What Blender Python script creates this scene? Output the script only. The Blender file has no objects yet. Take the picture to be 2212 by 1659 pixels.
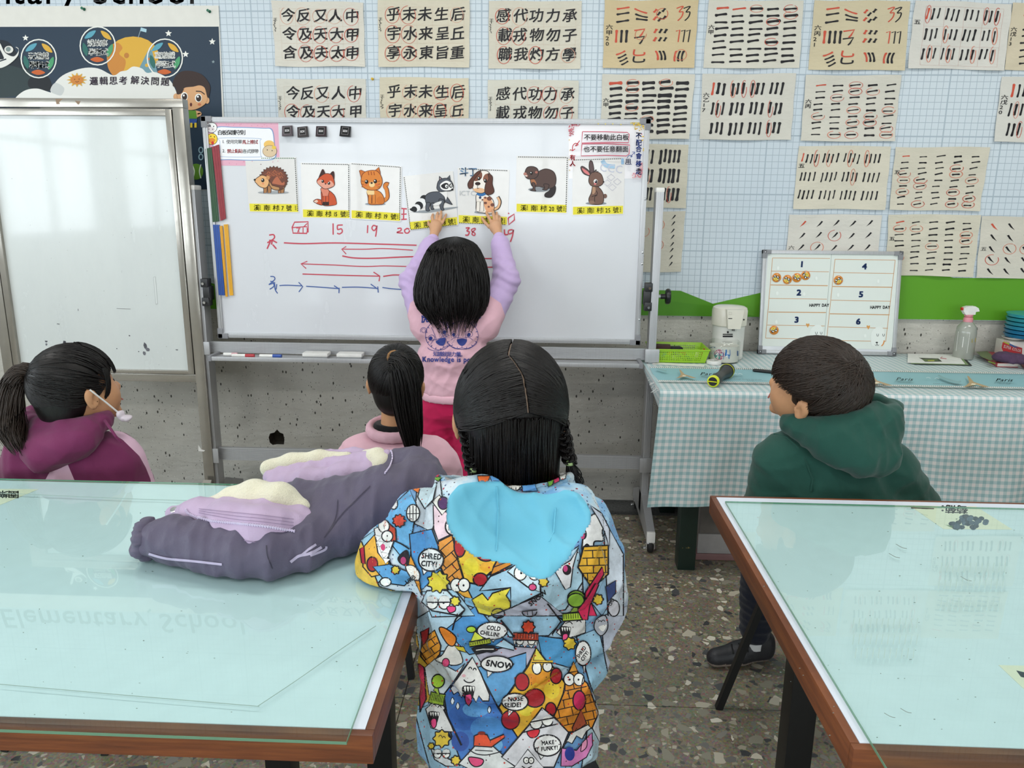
import bpy, bmesh, math, random
import numpy as np
from mathutils import Vector, Matrix
from mathutils.geometry import tessellate_polygon
from mathutils.bvhtree import BVHTree

SC = bpy.context.scene
COL = SC.collection
R = math.radians
rnd = random.Random(7)

# ---------------------------------------------------------------- camera
FPX, CAMH = 1660.0, 1.417
_y, _p, _r = R(2.2), R(13.3), 0.0095
CF = Vector((-math.sin(_y) * math.cos(_p), math.cos(_y) * math.cos(_p), -math.sin(_p)))
_R0 = Vector((math.cos(_y), math.sin(_y), 0)); _U0 = _R0.cross(CF)
CR = _R0 * math.cos(_r) + _U0 * math.sin(_r)
CU = _U0 * math.cos(_r) - _R0 * math.sin(_r)
CC = Vector((0, 0, CAMH))
cd = bpy.data.cameras.new('camera'); cam = bpy.data.objects.new('camera', cd); COL.objects.link(cam)
M = Matrix((CR, CU, -CF)).transposed().to_4x4(); M.translation = CC
cam.matrix_world = M
cd.sensor_width = 36; cd.lens = 36 * FPX / 2212; cd.clip_start = 0.02; cd.clip_end = 60
SC.camera = cam

def ray(x, y): return CF + CR * ((x - 1106) / FPX) - CU * ((y - 829.5) / FPX)
def onY(x, y, Y): d = ray(x, y); return CC + d * (Y / d.y)
def onZ(x, y, Z): d = ray(x, y); return CC + d * ((Z - CAMH) / d.z)
def onD(x, y, D): return CC + ray(x, y) * D

# ---------------------------------------------------------------- light
w = bpy.data.worlds.new('daylight'); SC.world = w; w.use_nodes = True
w.node_tree.nodes['Background'].inputs[0].default_value = (0.80, 0.90, 1.0, 1)
w.node_tree.nodes['Background'].inputs[1].default_value = 2.2
def area(name, loc, rot, sx, sy, power, color=(1, 1, 1)):
    l = bpy.data.lights.new(name, 'AREA'); l.shape = 'RECTANGLE'; l.size = sx; l.size_y = sy
    l.energy = power; l.color = color
    o = bpy.data.objects.new(name, l); COL.objects.link(o); o.location = loc; o.rotation_euler = rot
    return o
LIT = (1.0, 0.985, 0.95)
CEIL = 3.05
for i, (lx, ly) in enumerate([(-2.3, 2.0), (0.0, 2.0), (2.3, 2.0), (-2.3, -0.9), (0.0, -0.9), (2.3, -0.9)]):
    area('ceiling_lamp_light', (lx, ly, CEIL - 0.075), (0, 0, 0), 1.2, 0.28, 24, LIT)
for yy in (-2.9, -0.9, 1.1):
    area('window_daylight', (-4.72, yy, 1.75), (0, R(-90), 0), 1.3, 1.5, 60, (0.86, 0.94, 1.0))
for xx in (-2.6, 0.0, 2.6):
    area('window_daylight', (xx, -4.62, 1.75), (R(90), 0, 0), 1.7, 1.3, 80, (0.90, 0.96, 1.0))
vs = SC.view_settings
vs.view_transform = 'Standard'; vs.look = 'None'; vs.exposure = -0.62; vs.gamma = 1.0; vs.use_curve_mapping = False

# ---------------------------------------------------------------- materials
def lin(c):
    if isinstance(c, str): c = tuple(int(c[i:i + 2], 16) for i in (0, 2, 4))
    return tuple((v / 255 / 12.92) if v / 255 <= 0.04045 else ((v / 255 + 0.055) / 1.055) ** 2.4 for v in c[:3])
MATS = {}
class NT:
    def __init__(s, name):
        s.m = bpy.data.materials.new(name); s.m.use_nodes = True
        s.t = s.m.node_tree; s.n = s.t.nodes; s.b = s.n['Principled BSDF']; s.l = s.t.links
    def new(s, typ, ins=None, **kw):
        n = s.n.new(typ)
        for k, v in kw.items(): setattr(n, k, v)
        for k, v in (ins or {}).items():
            if isinstance(v, bpy.types.NodeSocket): s.l.new(v, n.inputs[k])
            else: n.inputs[k].default_value = v
        return n
    def math(s, op, a, b=None, c=None):
        ins = {0: a}
        if b is not None: ins[1] = b
        if c is not None: ins[2] = c
        return s.new('ShaderNodeMath', ins, operation=op).outputs[0]
    def mix(s, f, a, b, typ='MIX'):
        n = s.new('ShaderNodeMix', None, data_type='RGBA', blend_type=typ)
        for i, v in ((0, f), (6, a), (7, b)):
            if isinstance(v, bpy.types.NodeSocket): s.l.new(v, n.inputs[i])
            else: n.inputs[i].default_value = (*v, 1) if isinstance(v, tuple) and len(v) == 3 else v
        return n.outputs[2]
    def ramp(s, f, stops, interp='LINEAR'):
        n = s.new('ShaderNodeValToRGB', {0: f}); n.color_ramp.interpolation = interp
        e = n.color_ramp.elements
        while len(e) < len(stops): e.new(0.5)
        for i, (p, c) in enumerate(stops):
            e[i].position = p; e[i].color = (*c, 1) if not isinstance(c, (int, float)) else (c, c, c, 1)
        return n.outputs[0]
    def set(s, **kw):
        N = {'color': 'Base Color', 'rough': 'Roughness', 'metal': 'Metallic', 'spec': 'Specular IOR Level', 'sheen': 'Sheen Weight',
             'coat': 'Coat Weight', 'coatr': 'Coat Roughness', 'emit': 'Emission Color', 'estr': 'Emission Strength', 'alpha': 'Alpha',
             'normal': 'Normal', 'sss': 'Subsurface Weight', 'trans': 'Transmission Weight'}
        for k, v in kw.items():
            i = s.b.inputs[N[k]]
            if isinstance(v, bpy.types.NodeSocket): s.l.new(v, i)
            else: i.default_value = (*v, 1) if isinstance(v, tuple) and len(v) == 3 else v
        return s
    def bump(s, h, dist=0.001, strength=1.0):
        s.set(normal=s.new('ShaderNodeBump', {'Height': h, 'Distance': dist, 'Strength': strength}).outputs[0]); return s
    def obj(s, scale=(1, 1, 1), rot=(0, 0, 0)):
        g = s.new('ShaderNodeNewGeometry').outputs['Position']
        return s.new('ShaderNodeMapping', {0: g, 'Scale': scale, 'Rotation': rot}).outputs[0]
    def noise(s, v, scale, detail=3, rough=.5, col=False):
        return s.new('ShaderNodeTexNoise', {'Vector': v, 'Scale': scale, 'Detail': detail, 'Roughness': rough}).outputs[1 if col else 0]
def mat(name, c, rough=.5, metal=0., var=0.06, nscale=30, bump=0., bscale=200, **kw):
    if name in MATS: return MATS[name]
    t = NT(name); v = t.obj(); c = lin(c)
    n = t.noise(v, nscale, 3)
    f = t.new('ShaderNodeMapRange', {0: n, 1: .3, 2: .7, 3: 1 - var, 4: 1 + var}).outputs[0]
    t.set(color=t.mix(1.0, c, t.new('ShaderNodeCombineColor', {0: f, 1: f, 2: f}).outputs[0], 'MULTIPLY'), rough=rough, metal=metal, **kw)
    if bump: t.bump(t.noise(v, bscale, 2), bump)
    MATS[name] = t.m; return t.m

# ---------------------------------------------------------------- object helpers
def link(o, parent=None):
    COL.objects.link(o)
    if parent is not None:
        o.parent = parent; o.matrix_parent_inverse = Matrix.Translation(-Vector(parent['_o'])) if '_o' in parent else Matrix()
    return o
ROOTS = []
def thing(name, label, cat, loc, group=None):
    o = bpy.data.objects.new(name, None); COL.objects.link(o); o.empty_display_size = .05
    o.location = loc; o['_o'] = tuple(loc); o['label'] = label; o['category'] = cat
    if group: o['group'] = group
    ROOTS.append(o); return o
def tag(o, label=None, cat=None, group=None, kind=None):
    if label: o['label'] = label
    if cat: o['category'] = cat
    if group: o['group'] = group
    if kind: o['kind'] = kind
    return o
def mkmesh(name, v, f, mats, parent=None, smooth=False, mi=None, colors=None, uv=None):
    me = bpy.data.meshes.new(name)
    me.from_pydata([tuple(p) for p in v] if not isinstance(v, np.ndarray) else v.tolist(), [], f if isinstance(f, list) else f.tolist())
    for m in (mats if isinstance(mats, (list, tuple)) else [mats]): me.materials.append(m)
    if mi is not None: me.polygons.foreach_set('material_index', mi)
    if smooth: me.polygons.foreach_set('use_smooth', [True] * len(me.polygons))
    if colors is not None:
        a = me.color_attributes.new('Col', 'FLOAT_COLOR', 'POINT'); a.data.foreach_set('color', np.asarray(colors, np.float32).ravel())
    if uv is not None:
        l = me.uv_layers.new(name='UVMap'); idx = np.empty(len(me.loops), np.int32); me.loops.foreach_get('vertex_index', idx)
        l.data.foreach_set('uv', np.asarray(uv, np.float32)[idx].ravel())
    me.update()
    return link(bpy.data.objects.new(name, me), parent)

class MB:
    """collects simple solids and links them as one mesh object"""
    def __init__(s): s.v = []; s.f = []; s.m = []; s.sm = []
    def add(s, v, f, mi=0, sm=False):
        o = len(s.v); s.v += [tuple(p) for p in v]; s.f += [tuple(i + o for i in q) for q in f]
        s.m += [mi] * len(f); s.sm += [sm] * len(f); return s
    def box(s, a, b, mi=0, rot=None, bev=0.0, mat4=None):
        a = Vector(a); b = Vector(b); c = (a + b) / 2; h = (b - a) / 2; h = Vector([abs(t) for t in h])
        if bev > 0:
            bev = min(bev, min(h) * .9)
            v = []; 
            bm = bmesh.new(); bmesh.ops.create_cube(bm, size=1)
            for q in bm.verts: q.co = Vector((q.co.x * 2 * h.x, q.co.y * 2 * h.y, q.co.z * 2 * h.z))
            bmesh.ops.bevel(bm, geom=bm.edges[:], offset=bev, segments=2, profile=.7, affect='EDGES')
            bm.verts.index_update()
            v = [q.co.copy() for q in bm.verts]; f = [tuple(x.index for x in q.verts) for q in bm.faces]; bm.free()
        else:
            v = [Vector((sx * h.x, sy * h.y, sz * h.z)) for sx in (-1, 1) for sy in (-1, 1) for sz in (-1, 1)]
            f = [(0, 1, 3, 2), (4, 6, 7, 5), (0, 4, 5, 1), (2, 3, 7, 6), (0, 2, 6, 4), (1, 5, 7, 3)]
        if rot is not None: v = [rot @ p for p in v]
        v = [p + c for p in v]
        if mat4 is not None: v = [mat4 @ p for p in v]
        return s.add(v, f, mi, bev > 0)
    def tube(s, pts, r, n=10, mi=0, caps=True, sq=None):
        pts = [Vector(p) for p in pts]; rs = r if isinstance(r, (list, tuple)) else [r] * len(pts)
        v = []; up = None
        for i, p in enumerate(pts):
            d = (pts[min(i + 1, len(pts) - 1)] - pts[max(i - 1, 0)]).normalized()
            if up is None:
                up = Vector((0, 0, 1)) if abs(d.z) < .9 else Vector((0, 1, 0))
            x = d.cross(up).normalized(); up = x.cross(d).normalized()
            for k in range(n):
                a = 2 * math.pi * (k + .5) / n
                v.append(p + (x * math.cos(a) + up * math.sin(a) * (sq or 1)) * rs[i])
        f = [(i * n + k, i * n + (k + 1) % n, (i + 1) * n + (k + 1) % n, (i + 1) * n + k) for i in range(len(pts) - 1) for k in range(n)]
        if caps: f += [tuple(range(n))[::-1], tuple((len(pts) - 1) * n + k for k in range(n))]
        return s.add(v, f, mi, n > 5)
    def lathe(s, prof, loc, n=32, mi=0, axis=None, sx=1, sy=1):
        """prof: list of (radius, height)"""
        loc = Vector(loc); q = Vector((0, 0, 1)).rotation_difference(Vector(axis)) if axis is not None else None
        v = []
        for (r, h) in prof:
            for k in range(n):
                a = 2 * math.pi * k / n; p = Vector((r * math.cos(a) * sx, r * math.sin(a) * sy, h))
                if q is not None: p = q @ p
                v.append(p + loc)
        f = [(i * n + k, i * n + (k + 1) % n, (i + 1) * n + (k + 1) % n, (i + 1) * n + k) for i in range(len(prof) - 1) for k in range(n)]
        if prof[0][0] > 1e-6: f.append(tuple(range(n))[::-1])
        if prof[-1][0] > 1e-6: f.append(tuple((len(prof) - 1) * n + k for k in range(n)))
        return s.add(v, f, mi, True)
    def prism(s, pts, off, mi=0):
        """pts: closed 3-D outline, off: extrusion vector"""
        n = len(pts); pts = [Vector(p) for p in pts]; off = Vector(off)
        t = tessellate_polygon([pts])
        f = [tuple(q) for q in t] + [tuple(n + i for i in q[::-1]) for q in t] + [(i, (i + 1) % n, n + (i + 1) % n, n + i) for i in range(n)]
        return s.add(pts + [p + off for p in pts], f, mi)
    def build(s, name, mats, parent=None):
        o = mkmesh(name, s.v, s.f, mats, parent, mi=s.m)
        o.data.polygons.foreach_set('use_smooth', s.sm)
        if any(s.sm):
            try: o.data.set_sharp_from_angle(angle=R(42))
            except Exception: pass
        bm = bmesh.new(); bm.from_mesh(o.data); bmesh.ops.recalc_face_normals(bm, faces=bm.faces); bm.to_mesh(o.data); bm.free()
        return o
def one(name, label, cat, mb, mats, group=None, origin=None):
    """a thing that is a single mesh"""
    o = mb.build(name, mats); tag(o, label, cat, group); return o
def cat_rom(p, closed=False, k=5):
    p = [np.array(q, float) for q in p]; n = len(p)
    if n < 3: return p
    out = []
    rng = range(n) if closed else range(n - 1)
    for i in rng:
        if closed: a, b, c, d = p[(i - 1) % n], p[i], p[(i + 1) % n], p[(i + 2) % n]
        else: a, b, c, d = p[max(i - 1, 0)], p[i], p[i + 1], p[min(i + 2, n - 1)]
        for j in range(k):
            t = j / k
            out.append(.5 * ((2 * b) + (c - a) * t + (2 * a - 5 * b + 4 * c - d) * t * t + (3 * b - a - 3 * c + d) * t ** 3))
    if not closed: out.append(p[-1])
    return out

# ---------------------------------------------------------------- flat print (ink) drawn as vector shapes
_t = NT('printed_ink')
_a = _t.new('ShaderNodeVertexColor', None, layer_name='Col').outputs[0]
_t.set(color=_a, rough=.45, spec=.3); INK = _t.m
_t = NT('marker_ink'); _a = _t.new('ShaderNodeVertexColor', None, layer_name='Col').outputs[0]; _t.set(color=_a, rough=.3); MARK = _t.m
_GC = {}
def glyph(ch, bold):
    bold = 0; key = (ch, bold)
    if key not in _GC:
        c = bpy.data.curves.new('t', 'FONT'); c.body = ch; c.size = 1; c.resolution_u = 2
        o = bpy.data.objects.new('t', c); m = o.to_mesh()
        m.calc_loop_triangles()
        v = np.array([p.co[:2] for p in m.vertices]).reshape(-1, 2); f = [tuple(t.vertices) for t in m.loop_triangles]
        o.to_mesh_clear(); bpy.data.objects.remove(o); bpy.data.curves.remove(c)
        _GC[key] = (v, f)
    return _GC[key]
class Ink:
    def __init__(s, ox=0, oy=0, sc=1, dz=3e-5): s.ox, s.oy, s.sc, s.dz = ox, oy, sc, dz; s.V = []; s.F = []; s.Cc = []; s.L = []; s.n = 0; s.lay = 0; s.wk = 1
    def raw(s, v, f, c):
        c = lin(c); s.lay += 1
        s.V += [(s.ox + p[0] / s.sc, s.oy + p[1] / s.sc) for p in v]; s.F += [tuple(i + s.n for i in q) for q in f]
        s.Cc += [(*c, 1)] * len(v); s.L += [s.lay] * len(v); s.n += len(v); return s
    def poly(s, p, c, smooth=False, k=5):
        p = cat_rom(p, True, k) if smooth else p
        return s.raw(p, tessellate_polygon([[Vector((q[0], q[1], 0)) for q in p]]), c)
    def rect(s, x0, y0, x1, y1, c): return s.poly([(x0, y0), (x1, y0), (x1, y1), (x0, y1)], c)
    def stroke(s, p, w, c, closed=False, smooth=True, taper=0, k=5):
        p = cat_rom(p, closed, k) if smooth and len(p) > 2 else [np.array(q, float) for q in p]
        if closed: p = list(p) + [p[0]]
        n = len(p); v = []; 
        for i in range(n):
            d = (p[min(i + 1, n - 1)] - p[max(i - 1, 0)]) if not (closed and i in (0, n - 1)) else (p[1] - p[n - 2])
            L = math.hypot(*d) or 1; nx, ny = -d[1] / L, d[0] / L
            t = i / max(n - 1, 1); ww = w if not hasattr(w, '__len__') else w[0] + (w[1] - w[0]) * t
            h = ww * s.wk / 2 * (1 - taper * abs(2 * t - 1) ** 2)
            v += [(p[i][0] + nx * h, p[i][1] + ny * h), (p[i][0] - nx * h, p[i][1] - ny * h)]
        return s.raw(v, [(2 * i, 2 * i + 1, 2 * i + 3, 2 * i + 2) for i in range(n - 1)], c)
    def ell(s, x, y, rx, ry, c, rot=0, n=20):
        a = R(rot); pts = []
        for k in range(n):
            t = 2 * math.pi * k / n; px, py = rx * math.cos(t), ry * math.sin(t)
            pts.append((x + px * math.cos(a) - py * math.sin(a), y + px * math.sin(a) + py * math.cos(a)))
        return s.raw(pts, [tuple(range(n))], c)
    def ring(s, x, y, rx, ry, w, c, a0=0, a1=360, rot=0):
        n = max(8, int(abs(a1 - a0) / 15)); a = R(rot); pts = []
        for k in range(n + 1):
            t = R(a0 + (a1 - a0) * k / n); px, py = rx * math.cos(t), ry * math.sin(t)
            pts.append((x + px * math.cos(a) - py * math.sin(a), y + px * math.sin(a) + py * math.cos(a)))
        return s.stroke(pts, w, c, smooth=False)
    def shape(s, p, fill, line='1c1715', w=4, smooth=True): s.poly(p, fill, smooth); return s.stroke(p, w, line, True, smooth)
    def text(s, txt, x, y, size, c, rot=0, sx=1, bold=0, gap=None, vert=False, slant=0):
        """baseline starts at x, y; size = height of the em"""
        a = R(rot); V = []; F = []; cx = 0; cy = 0
        for ch in txt:
            if ch == ' ': 
                if vert: cy += size * .5
                else: cx += size * .33
                continue
            v, f = glyph(ch, 0)
            if len(v) == 0: continue
            wd = v[:, 0].max()
            for bx_, by_ in (((0, 0),) if not bold else ((-bold, -bold), (bold, -bold), (bold, bold), (-bold, bold))):
                o = len(V)
                for p in v:
                    X = cx + (p[0] + bx_ + slant * p[1]) * size * sx; Y = cy - (p[1] + by_) * size
                    V.append((x + X * math.cos(a) - Y * math.sin(a), y + X * math.sin(a) + Y * math.cos(a)))
                F += [tuple(i + o for i in q) for q in f]
            if vert: cy += gap or size * 1.02
            else: cx += gap or (size * sx * (wd + .07) if ord(ch) < 500 else size * sx * .92)
        if V: s.raw(V, F, c)
        return s
    def subdiv(s, L):
        V = [tuple(v) for v in s.V]; Cc = list(s.Cc); Ly = list(s.L); tr = []
        for f in s.F:
            for i in range(1, len(f) - 1): tr.append((f[0], f[i], f[i + 1]))
        mid = {}
        def m(a, b):
            k = (min(a, b), max(a, b))
            if k not in mid:
                mid[k] = len(V); V.append(((V[a][0] + V[b][0]) / 2, (V[a][1] + V[b][1]) / 2)); Cc.append(Cc[a]); Ly.append(Ly[a])
            return mid[k]
        for _ in range(7):
            out = []; ch = False
            for (a, b, c) in tr:
                l = [math.dist(V[a], V[b]) > L, math.dist(V[b], V[c]) > L, math.dist(V[c], V[a]) > L]
                k = sum(l)
                if k == 0: out.append((a, b, c)); continue
                ch = True
                if k == 3:
                    x, y, z = m(a, b), m(b, c), m(c, a); out += [(a, x, z), (x, b, y), (z, y, c), (x, y, z)]
                else:
                    while not l[0]: a, b, c = b, c, a; l = l[1:] + l[:1]
                    if k == 1: x = m(a, b); out += [(a, x, c), (x, b, c)]
                    else:
                        if not l[1]: a, b, c = c, a, b; l = l[2:] + l[:2]   # now edges ab and bc are long
                        if not (l[0] and l[1]): a, b, c = b, c, a
                        x, y = m(a, b), m(b, c); out += [(x, b, y), (a, x, y), (a, y, c)]
            tr = out
            if not ch: break
        s.V, s.Cc, s.L, s.F = V, Cc, Ly, tr; return s
    def build(s, name, parent, fn, mat_=None, label=None):
        """fn(px, py, h) -> point h metres proud of the surface, or None"""
        P = []; bad = set()
        for i, ((x, y), l) in enumerate(zip(s.V, s.L)):
            q = fn(x, y, 0.0002 + l * s.dz)
            if q is None: bad.add(i); q = Vector((0, 0, 0))
            P.append(tuple(q))
        F = [f for f in s.F if not bad.intersection(f)]
        o = mkmesh(name, P, F, mat_ or INK, parent, colors=s.Cc)
        bm = bmesh.new(); bm.from_mesh(o.data)
        loose = [v for v in bm.verts if not v.link_faces]; bmesh.ops.delete(bm, geom=loose, context='VERTS'); bm.to_mesh(o.data); bm.free()
        if label: o['label'] = label
        return o
def planeY(Y): return lambda x, y, h: onY(x, y, Y - h)
def planeZ(Z): return lambda x, y, h: onZ(x, y, Z + h)
def plane3(p0, n):
    p0 = Vector(p0); n = Vector(n).normalized()
    def f(x, y, h):
        d = ray(x, y); return CC + d * ((p0 + n * h - CC).dot(n) / d.dot(n))
    return f

# ---------------------------------------------------------------- organic solids: smooth union of simple fields, meshed with surface nets
def ell_(c, r, rot=None): return ('e', np.array(c, float), np.array(r, float), rot)
def cap_(a, b, ra, rb, s=(1, 1, 1)): return ('c', np.array(a, float), np.array(b, float), ra, rb, np.array(s, float))
class Blob:
    def __init__(s, vox=.006): s.p = []; s.vox = vox
    def e(s, c, r, k=.02, m=0, rot=None, op='+'): s.p.append((ell_(c, r, rot), k, m, op)); return s
    def c(s, a, b, ra, rb=None, k=.02, m=0, sc=(1, 1, 1), op='+'): s.p.append((cap_(a, b, ra, ra if rb is None else rb, sc), k, m, op)); return s
    def chain(s, pts, rs, k=.02, m=0, sc=(1, 1, 1)):
        for i in range(len(pts) - 1): s.c(pts[i], pts[i + 1], rs[i], rs[i + 1], k, m, sc)
        return s
    def bbox(s, q):
        if q[0] == 'e': r = q[2].max(); return q[1] - r, q[1] + r
        r = max(q[3], q[4]) ; return np.minimum(q[1], q[2]) - r, np.maximum(q[1], q[2]) + r
    def field(s, q, P):
        if q[0] == 'e':
            d = P - q[1]
            if q[3] is not None: d = d @ np.array(q[3])
            k0 = np.sqrt(((d / q[2]) ** 2).sum(-1)); k1 = np.sqrt(((d / q[2] ** 2) ** 2).sum(-1)) + 1e-9
            return k0 * (k0 - 1) / k1
        a, b, ra, rb, sc = q[1:]; d = (P - a) * sc; ba = (b - a) * sc
        t = np.clip((d @ ba) / (ba @ ba + 1e-12), 0, 1)
        return (np.sqrt(((d - t[..., None] * ba) ** 2).sum(-1)) - (ra + (rb - ra) * t)) / sc.max()
    def mesh(s, disp=None, smooth=1, clip=None):
        v = s.vox; lo = np.min([s.bbox(q[0])[0] for q in s.p if q[3] == '+'], 0) - .03; hi = np.max([s.bbox(q[0])[1] for q in s.p if q[3] == '+'], 0) + .03
        n = np.ceil((hi - lo) / v).astype(int) + 1
        D = np.full(n, .2, np.float32); ID = np.zeros(n, np.int8)
        ax = [lo[i] + v * np.arange(n[i]) for i in range(3)]
        for q, k, m, op in s.p:
            a, b = s.bbox(q); mg = k + 4 * v
            i0 = np.maximum(np.floor((a - mg - lo) / v).astype(int), 0); i1 = np.minimum(np.ceil((b + mg - lo) / v).astype(int) + 1, n)
            if (i1 <= i0).any(): continue
            G = np.stack(np.meshgrid(*[ax[i][i0[i]:i1[i]] for i in range(3)], indexing='ij'), -1)
            d = s.field(q, G).astype(np.float32); sl = tuple(slice(i0[i], i1[i]) for i in range(3)); A = D[sl]
            if op == '+':
                h = np.maximum(k - np.abs(A - d), 0) / max(k, 1e-6)
                ID[sl] = np.where(d < A, m, ID[sl]); D[sl] = np.minimum(A, d) - h * h * k / 4
            else:
                h = np.maximum(k - np.abs(A + d), 0) / max(k, 1e-6)
                ID[sl] = np.where(-d > A - .002, m, ID[sl]); D[sl] = np.maximum(A, -d) + h * h * k / 4
        if clip is not None or disp is not None:
            G = np.stack(np.meshgrid(*ax, indexing='ij'), -1)
            if disp is not None:
                near = np.abs(D) < .04; D[near] += disp(G[near]).astype(np.float32)
            if clip is not None: D = np.maximum(D, clip(G).astype(np.float32))
        D[0], D[-1], D[:, 0], D[:, -1], D[:, :, 0], D[:, :, -1] = [np.float32(.05)] * 6
        S = D < 0
        c = S[:-1, :-1, :-1].astype(np.int8)
        for dx in (0, 1):
            for dy in (0, 1):
                for dz in (0, 1):
                    if dx + dy + dz: c = c + S[dx:n[0] - 1 + dx, dy:n[1] - 1 + dy, dz:n[2] - 1 + dz]
        act = (c > 0) & (c < 8); idx = np.argwhere(act); vid = np.full(act.shape, -1, np.int64); vid[act] = np.arange(len(idx))
        acc = np.zeros((len(idx), 3)); cnt = np.zeros(len(idx)); I = idx
        for a in range(3):
            o1, o2 = [b for b in range(3) if b != a]
            for u in (0, 1):
                for w_ in (0, 1):
                    p0 = I.copy(); p0[:, o1] += u; p0[:, o2] += w_; p1 = p0.copy(); p1[:, a] += 1
                    d0 = D[tuple(p0.T)]; d1 = D[tuple(p1.T)]; x = (d0 < 0) != (d1 < 0)
                    t = np.where(x, d0 / (d0 - d1 + 1e-12), 0); q = p0.astype(float); q[:, a] += t
                    acc[x] += q[x]; cnt[x] += 1
        V = acc / cnt[:, None]; Vm = ID[tuple(np.minimum(np.round(V).astype(int), n - 1).T)]
        V = lo + V * v
        F = []
        for a in range(3):
            b, c2 = (a + 1) % 3, (a + 2) % 3
            sl0 = [slice(None)] * 3; sl0[a] = slice(0, -1); sl1 = [slice(None)] * 3; sl1[a] = slice(1, None)
            e = np.argwhere(S[tuple(sl0)] != S[tuple(sl1)])
            e = e[(e[:, b] > 0) & (e[:, c2] > 0) & (e[:, b] < n[b] - 1) & (e[:, c2] < n[c2] - 1)]
            q = []
            for (db, dc) in ((-1, -1), (0, -1), (0, 0), (-1, 0)):
                t = e.copy(); t[:, b] += db; t[:, c2] += dc; q.append(vid[tuple(t.T)])
            q = np.stack(q, 1); flip = ~S[tuple(e.T)]; q[flip] = q[flip][:, ::-1]; F.append(q)
        F = np.concatenate(F); F = F[(F >= 0).all(1)]
        for _ in range(smooth):
            s2 = np.zeros_like(V); k2 = np.zeros(len(V))
            for i in range(4):
                np.add.at(s2, F[:, i], V[F[:, (i + 1) % 4]]); np.add.at(s2, F[:, i], V[F[:, (i - 1) % 4]]); np.add.at(k2, F[:, i], 2)
            V = V * .5 + .5 * s2 / np.maximum(k2, 1)[:, None]
        return V, F, Vm
    def build(s, name, mats, parent=None, disp=None, smooth=1, clip=None, matf=None):
        V, F, Vm = s.mesh(disp, smooth, clip)
        mi = Vm[F[:, 0]].astype(np.int32) if matf is None else matf(V[F].mean(1), Vm[F[:, 0]]).astype(np.int32)
        o = mkmesh(name, V, F, mats, parent, smooth=True, mi=mi); return o
def setmask(o, f):
    """stores a signed value per vertex; the material switches cloth where it passes zero"""
    v = np.empty(len(o.data.vertices) * 3, np.float32); o.data.vertices.foreach_get('co', v); v = v.reshape(-1, 3).astype(float)
    a = o.data.attributes.new('Panel', 'FLOAT', 'POINT'); a.data.foreach_set('value', np.asarray(f(v), np.float32)); return o
def topx(c):
    d = c - np.array(tuple(CC)); z = d @ np.array(tuple(CF)); return 1106 + FPX * (d @ np.array(tuple(CR))) / z, 829.5 - FPX * (d @ np.array(tuple(CU))) / z
def polysd(px, py, P):
    """signed distance (positive inside) to a closed outline"""
    P = np.array(P, float); best = np.full(len(px), 1e9); ins = np.zeros(len(px), bool)
    for i in range(len(P)):
        a, b = P[i - 1], P[i]; ba = b - a; t = np.clip(((px - a[0]) * ba[0] + (py - a[1]) * ba[1]) / (ba @ ba), 0, 1)
        best = np.minimum(best, np.hypot(px - a[0] - t * ba[0], py - a[1] - t * ba[1]))
        c = ((a[1] > py) != (b[1] > py)) & (px < (b[0] - a[0]) * (py - a[1]) / (b[1] - a[1] + 1e-12) + a[0]); ins ^= c
    return np.where(ins, best, -best)
def folds(amp, k=(40, 40, 40), seed=0, n=5, ridge=True):
    """a small irregular cloth relief"""
    g = np.random.RandomState(seed); K = g.normal(size=(n, 3)) * np.array(k); ph = g.uniform(0, 6.28, n); W = g.normal(size=(n, 3)) * np.array(k) * .45; pw = g.uniform(0, 6.28, n)
    def f(P):
        o = 0
        for i in range(n):
            t = P @ K[i] + ph[i] + 1.1 * np.sin(P @ W[i] + pw[i])
            o = o + ((1 - np.abs(np.sin(t))) ** 2 if ridge else np.sin(t))
        return -amp * o / n * (1.6 if ridge else 1)
    return f
def surf_map(objs, back=False):
    """place print on the near surface of some meshes"""
    T = []
    for o in objs:
        v = [p.co.copy() for p in o.data.vertices]; T.append(BVHTree.FromPolygons(v, [tuple(p.vertices) for p in o.data.polygons]))
    def f(x, y, h):
        d = ray(x, y).normalized(); best = None
        for t in T:
            loc, nrm, _, dist = t.ray_cast(CC, d)
            if loc is not None and (best is None or dist < best[2]): best = (loc, nrm, dist)
        if best is None: return None
        nrm = best[1] if best[1].dot(d) < 0 else -best[1]
        return best[0] + (nrm * .6 - d * .4) * (h + .0012)
    return f
def tubes(name, C, rad, mat_, parent=None, sides=4):
    """C: (N, M, 3) curves; rad: (N, M)"""
    C = np.asarray(C, float); N, Mn, _ = C.shape; rad = np.broadcast_to(rad, (N, Mn))
    d = np.gradient(C, axis=1); d /= np.linalg.norm(d, axis=2, keepdims=True) + 1e-9
    up = np.where(np.abs(d[..., 2:3]) < .85, np.array([0, 0, 1.]), np.array([0, 1., 0])); x = np.cross(d, up); x /= np.linalg.norm(x, axis=2, keepdims=True) + 1e-9
    y = np.cross(x, d); V = []
    for k in range(sides):
        a = 2 * math.pi * k / sides; V.append(C + (x * math.cos(a) + y * math.sin(a)) * rad[..., None])
    V = np.stack(V, 2).reshape(-1, 3)
    i = np.arange(N)[:, None, None] * Mn * sides + np.arange(Mn - 1)[None, :, None] * sides; k = np.arange(sides)[None, None, :]; k2 = (k + 1) % sides
    F = np.stack([i + k, i + k2, i + sides + k2, i + sides + k], -1).reshape(-1, 4)
    return mkmesh(name, V, F, mat_, parent, smooth=True)
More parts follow.
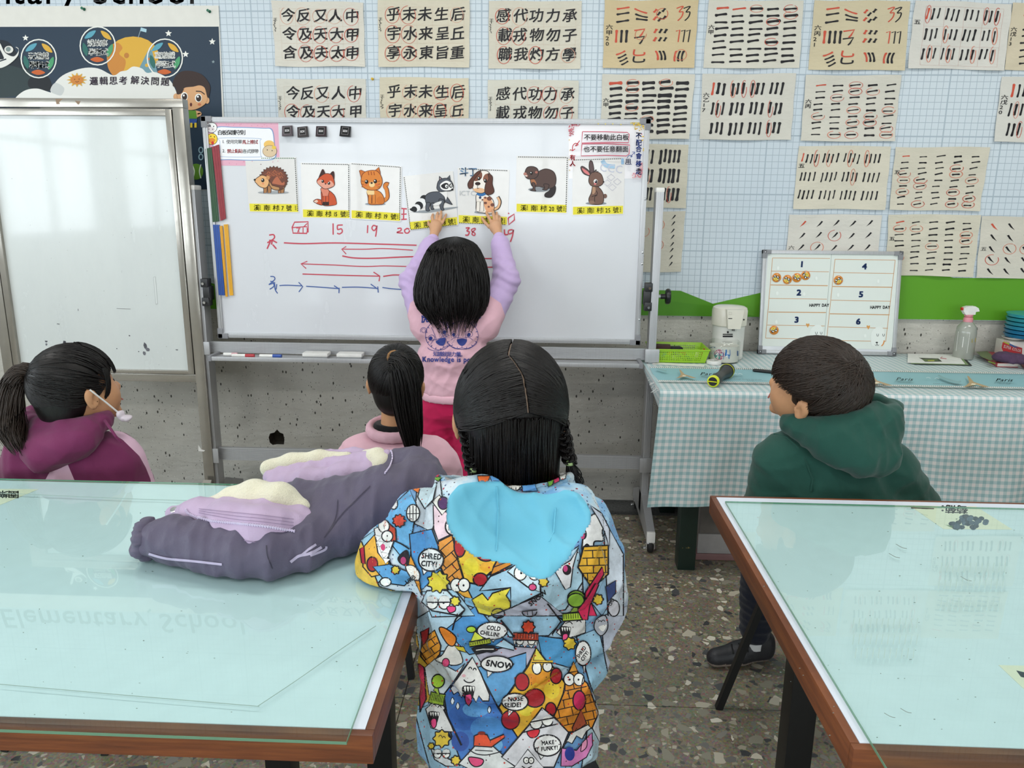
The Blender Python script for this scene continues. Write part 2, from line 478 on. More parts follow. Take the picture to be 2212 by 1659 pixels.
# ================================================================ materials with patterns
def m_terrazzo():
    t = NT('terrazzo'); v = t.obj(); wv = t.new('ShaderNodeVectorMath', {0: v, 1: t.new('ShaderNodeVectorMath', {0: t.noise(v, 26, 2, col=True), 3: .016}, operation='SCALE').outputs[0]}, operation='ADD').outputs[0]
    base = t.ramp(t.noise(v, 9, 6, .7), [(.3, lin('6c6555')), (.7, lin('8c8370'))])
    small = t.new('ShaderNodeTexVoronoi', {'Vector': wv, 'Scale': 190}).outputs[1]
    base = t.mix(.35, base, t.mix(1, base, small, 'OVERLAY'))
    for sc, thr, cols in ((75, .62, ['54554f', '77766e', '98927f', 'b5ae9c', '837b69', '6a675c']), (40, .76, ['c9c2b0', '4e4f50', 'a39c8a', '85827a', '6e6c68', '3f4042', 'd8d2c2']), (28, .88, ['505152', 'b9b2a0', '8c8878'])):
        vo = t.new('ShaderNodeTexVoronoi', {'Vector': wv, 'Scale': sc, 'Randomness': 1.0}); cc = t.new('ShaderNodeSeparateColor', {0: vo.outputs[1]}).outputs
        ed = t.new('ShaderNodeTexVoronoi', {'Vector': wv, 'Scale': sc, 'Randomness': 1.0}, feature='DISTANCE_TO_EDGE').outputs[0]
        m = t.math('MULTIPLY', t.math('GREATER_THAN', cc[0], thr), t.math('GREATER_THAN', ed, t.math('MULTIPLY_ADD', cc[2], .16, .05)))
        st = [(i / len(cols), lin(c)) for i, c in enumerate(cols)]
        base = t.mix(m, base, t.ramp(cc[1], st, 'CONSTANT'))
    t.set(color=base, rough=t.new('ShaderNodeMapRange', {0: t.noise(v, 5, 4), 3: .25, 4: .5}).outputs[0]); t.bump(t.noise(v, 120, 2), .0003, .4)
    return t.m
def m_concrete():
    t = NT('washed_concrete'); v = t.obj(); vs_ = t.obj((1, 1, .55), (0, .5, 0))
    big = t.noise(v, 1.7, 5, .65); n2 = t.noise(vs_, 34, 4, .7)
    base = t.mix(t.new('ShaderNodeMapRange', {0: big, 1: .35, 2: .65}).outputs[0], lin('b5b2aa'), lin('cdcac1'))
    base = t.mix(t.math('MULTIPLY', n2, .25), base, lin('98958d'))
    for sc, thr, c in ((140, .78, '3a3a35'), (190, .8, 'dddbd4'), (80, .9, '4a4843')):
        vo = t.new('ShaderNodeTexVoronoi', {'Vector': vs_, 'Scale': sc}); cc = t.new('ShaderNodeSeparateColor', {0: vo.outputs[1]}).outputs
        m = t.math('MULTIPLY', t.math('GREATER_THAN', cc[0], thr), t.math('LESS_THAN', vo.outputs[0], t.math('MULTIPLY_ADD', cc[1], .3, .06)))
        base = t.mix(m, base, lin(c))
    t.set(color=base, rough=.75, spec=.25)
    h = t.math('ADD', t.math('MULTIPLY', t.noise(t.obj((1, 1, 2.2)), 5, 4, .6), 1.6), t.math('MULTIPLY', n2, .25))
    t.bump(h, .02, .55); return t.m
def m_grid():
    t = NT('grid_paper_print'); g = t.new('ShaderNodeNewGeometry').outputs['Position']; s = t.new('ShaderNodeSeparateXYZ', {0: g}).outputs
    P = .0277
    def ln(c, off, w):
        f = t.math('FRACT', t.math('DIVIDE', t.math('ADD', c, 10 + off), P)); a = t.math('ABSOLUTE', t.math('SUBTRACT', f, .5)); return t.math('GREATER_THAN', a, .5 - w)
    wob = t.math('MULTIPLY', t.noise(t.obj(), 6, 2), .003)
    l = t.math('MAXIMUM', ln(t.math('ADD', s[0], wob), 0, .045), ln(t.math('ADD', s[2], wob), 0.004, .045))
    # every ninth line is doubled
    f = t.math('FRACT', t.math('DIVIDE', t.math('ADD', s[2], 10 + .004 + .006), P * 9)); l2 = t.math('LESS_THAN', f, .0125); f3 = t.math('FRACT', t.math('DIVIDE', t.math('ADD', s[0], 10.006), P * 9)); l = t.math('MAXIMUM', l, t.math('MAXIMUM', l2, t.math('LESS_THAN', f3, .0125)))
    c = t.mix(t.new('ShaderNodeMapRange', {0: t.noise(t.obj(), .9, 2), 1: .35, 2: .65}).outputs[0], lin('c9d4dd'), lin('d2dce3'))
    t.set(color=t.mix(t.math('MULTIPLY', l, .8), c, lin('9dadb9')), rough=.5, spec=.3); return t.m
def m_gingham():
    t = NT('gingham_cloth'); uv = t.new('ShaderNodeUVMap').outputs[0]; s = t.new('ShaderNodeSeparateXYZ', {0: uv}).outputs; P = .0246
    a = t.math('LESS_THAN', t.math('FRACT', t.math('DIVIDE', s[0], P)), .5); b = t.math('LESS_THAN', t.math('FRACT', t.math('DIVIDE', s[1], P)), .5)
    c = t.mix(a, lin('dcdad9'), lin('b9cacb')); d = t.mix(a, lin('b3c7c9'), lin('94b5b9'))
    c = t.mix(b, c, d)
    wv = t.noise(t.new('ShaderNodeMapping', {0: uv, 'Scale': (300, 1500, 1)}).outputs[0], 1, 1)
    t.set(color=t.mix(.12, c, t.mix(1, c, t.new('ShaderNodeCombineColor', {0: wv, 1: wv, 2: wv}).outputs[0], 'OVERLAY')), rough=.45, spec=.4, sheen=.1)
    t.bump(t.noise(uv, 60, 3), .002, .35); return t.m
def m_wood():
    t = NT('brown_wood_edge'); v = t.obj((2.0, 2.0, 34)); n = t.noise(v, 3, 6, .65); n2 = t.noise(t.obj((6, 6, 160)), 2, 3)
    c = t.ramp(n, [(.25, lin('54301f')), (.5, lin('774428')), (.75, lin('93572f'))])
    t.set(color=t.mix(t.math('MULTIPLY', n2, .35), c, lin('4c2a1c')), rough=.42, spec=.4); t.bump(n2, .0004, .5); return t.m
def m_steel(name, c, r0, r1, mt=.9, sc=(4, 4, 4)):
    t = NT(name); n = t.noise(t.obj(sc), 6, 4, .6)
    t.set(color=t.mix(n, lin(c), tuple(x * .72 for x in lin(c))), metal=mt, rough=t.new('ShaderNodeMapRange', {0: n, 3: r0, 4: r1}).outputs[0]); return t.m
def m_glass(name, tint, gloss=1.0, ior=1.5, smear=False):
    t = NT(name); t.n.remove(t.b); out = t.n['Material Output']
    tr = t.new('ShaderNodeBsdfTransparent', {0: (*tint, 1)}).outputs[0]; gl = t.new('ShaderNodeBsdfGlossy', {0: (gloss, gloss, gloss, 1), 'Roughness': .012}).outputs[0]
    fr = t.math('MULTIPLY', t.new('ShaderNodeFresnel', {0: ior}).outputs[0], t.math('SUBTRACT', 1.0, t.new('ShaderNodeNewGeometry').outputs['Backfacing']))
    t.l.new(t.new('ShaderNodeMixShader', {0: fr, 1: tr, 2: gl}).outputs[0], out.inputs[0]); return t.m
def m_board(name, c, coat, dirt):
    t = NT(name); v = t.obj(); n = t.noise(t.obj((1, 1, .35)), 5, 6, .7); sm = t.new('ShaderNodeMapRange', {0: n, 1: .42, 2: .75, 3: 0, 4: dirt}).outputs[0]
    t.set(color=t.mix(sm, lin(c), lin('a8b0b2')), rough=t.new('ShaderNodeMapRange', {0: n, 3: .16, 4: .34}).outputs[0], spec=.5, coat=coat, coatr=.06); return t.m
TERR = m_terrazzo(); CONC = m_concrete(); GRID = m_grid(); GING = m_gingham(); WOOD = m_wood()
WALLP = mat('painted_wall', 'd4d6d2', .8); CEILM = mat('ceiling_paint', 'e2e3e0', .9)
ALU = m_steel('brushed_aluminium', 'c3c4c6', .30, .45, .5, sc=(60, 60, 1)); ALUD = mat('grey_plastic', '85868a', .5)
CHROME = mat('chrome', 'd8dadc', .12, .95, var=.02); STEEL = m_steel('stainless_steel', 'b0aba2', .10, .28, .75, sc=(1, 1, 3))
BLACK = mat('black_plastic', '141416', .35); BSTEEL = mat('black_steel', '0f1011', .45, .0, spec=.4); RUB = mat('black_rubber', '171718', .7)
WHITEP = mat('white_plastic', 'e3e2de', .35); DARKSTRIP = mat('dark_skirting_terrazzo', '4e4f4e', .8, var=.35, nscale=90)
BOARD_L = m_board('old_whiteboard', 'cfd5d3', .6, .18); BOARD_M = m_board('whiteboard_surface', 'd6d9de', .25, .05)
TWHITE = mat('white_laminate', 'dfe6f2', .3, var=.02, coat=.3)
GLASS = m_glass('green_table_glass', (.92, .986, .958), ior=1.5); GEDGE = mat('glass_edge', '7fae90', .15, var=.03, trans=.4)
EMIT = NT('lamp_diffuser'); EMIT.set(color=(1, 1, 1), emit=(1, .98, .94), estr=3.0); EMIT = EMIT.m

# ================================================================ room
X0, X1, Y0, Y1 = -4.6, 4.6, -4.5, 3.56
mb = MB(); mb.box((X0 - .2, Y0 - .2, -.12), (X1 + .2, Y1 + .2, -.004)); floor = tag(mb.build('floor', mat('floor_joint', '5d584c', .8)), kind='structure')
gx = [X0, -3.18, -1.785, -.385, 1.015, 2.415, 3.815, X1]; gy = [Y0, -3.64, -2.24, -.84, .565, 1.968, 3.378, Y1]
for i in range(len(gx) - 1):
    for j in range(len(gy) - 1):
        b = MB(); b.box((gx[i] + .0015, gy[j] + .0015, -.006), (gx[i + 1] - .0015, gy[j + 1] - .0015, 0))
        b.build('border_slab' if j == len(gy) - 2 else 'terrazzo_slab', DARKSTRIP if j == len(gy) - 2 else TERR, floor)
mb = MB(); mb.box((X0 - .2, Y0 - .2, CEIL), (X1 + .2, Y1 + .2, CEIL + .1)); tag(mb.build('ceiling', CEILM), kind='structure')
# front wall with the knocked-out hole
hc = onY(597, 947, Y1)
hole = [(-.034, -.022), (-.038, .004), (-.03, .024), (-.008, .03), (.006, .046), (.02, .03), (.036, .024), (.04, -.004), (.036, -.03), (.0, -.03), (-.02, -.034)]
hole = [Vector((hc.x + a, Y1, hc.z + b)) for a, b in hole]
outer = [Vector((X0, Y1, 0)), Vector((X1, Y1, 0)), Vector((X1, Y1, CEIL)), Vector((X0, Y1, CEIL))]
vv = outer + hole; ff = [tuple(q) for q in tessellate_polygon([outer, hole])]; nh = len(hole)
mb = MB(); mb.add(vv, ff, 0)
hb = [Vector((p.x * .9 + hc.x * .1, Y1 + .06, p.z * .9 + hc.z * .1)) for p in hole]
mb.add(hole + hb, [(i, (i + 1) % nh, nh + (i + 1) % nh, nh + i) for i in range(nh)] + [tuple(range(nh, 2 * nh))], 1)
front = tag(mb.build('wall_front', [CONC, mat('raw_mortar', '3c362c', .9, var=.4)]), kind='structure')
mb = MB(); mb.box((X0 - .15, Y1 + .1, 0), (X1 + .15, Y1 + .2, CEIL)); mb.build('backing', WALLP, front)
def pierced(name, axis, at, lo, hi, wins, z0, z1, th):
    b = MB(); edges = [lo] + [e for w_ in wins for e in w_] + [hi]
    def bx(a, c, zz0, zz1):
        if axis == 'x': b.box((at, a, zz0), (at + th, c, zz1))
        else: b.box((a, at, zz0), (c, at + th, zz1))
    for i in range(0, len(edges), 2): bx(edges[i], edges[i + 1], 0, CEIL)
    for a, c in wins: bx(a, c, 0, z0); bx(a, c, z1, CEIL)
    return tag(b.build(name, WALLP), kind='structure')
lw = [(-3.65, -2.15), (-1.65, -.15), (.35, 1.85)]; bw = [(-3.6, -1.6), (-1.0, 1.0), (1.6, 3.6)]
pierced('wall_left', 'x', X0, Y0, Y1 + .1, lw, 1.0, 2.5, -.15)
pierced('wall_back', 'y', Y0, X0, X1, bw, 1.1, 2.45, -.15)
mb = MB(); mb.box((X1, Y0, 0), (X1 + .15, Y1 + .1, CEIL)); tag(mb.build('wall_right', WALLP), kind='structure')
k = 1
for (axis, wins, z0, z1) in (('x', lw, 1.0, 2.5), ('y', bw, 1.1, 2.45)):
    for a, c in wins:
        b = MB(); at = (X0 if axis == 'x' else Y0) - .07
        def bar(u0, u1, zz0, zz1):
            if axis == 'x': b.box((at - .02, u0, zz0), (at + .02, u1, zz1))
            else: b.box((u0, at - .02, zz0), (u1, at + .02, zz1))
        bar(a, a + .05, z0, z1); bar(c - .05, c, z0, z1); bar(a, c, z0, z0 + .05); bar(a, c, z1 - .05, z1)
        m1 = (a + c) / 2; bar(m1 - .035, m1 + .035, z0, z1); bar(a, c, z0 + .9, z0 + .95)
        tag(b.build('window_%d' % k, mat('window_frame_aluminium', '9b9da0', .4, .7)), kind='structure'); k += 1
for i, (lx, ly) in enumerate([(-2.3, 2.0), (0.0, 2.0), (2.3, 2.0), (-2.3, -0.9), (0.0, -0.9), (2.3, -0.9)]):
    t = thing('ceiling_light', 'white fluorescent ceiling light, ' + ['front left', 'front centre', 'front right', 'rear left', 'rear centre', 'rear right'][i] + ' of the six overhead', 'light', (lx, ly, CEIL - .06), 'ceiling lights')
    b = MB(); b.box((lx - .65, ly - .18, CEIL - .045), (lx + .65, ly + .18, CEIL - .001)); b.build('housing', WHITEP, t)
    b = MB(); b.box((lx - .6, ly - .14, CEIL - .06), (lx + .6, ly + .14, CEIL - .046)); b.build('diffuser', EMIT, t)

# wall banner: grid print with green hills, hung over the concrete
BY = 3.545
bz = onY(1900, 689, BY).z
mb = MB(); mb.box((-4.2, BY, bz), (4.4, BY + .012, 2.95)); ban = one('wall_banner', 'pale blue squared-paper banner with green hills covering the wall above the concrete', 'banner', mb, GRID)
ik = Ink()
G1, G2 = '5d9c26', '52901f'
ik.poly([(-200, 700), (-200, 560), (60, 600), (250, 560), (415, 600), (560, 640), (760, 600), (1100, 640), (1400, 622), (1540, 656), (1645, 632), (1800, 600), (1950, 570), (2060, 600), (2230, 602), (2500, 600), (2700, 690), (2700, 699), (1900, 690.0), (1000, 675.5), (400, 667.8), (0, 661)], G1)
ik.poly([(1395, 626), (1470, 628), (1540, 656), (1545, 685), (1395, 682.5)], G2)
ik.poly([(1250, 640), (1400, 628), (1530, 663), (1560, 684), (1250, 680)], G2)
ik.poly([(1290, 650), (1400, 645), (1530, 660), (1640, 685), (1300, 680.5)], '4c8a1c')
bzf = bz + .0005
def bmap(x, y, h):
    p = onY(x, y, BY - h); p.z = max(p.z, bzf); return p
ik.build('green_hills_print', ban, bmap)
ik = Ink(); ik.text('Elementary School', -215, 8, 84, '1b1c1e', sx=.93, bold=.008)
lt = ik.build('wall_lettering', None, planeY(BY)); tag(lt, 'black school name lettering on the grid banner above the space poster', 'lettering')

# ================================================================ calligraphy sheets
PAP = {}
def paper(c):
    if c not in PAP:
        t = NT('rice_paper'); v = t.obj(); n = t.noise(v, 14, 5, .7); f = t.noise(v, 300, 2)
        t.set(color=t.mix(t.math('MULTIPLY', n, .5), lin(c), tuple(x * .86 for x in lin(c))), rough=.85, spec=.15)
        t.bump(t.math('ADD', t.noise(t.obj((1, 1, 2.5)), 26, 3), t.math('MULTIPLY', f, .1)), .004, .6); PAP[c] = t.m
    return PAP[c]
K, RD, RL = '17151a', 'c8503a', 'd97a5e'
def sheet(label, cor, col, seed, content, hidden=None):
    r = random.Random(seed); TL, TR, BR, BL = [onY(p[0], p[1], BY) for p in cor]
    ph = [r.uniform(0, 6) for _ in range(6)]
    def pos(u, v, h=0):
        p = (TL * (1 - u) + TR * u) * (1 - v) + (BL * (1 - u) + BR * u) * v
        d = .0048 + .0016 * math.sin(u * 9 + ph[0] + 2 * v) + .0018 * math.sin(v * 14 + ph[1] + 3 * math.sin(u * 5 + ph[2])) + .007 * v * v * (.5 + .5 * math.sin(u * 8 + ph[3])) * (v > .75) * (v - .75) * 4
        edge = .001 * math.sin(v * 11 + ph[4]) * (1 if u > .5 else -1) * abs(2 * u - 1) ** 6
        return Vector((p.x + edge, BY - d - .001 - h, p.z + .0015 * math.sin(u * 7 + ph[5]) * abs(2 * v - 1) ** 6))
    nu, nv = 26, 20
    V = [pos(i / nu, j / nv) for j in range(nv + 1) for i in range(nu + 1)]
    F = [(j * (nu + 1) + i, j * (nu + 1) + i + 1, (j + 1) * (nu + 1) + i + 1, (j + 1) * (nu + 1) + i) for j in range(nv) for i in range(nu)]
    n0 = len(V)
    o = mkmesh('calligraphy_sheet', V, F, paper(col), smooth=True); tag(o, label, 'paper', 'calligraphy practice sheets on the wall')
    ik = Ink(dz=2e-5); content(ik, r); ik.subdiv(.07); ik.build('brush_writing', o, lambda x, y, h: pos(x, y, h + .0003)); return o
def rc(ik, r, x, y, rx, ry, c=None): ik.ring(x, y, rx, ry, .0045 + .003 * r.random(), c or (RL if r.random() < .5 else RD), r.uniform(-60, 0), r.uniform(250, 330), 0)
def sig(txt, y=.35, s=.06, v=True):
    def f(ik): ik.text(txt, .02, y, s, K, vert=True, bold=.01)
    return f
def chars(rows, circ, heavy=()):
    def f(ik, r):
        for i in range(6): ik.stroke([(.08 + i * .172, .11), (.08 + i * .172, .9)], .0015, 'd3b9a4', smooth=False)
        for j in range(4): ik.stroke([(.08, .11 + j * .265), (.94, .11 + j * .265)], .002, 'd3b9a4', smooth=False)
        for j, row in enumerate(rows):
            for i, ch in enumerate(row):
                x, y = .085 + i * .176 + r.uniform(-.01, .01), .30 + j * .285
                a = R(r.uniform(-5, 3)); o = len(ik.V)
                v, g = glyph(ch, 0); s_ = .165
                for bx_, by_ in ((-.016, -.012), (.016, -.012), (.016, .014), (-.016, .012)):
                    ik.raw([(x + (p[0] + bx_) * s_ * .98 + p[1] * .014, y - (p[1] + by_) * s_ * 1.28 - p[0] * .022) for p in v], g, K)
                if (j, i) in circ or r.random() < .25: rc(ik, r, x + .07, y - .075, .078 + r.uniform(-.008, .004), .115 + r.uniform(-.01, .02), RD if (j, i) in circ else 'dba58c')
        ik.text('王', .005, .30, .05, K, vert=True)
        for k2 in range(5): ik.stroke([(.004 + r.random() * .02, .30 + k2 * .035), (.02 + r.random() * .02, .31 + k2 * .035), (.01 + r.random() * .02, .33 + k2 * .035)], .006, K)
    return f
def brush(ik, x0, y0, x1, y1, w, c, r, bend=.0):
    mx, my = (x0 + x1) / 2 + bend * (y1 - y0), (y0 + y1) / 2 - bend * (x1 - x0)
    L = math.hypot(x1 - x0, y1 - y0) or 1; nx, ny = -(y1 - y0) / L, (x1 - x0) / L; P = []
    for t, k2 in ((0, .5), (.06, 1.15), (.3, .85), (.6, .8), (.92, 1.1), (1, .6)):
        q = ((1 - t) ** 2 * x0 + 2 * t * (1 - t) * mx + t * t * x1, (1 - t) ** 2 * y0 + 2 * t * (1 - t) * my + t * t * y1); P.append((q, k2 * w * r.uniform(1.1, 1.4)))
    ik.poly([(q[0] + nx * h / 2, q[1] + ny * h / 2) for q, h in P] + [(q[0] - nx * h / 2, q[1] - ny * h / 2) for q, h in P[::-1]], c)
def hbars(cols=5, rows=9, w=.026, red=1, y0=.12, y1=.9, x0=.08, x1=.98, L=.14, ncirc=6, name='六甲'):
    def f(ik, r):
        dx = (x1 - x0) / cols
        for i in range(cols):
            for j in range(rows):
                x, y = x0 + dx * i + r.uniform(-.008, .008), y0 + (y1 - y0) * j / (rows - 1) + r.uniform(-.008, .008)
                ww = w * r.uniform(.8, 1.25) * (1.2 if i == 3 else 1)
                brush(ik, x, y + .008, x + L * r.uniform(.85, 1.05), y - .012 + r.uniform(-.01, .02), ww, RD if (j == 0 and i < red) else K, r, .05)
        for _ in range(ncirc):
            i, j = r.randrange(cols), r.randrange(rows); rc(ik, r, x0 + dx * i + L / 2, y0 + (y1 - y0) * j / (rows - 1), .07, .055)
        ik.text(name, .012, .42, .07, K, vert=True, bold=.01)
    return f
def vbars(groups=4, per=3, rows=3, w=.022, h=.2, x0=.12, x1=.97, ncirc=6, y0=.1, dy=.3, red=True, name='六乙', slant=-.015):
    def f(ik, r):
        dx = (x1 - x0) / groups
        for j in range(rows):
            for g in range(groups):
                for q in range(per):
                    x = x0 + g * dx + q * dx * .84 / per + r.uniform(-.004, .004); y = y0 + j * dy + r.uniform(-.01, .01)
                    brush(ik, x, y, x + slant, y + h * r.uniform(.9, 1.05), w * r.uniform(.85, 1.2), RD if (red and j == 0 and g == 0 and q == 0) else K, r, .03)
        for _ in range(ncirc):
            g, q, j = r.randrange(groups), r.randrange(per), r.randrange(rows); rc(ik, r, x0 + g * dx + q * dx * .84 / per, y0 + j * dy + h / 2, .026, .13)
        ik.text(name, .012, .34, .075, K, vert=True, bold=.01)
    return f
def diag(cols=5, rows=4, name='六丙', y0=.1, dy=.19, mir=1, big=.09, red=True, nc=5):
    def f(ik, r):
        for i in range(cols):
            for j in range(rows):
                x, y = .1 + i * .18, y0 + j * dy + r.uniform(-.01, .01)
                P = [(x + .02, y + big), (x + big * .7, y + big * .55), (x + big, y), (x + big * .8, y - .01), (x + big * .5, y + big * .5)]
                if mir < 0: P = [(2 * x + big - p[0], p[1]) for p in P]
                ik.poly(P, RD if (red and i == 0 and j == 0) else K)
        for _ in range(nc): rc(ik, r, .15 + r.randrange(cols) * .18, y0 + .04 + r.randrange(rows) * dy, .07, .085)
        ik.text(name, .015, .55, .07, K, vert=True)
    return f
def mixed(tan):
    def f(ik, r):
        def B(x0, y0, x1, y1, c=K, w=.022, b=0): brush(ik, x0, y0, x1, y1, w, c, r, b)
        B(.13, .13, .27, .10, RD); B(.13, .21, .27, .18); B(.13, .32, .27, .29)
        B(.32, .12, .46, .19, RD, .018, -.1); B(.33, .2, .47, .25, K, .02, -.1); B(.34, .27, .47, .29, K)
        for i, (a, b) in enumerate(((.56, .13), (.6, .17), (.65, .12), (.56, .24), (.61, .26), (.66, .23))): B(a, b, a - .03, b + .05, RD if i % 3 == 0 else K)
        for c, ox in ((RD, 0), (K, .075)): ik.stroke([(.77 + ox, .12), (.84 + ox, .09), (.80 + ox, .17), (.84 + ox, .17), (.83 + ox, .24), (.79 + ox, .30)], .014, c)
        for i in range(3 if tan else 4): B(.14 + i * .055, .43, .135 + i * .055, .62, RD if i == 0 else K)
        for c, oy in ((RD, 0), (K, .11)): ik.stroke([(.33, .44 + oy), (.44, .42 + oy), (.41, .5 + oy), (.39, .53 + oy)], .02, c, smooth=False)
        for i in range(6): B(.57 + (i % 3) * .055, .42 + (i // 3) * .12, .545 + (i % 3) * .055, .48 + (i // 3) * .12, RD if i % 3 == 0 else K)
        for i in range(3): ik.stroke([(.78 + i * .055, .45), (.82 + i * .055, .43), (.81 + i * .055, .61)], .013, RD if i == 0 else K, smooth=False)
        for i in range(4): B(.24 + i * .012, .74 + i * .05, .14 + i * .02, .8 + i * .05, RD if i == 0 else K, .018, .1)
        for c, oy in ((RD, 0), (K, .1)): ik.stroke([(.34, .72 + oy), (.34, .8 + oy), (.44, .8 + oy), (.45, .76 + oy)], .02, c)
        for i in range(3): B(.57 + i * .04, .74, .60 + i * .04, .88, RD if i == 0 else K, .018, .15)
        for i in range(3): B(.8 + i * .04, .74, .785 + i * .04, .9, RD if i == 0 else K, .018, -.15)
        for _ in range(4 if tan else 0): rc(ik, r, r.choice([.2, .4, .62, .85]), r.choice([.2, .5, .8]), .06, .08)
        ik.text('六甲20' if tan else '六丙21', .02, .42, .08, K, vert=True, bold=.008)
    return f
R1 = ['今反又人中', '令及天大甲', '含及夫太申']; R2 = ['乎末未生后', '宇水来呈丘', '享永東旨重']; R3 = ['感代功力承', '載戎物勿子', '職我灼方學']
sheet('cream calligraphy sheet with circled brush characters, top row beside the space poster', [(587, 2), (785, 6), (789, 145), (597, 144)], 'ded9cd', 1, chars(R1, {(0, 4), (1, 1), (1, 2), (1, 3), (1, 4), (2, 1), (2, 2), (2, 3), (2, 4)}))
sheet('cream calligraphy sheet of fifteen brush characters, second from the space poster in the top row', [(816, 0), (1015, 0), (1014, 146), (819, 145)], 'dbd3bf', 2, chars(R2, {(0, 0), (0, 1), (1, 0), (1, 1), (2, 0), (2, 1)}))
sheet('cream calligraphy sheet of dense brush characters, third from the space poster in the top row', [(1056, 3), (1257, 3), (1253, 150), (1056, 149)], 'd9d3c3', 3, chars(R3, {(0, 0), (1, 0), (1, 1), (2, 0), (2, 2)}))
sheet('brush character sheet half hidden behind the whiteboard top, nearest the space poster', [(598, 171), (790, 171), (792, 312), (606, 312)], 'dad7cc', 4, chars(R1, {(0, 4), (1, 0), (1, 1), (1, 3)}))
sheet('yellowish brush character sheet half hidden behind the whiteboard top middle', [(820, 167), (1013, 169), (1013, 310), (822, 310)], 'd9d0b9', 5, chars(R2, {(0, 3), (1, 2), (1, 3), (0, 4)}))
sheet('brush character sheet half hidden behind the whiteboard, above the flower notice', [(1054, 172), (1250, 174), (1247, 315), (1054, 315)], 'd8d5c8', 6, chars(R3, {(0, 2), (0, 3), (1, 3), (1, 4)}))
sheet('deep tan calligraphy sheet of mixed red and black strokes, top row above the whiteboard corner', [(1306, 1), (1509, 1), (1498, 148), (1302, 148)], 'd3c09a', 7, mixed(True))
sheet('calligraphy sheet with five columns of thick horizontal dashes, top row', [(1531, 1), (1735, 2), (1726, 148), (1518, 148)], 'dad6c9', 8, hbars(5, 9, .024, 2))
sheet('light tan calligraphy sheet of mixed strokes with four tall bars, second from the top right', [(1759, 1), (1965, 3), (1952, 153), (1745, 151)], 'd5c8a9', 9, mixed(False))
sheet('calligraphy sheet with red ruled grid of vertical strokes, top right', [(1976, 1), (2185, 9), (2166, 153), (1959, 148)], 'dcd9d1', 10, lambda ik, r: ([ik.stroke([(.12 + i * .2, .08), (.12 + i * .2, .95)], .002, 'c99a90', smooth=False) for i in range(5)], [ik.stroke([(.12, .08 + j * .29), (.92, .08 + j * .29)], .002, 'c99a90', smooth=False) for j in range(4)], vbars(4, 3, 3, .016, .17, .15, .95, 9, .11, .29, name='五')(ik, r)))
sheet('tan calligraphy sheet with horizontal dashes cut off by the top right picture edge', [(2186, 6), (2390, 10), (2370, 155), (2168, 151)], 'd8ccb3', 11, hbars(5, 8, .02, 1, .18, .9, .14, .98, .12, 4, '六戊13'))
sheet('calligraphy sheet with very thick horizontal dashes behind the whiteboard right corner', [(1301, 161), (1501, 161), (1488, 301), (1297, 301)], 'd7d3c6', 12, hbars(5, 9, .034, 1, .13, .88, .08, .98, .15, 6))
sheet('calligraphy sheet with twelve groups of thick vertical strokes and no dashes, second row', [(1517, 161), (1719, 159), (1707, 303), (1510, 302)], 'd6d3c9', 13, vbars(4, 3, 3, .022, .19, .13, .96, 8, .13, .30, name='六乙17'))
sheet('calligraphy sheet with thin horizontal dashes and many red circles, second row', [(1740, 163), (1946, 163), (1931, 306), (1728, 305)], 'd8d4c8', 14, hbars(5, 9, .017, 1, .15, .9, .11, 1.03, .11, 16, '六丙'))
sheet('vertical stroke sheet cut off by the right picture edge, second row', [(2163, 166), (2375, 172), (2355, 315), (2144, 306)], 'd9d7cf', 15, vbars(4, 3, 3, .018, .2, .13, .97, 5, .1, .3, name='六戊20'))
sheet('calligraphy sheet with thick vertical strokes, its left half behind the whiteboard', [(1303, 312), (1487, 312), (1481, 449), (1300, 449)], 'd2cdbc', 16, vbars(3, 5, 3, .026, .22, .06, 1.0, 4, .08, .3, name='五'))
sheet('calligraphy sheet with long rows of thin vertical strokes, third row', [(1725, 315), (1924, 316), (1910, 453), (1712, 451)], 'd9d3c2', 17, vbars(4, 4, 3, .013, .15, .06, .98, 7, .12, .29, name='五'))
sheet('calligraphy sheet with small horizontal dashes and red loops, third row right', [(1933, 318), (2138, 318), (2114, 456), (1919, 453)], 'd6d0bf', 18, hbars(5, 9, .015, 1, .14, .9, .08, 1.0, .09, 14, '五'))
sheet('calligraphy sheet with slanting dots seen behind the whiteboard right post', [(1300, 457), (1480, 456), (1470, 587), (1300, 587)], 'd3cebf', 19, diag(5, 8, '六', .07, .11, 1, .07))
sheet('calligraphy sheet with slanting strokes tucked behind the small score board', [(1705, 463), (1904, 464), (1890, 600), (1693, 598)], 'dad6cd', 20, diag(5, 5, '六丙', .1, .19, 1, .09))
sheet('calligraphy sheet with paired short dashes right of the small score board', [(1918, 463), (2118, 464), (2101, 598), (1912, 594)], 'd6d0be', 21, hbars(5, 9, .016, 1, .13, .9, .08, 1.0, .1, 6, '五'))
sheet('calligraphy sheet with check-like slanting strokes cut by the right picture edge, lowest row', [(2120, 467), (2325, 470), (2308, 602), (2106, 600)], 'd5d0c3', 22, diag(5, 5, '五', .12, .18, -1, .1))
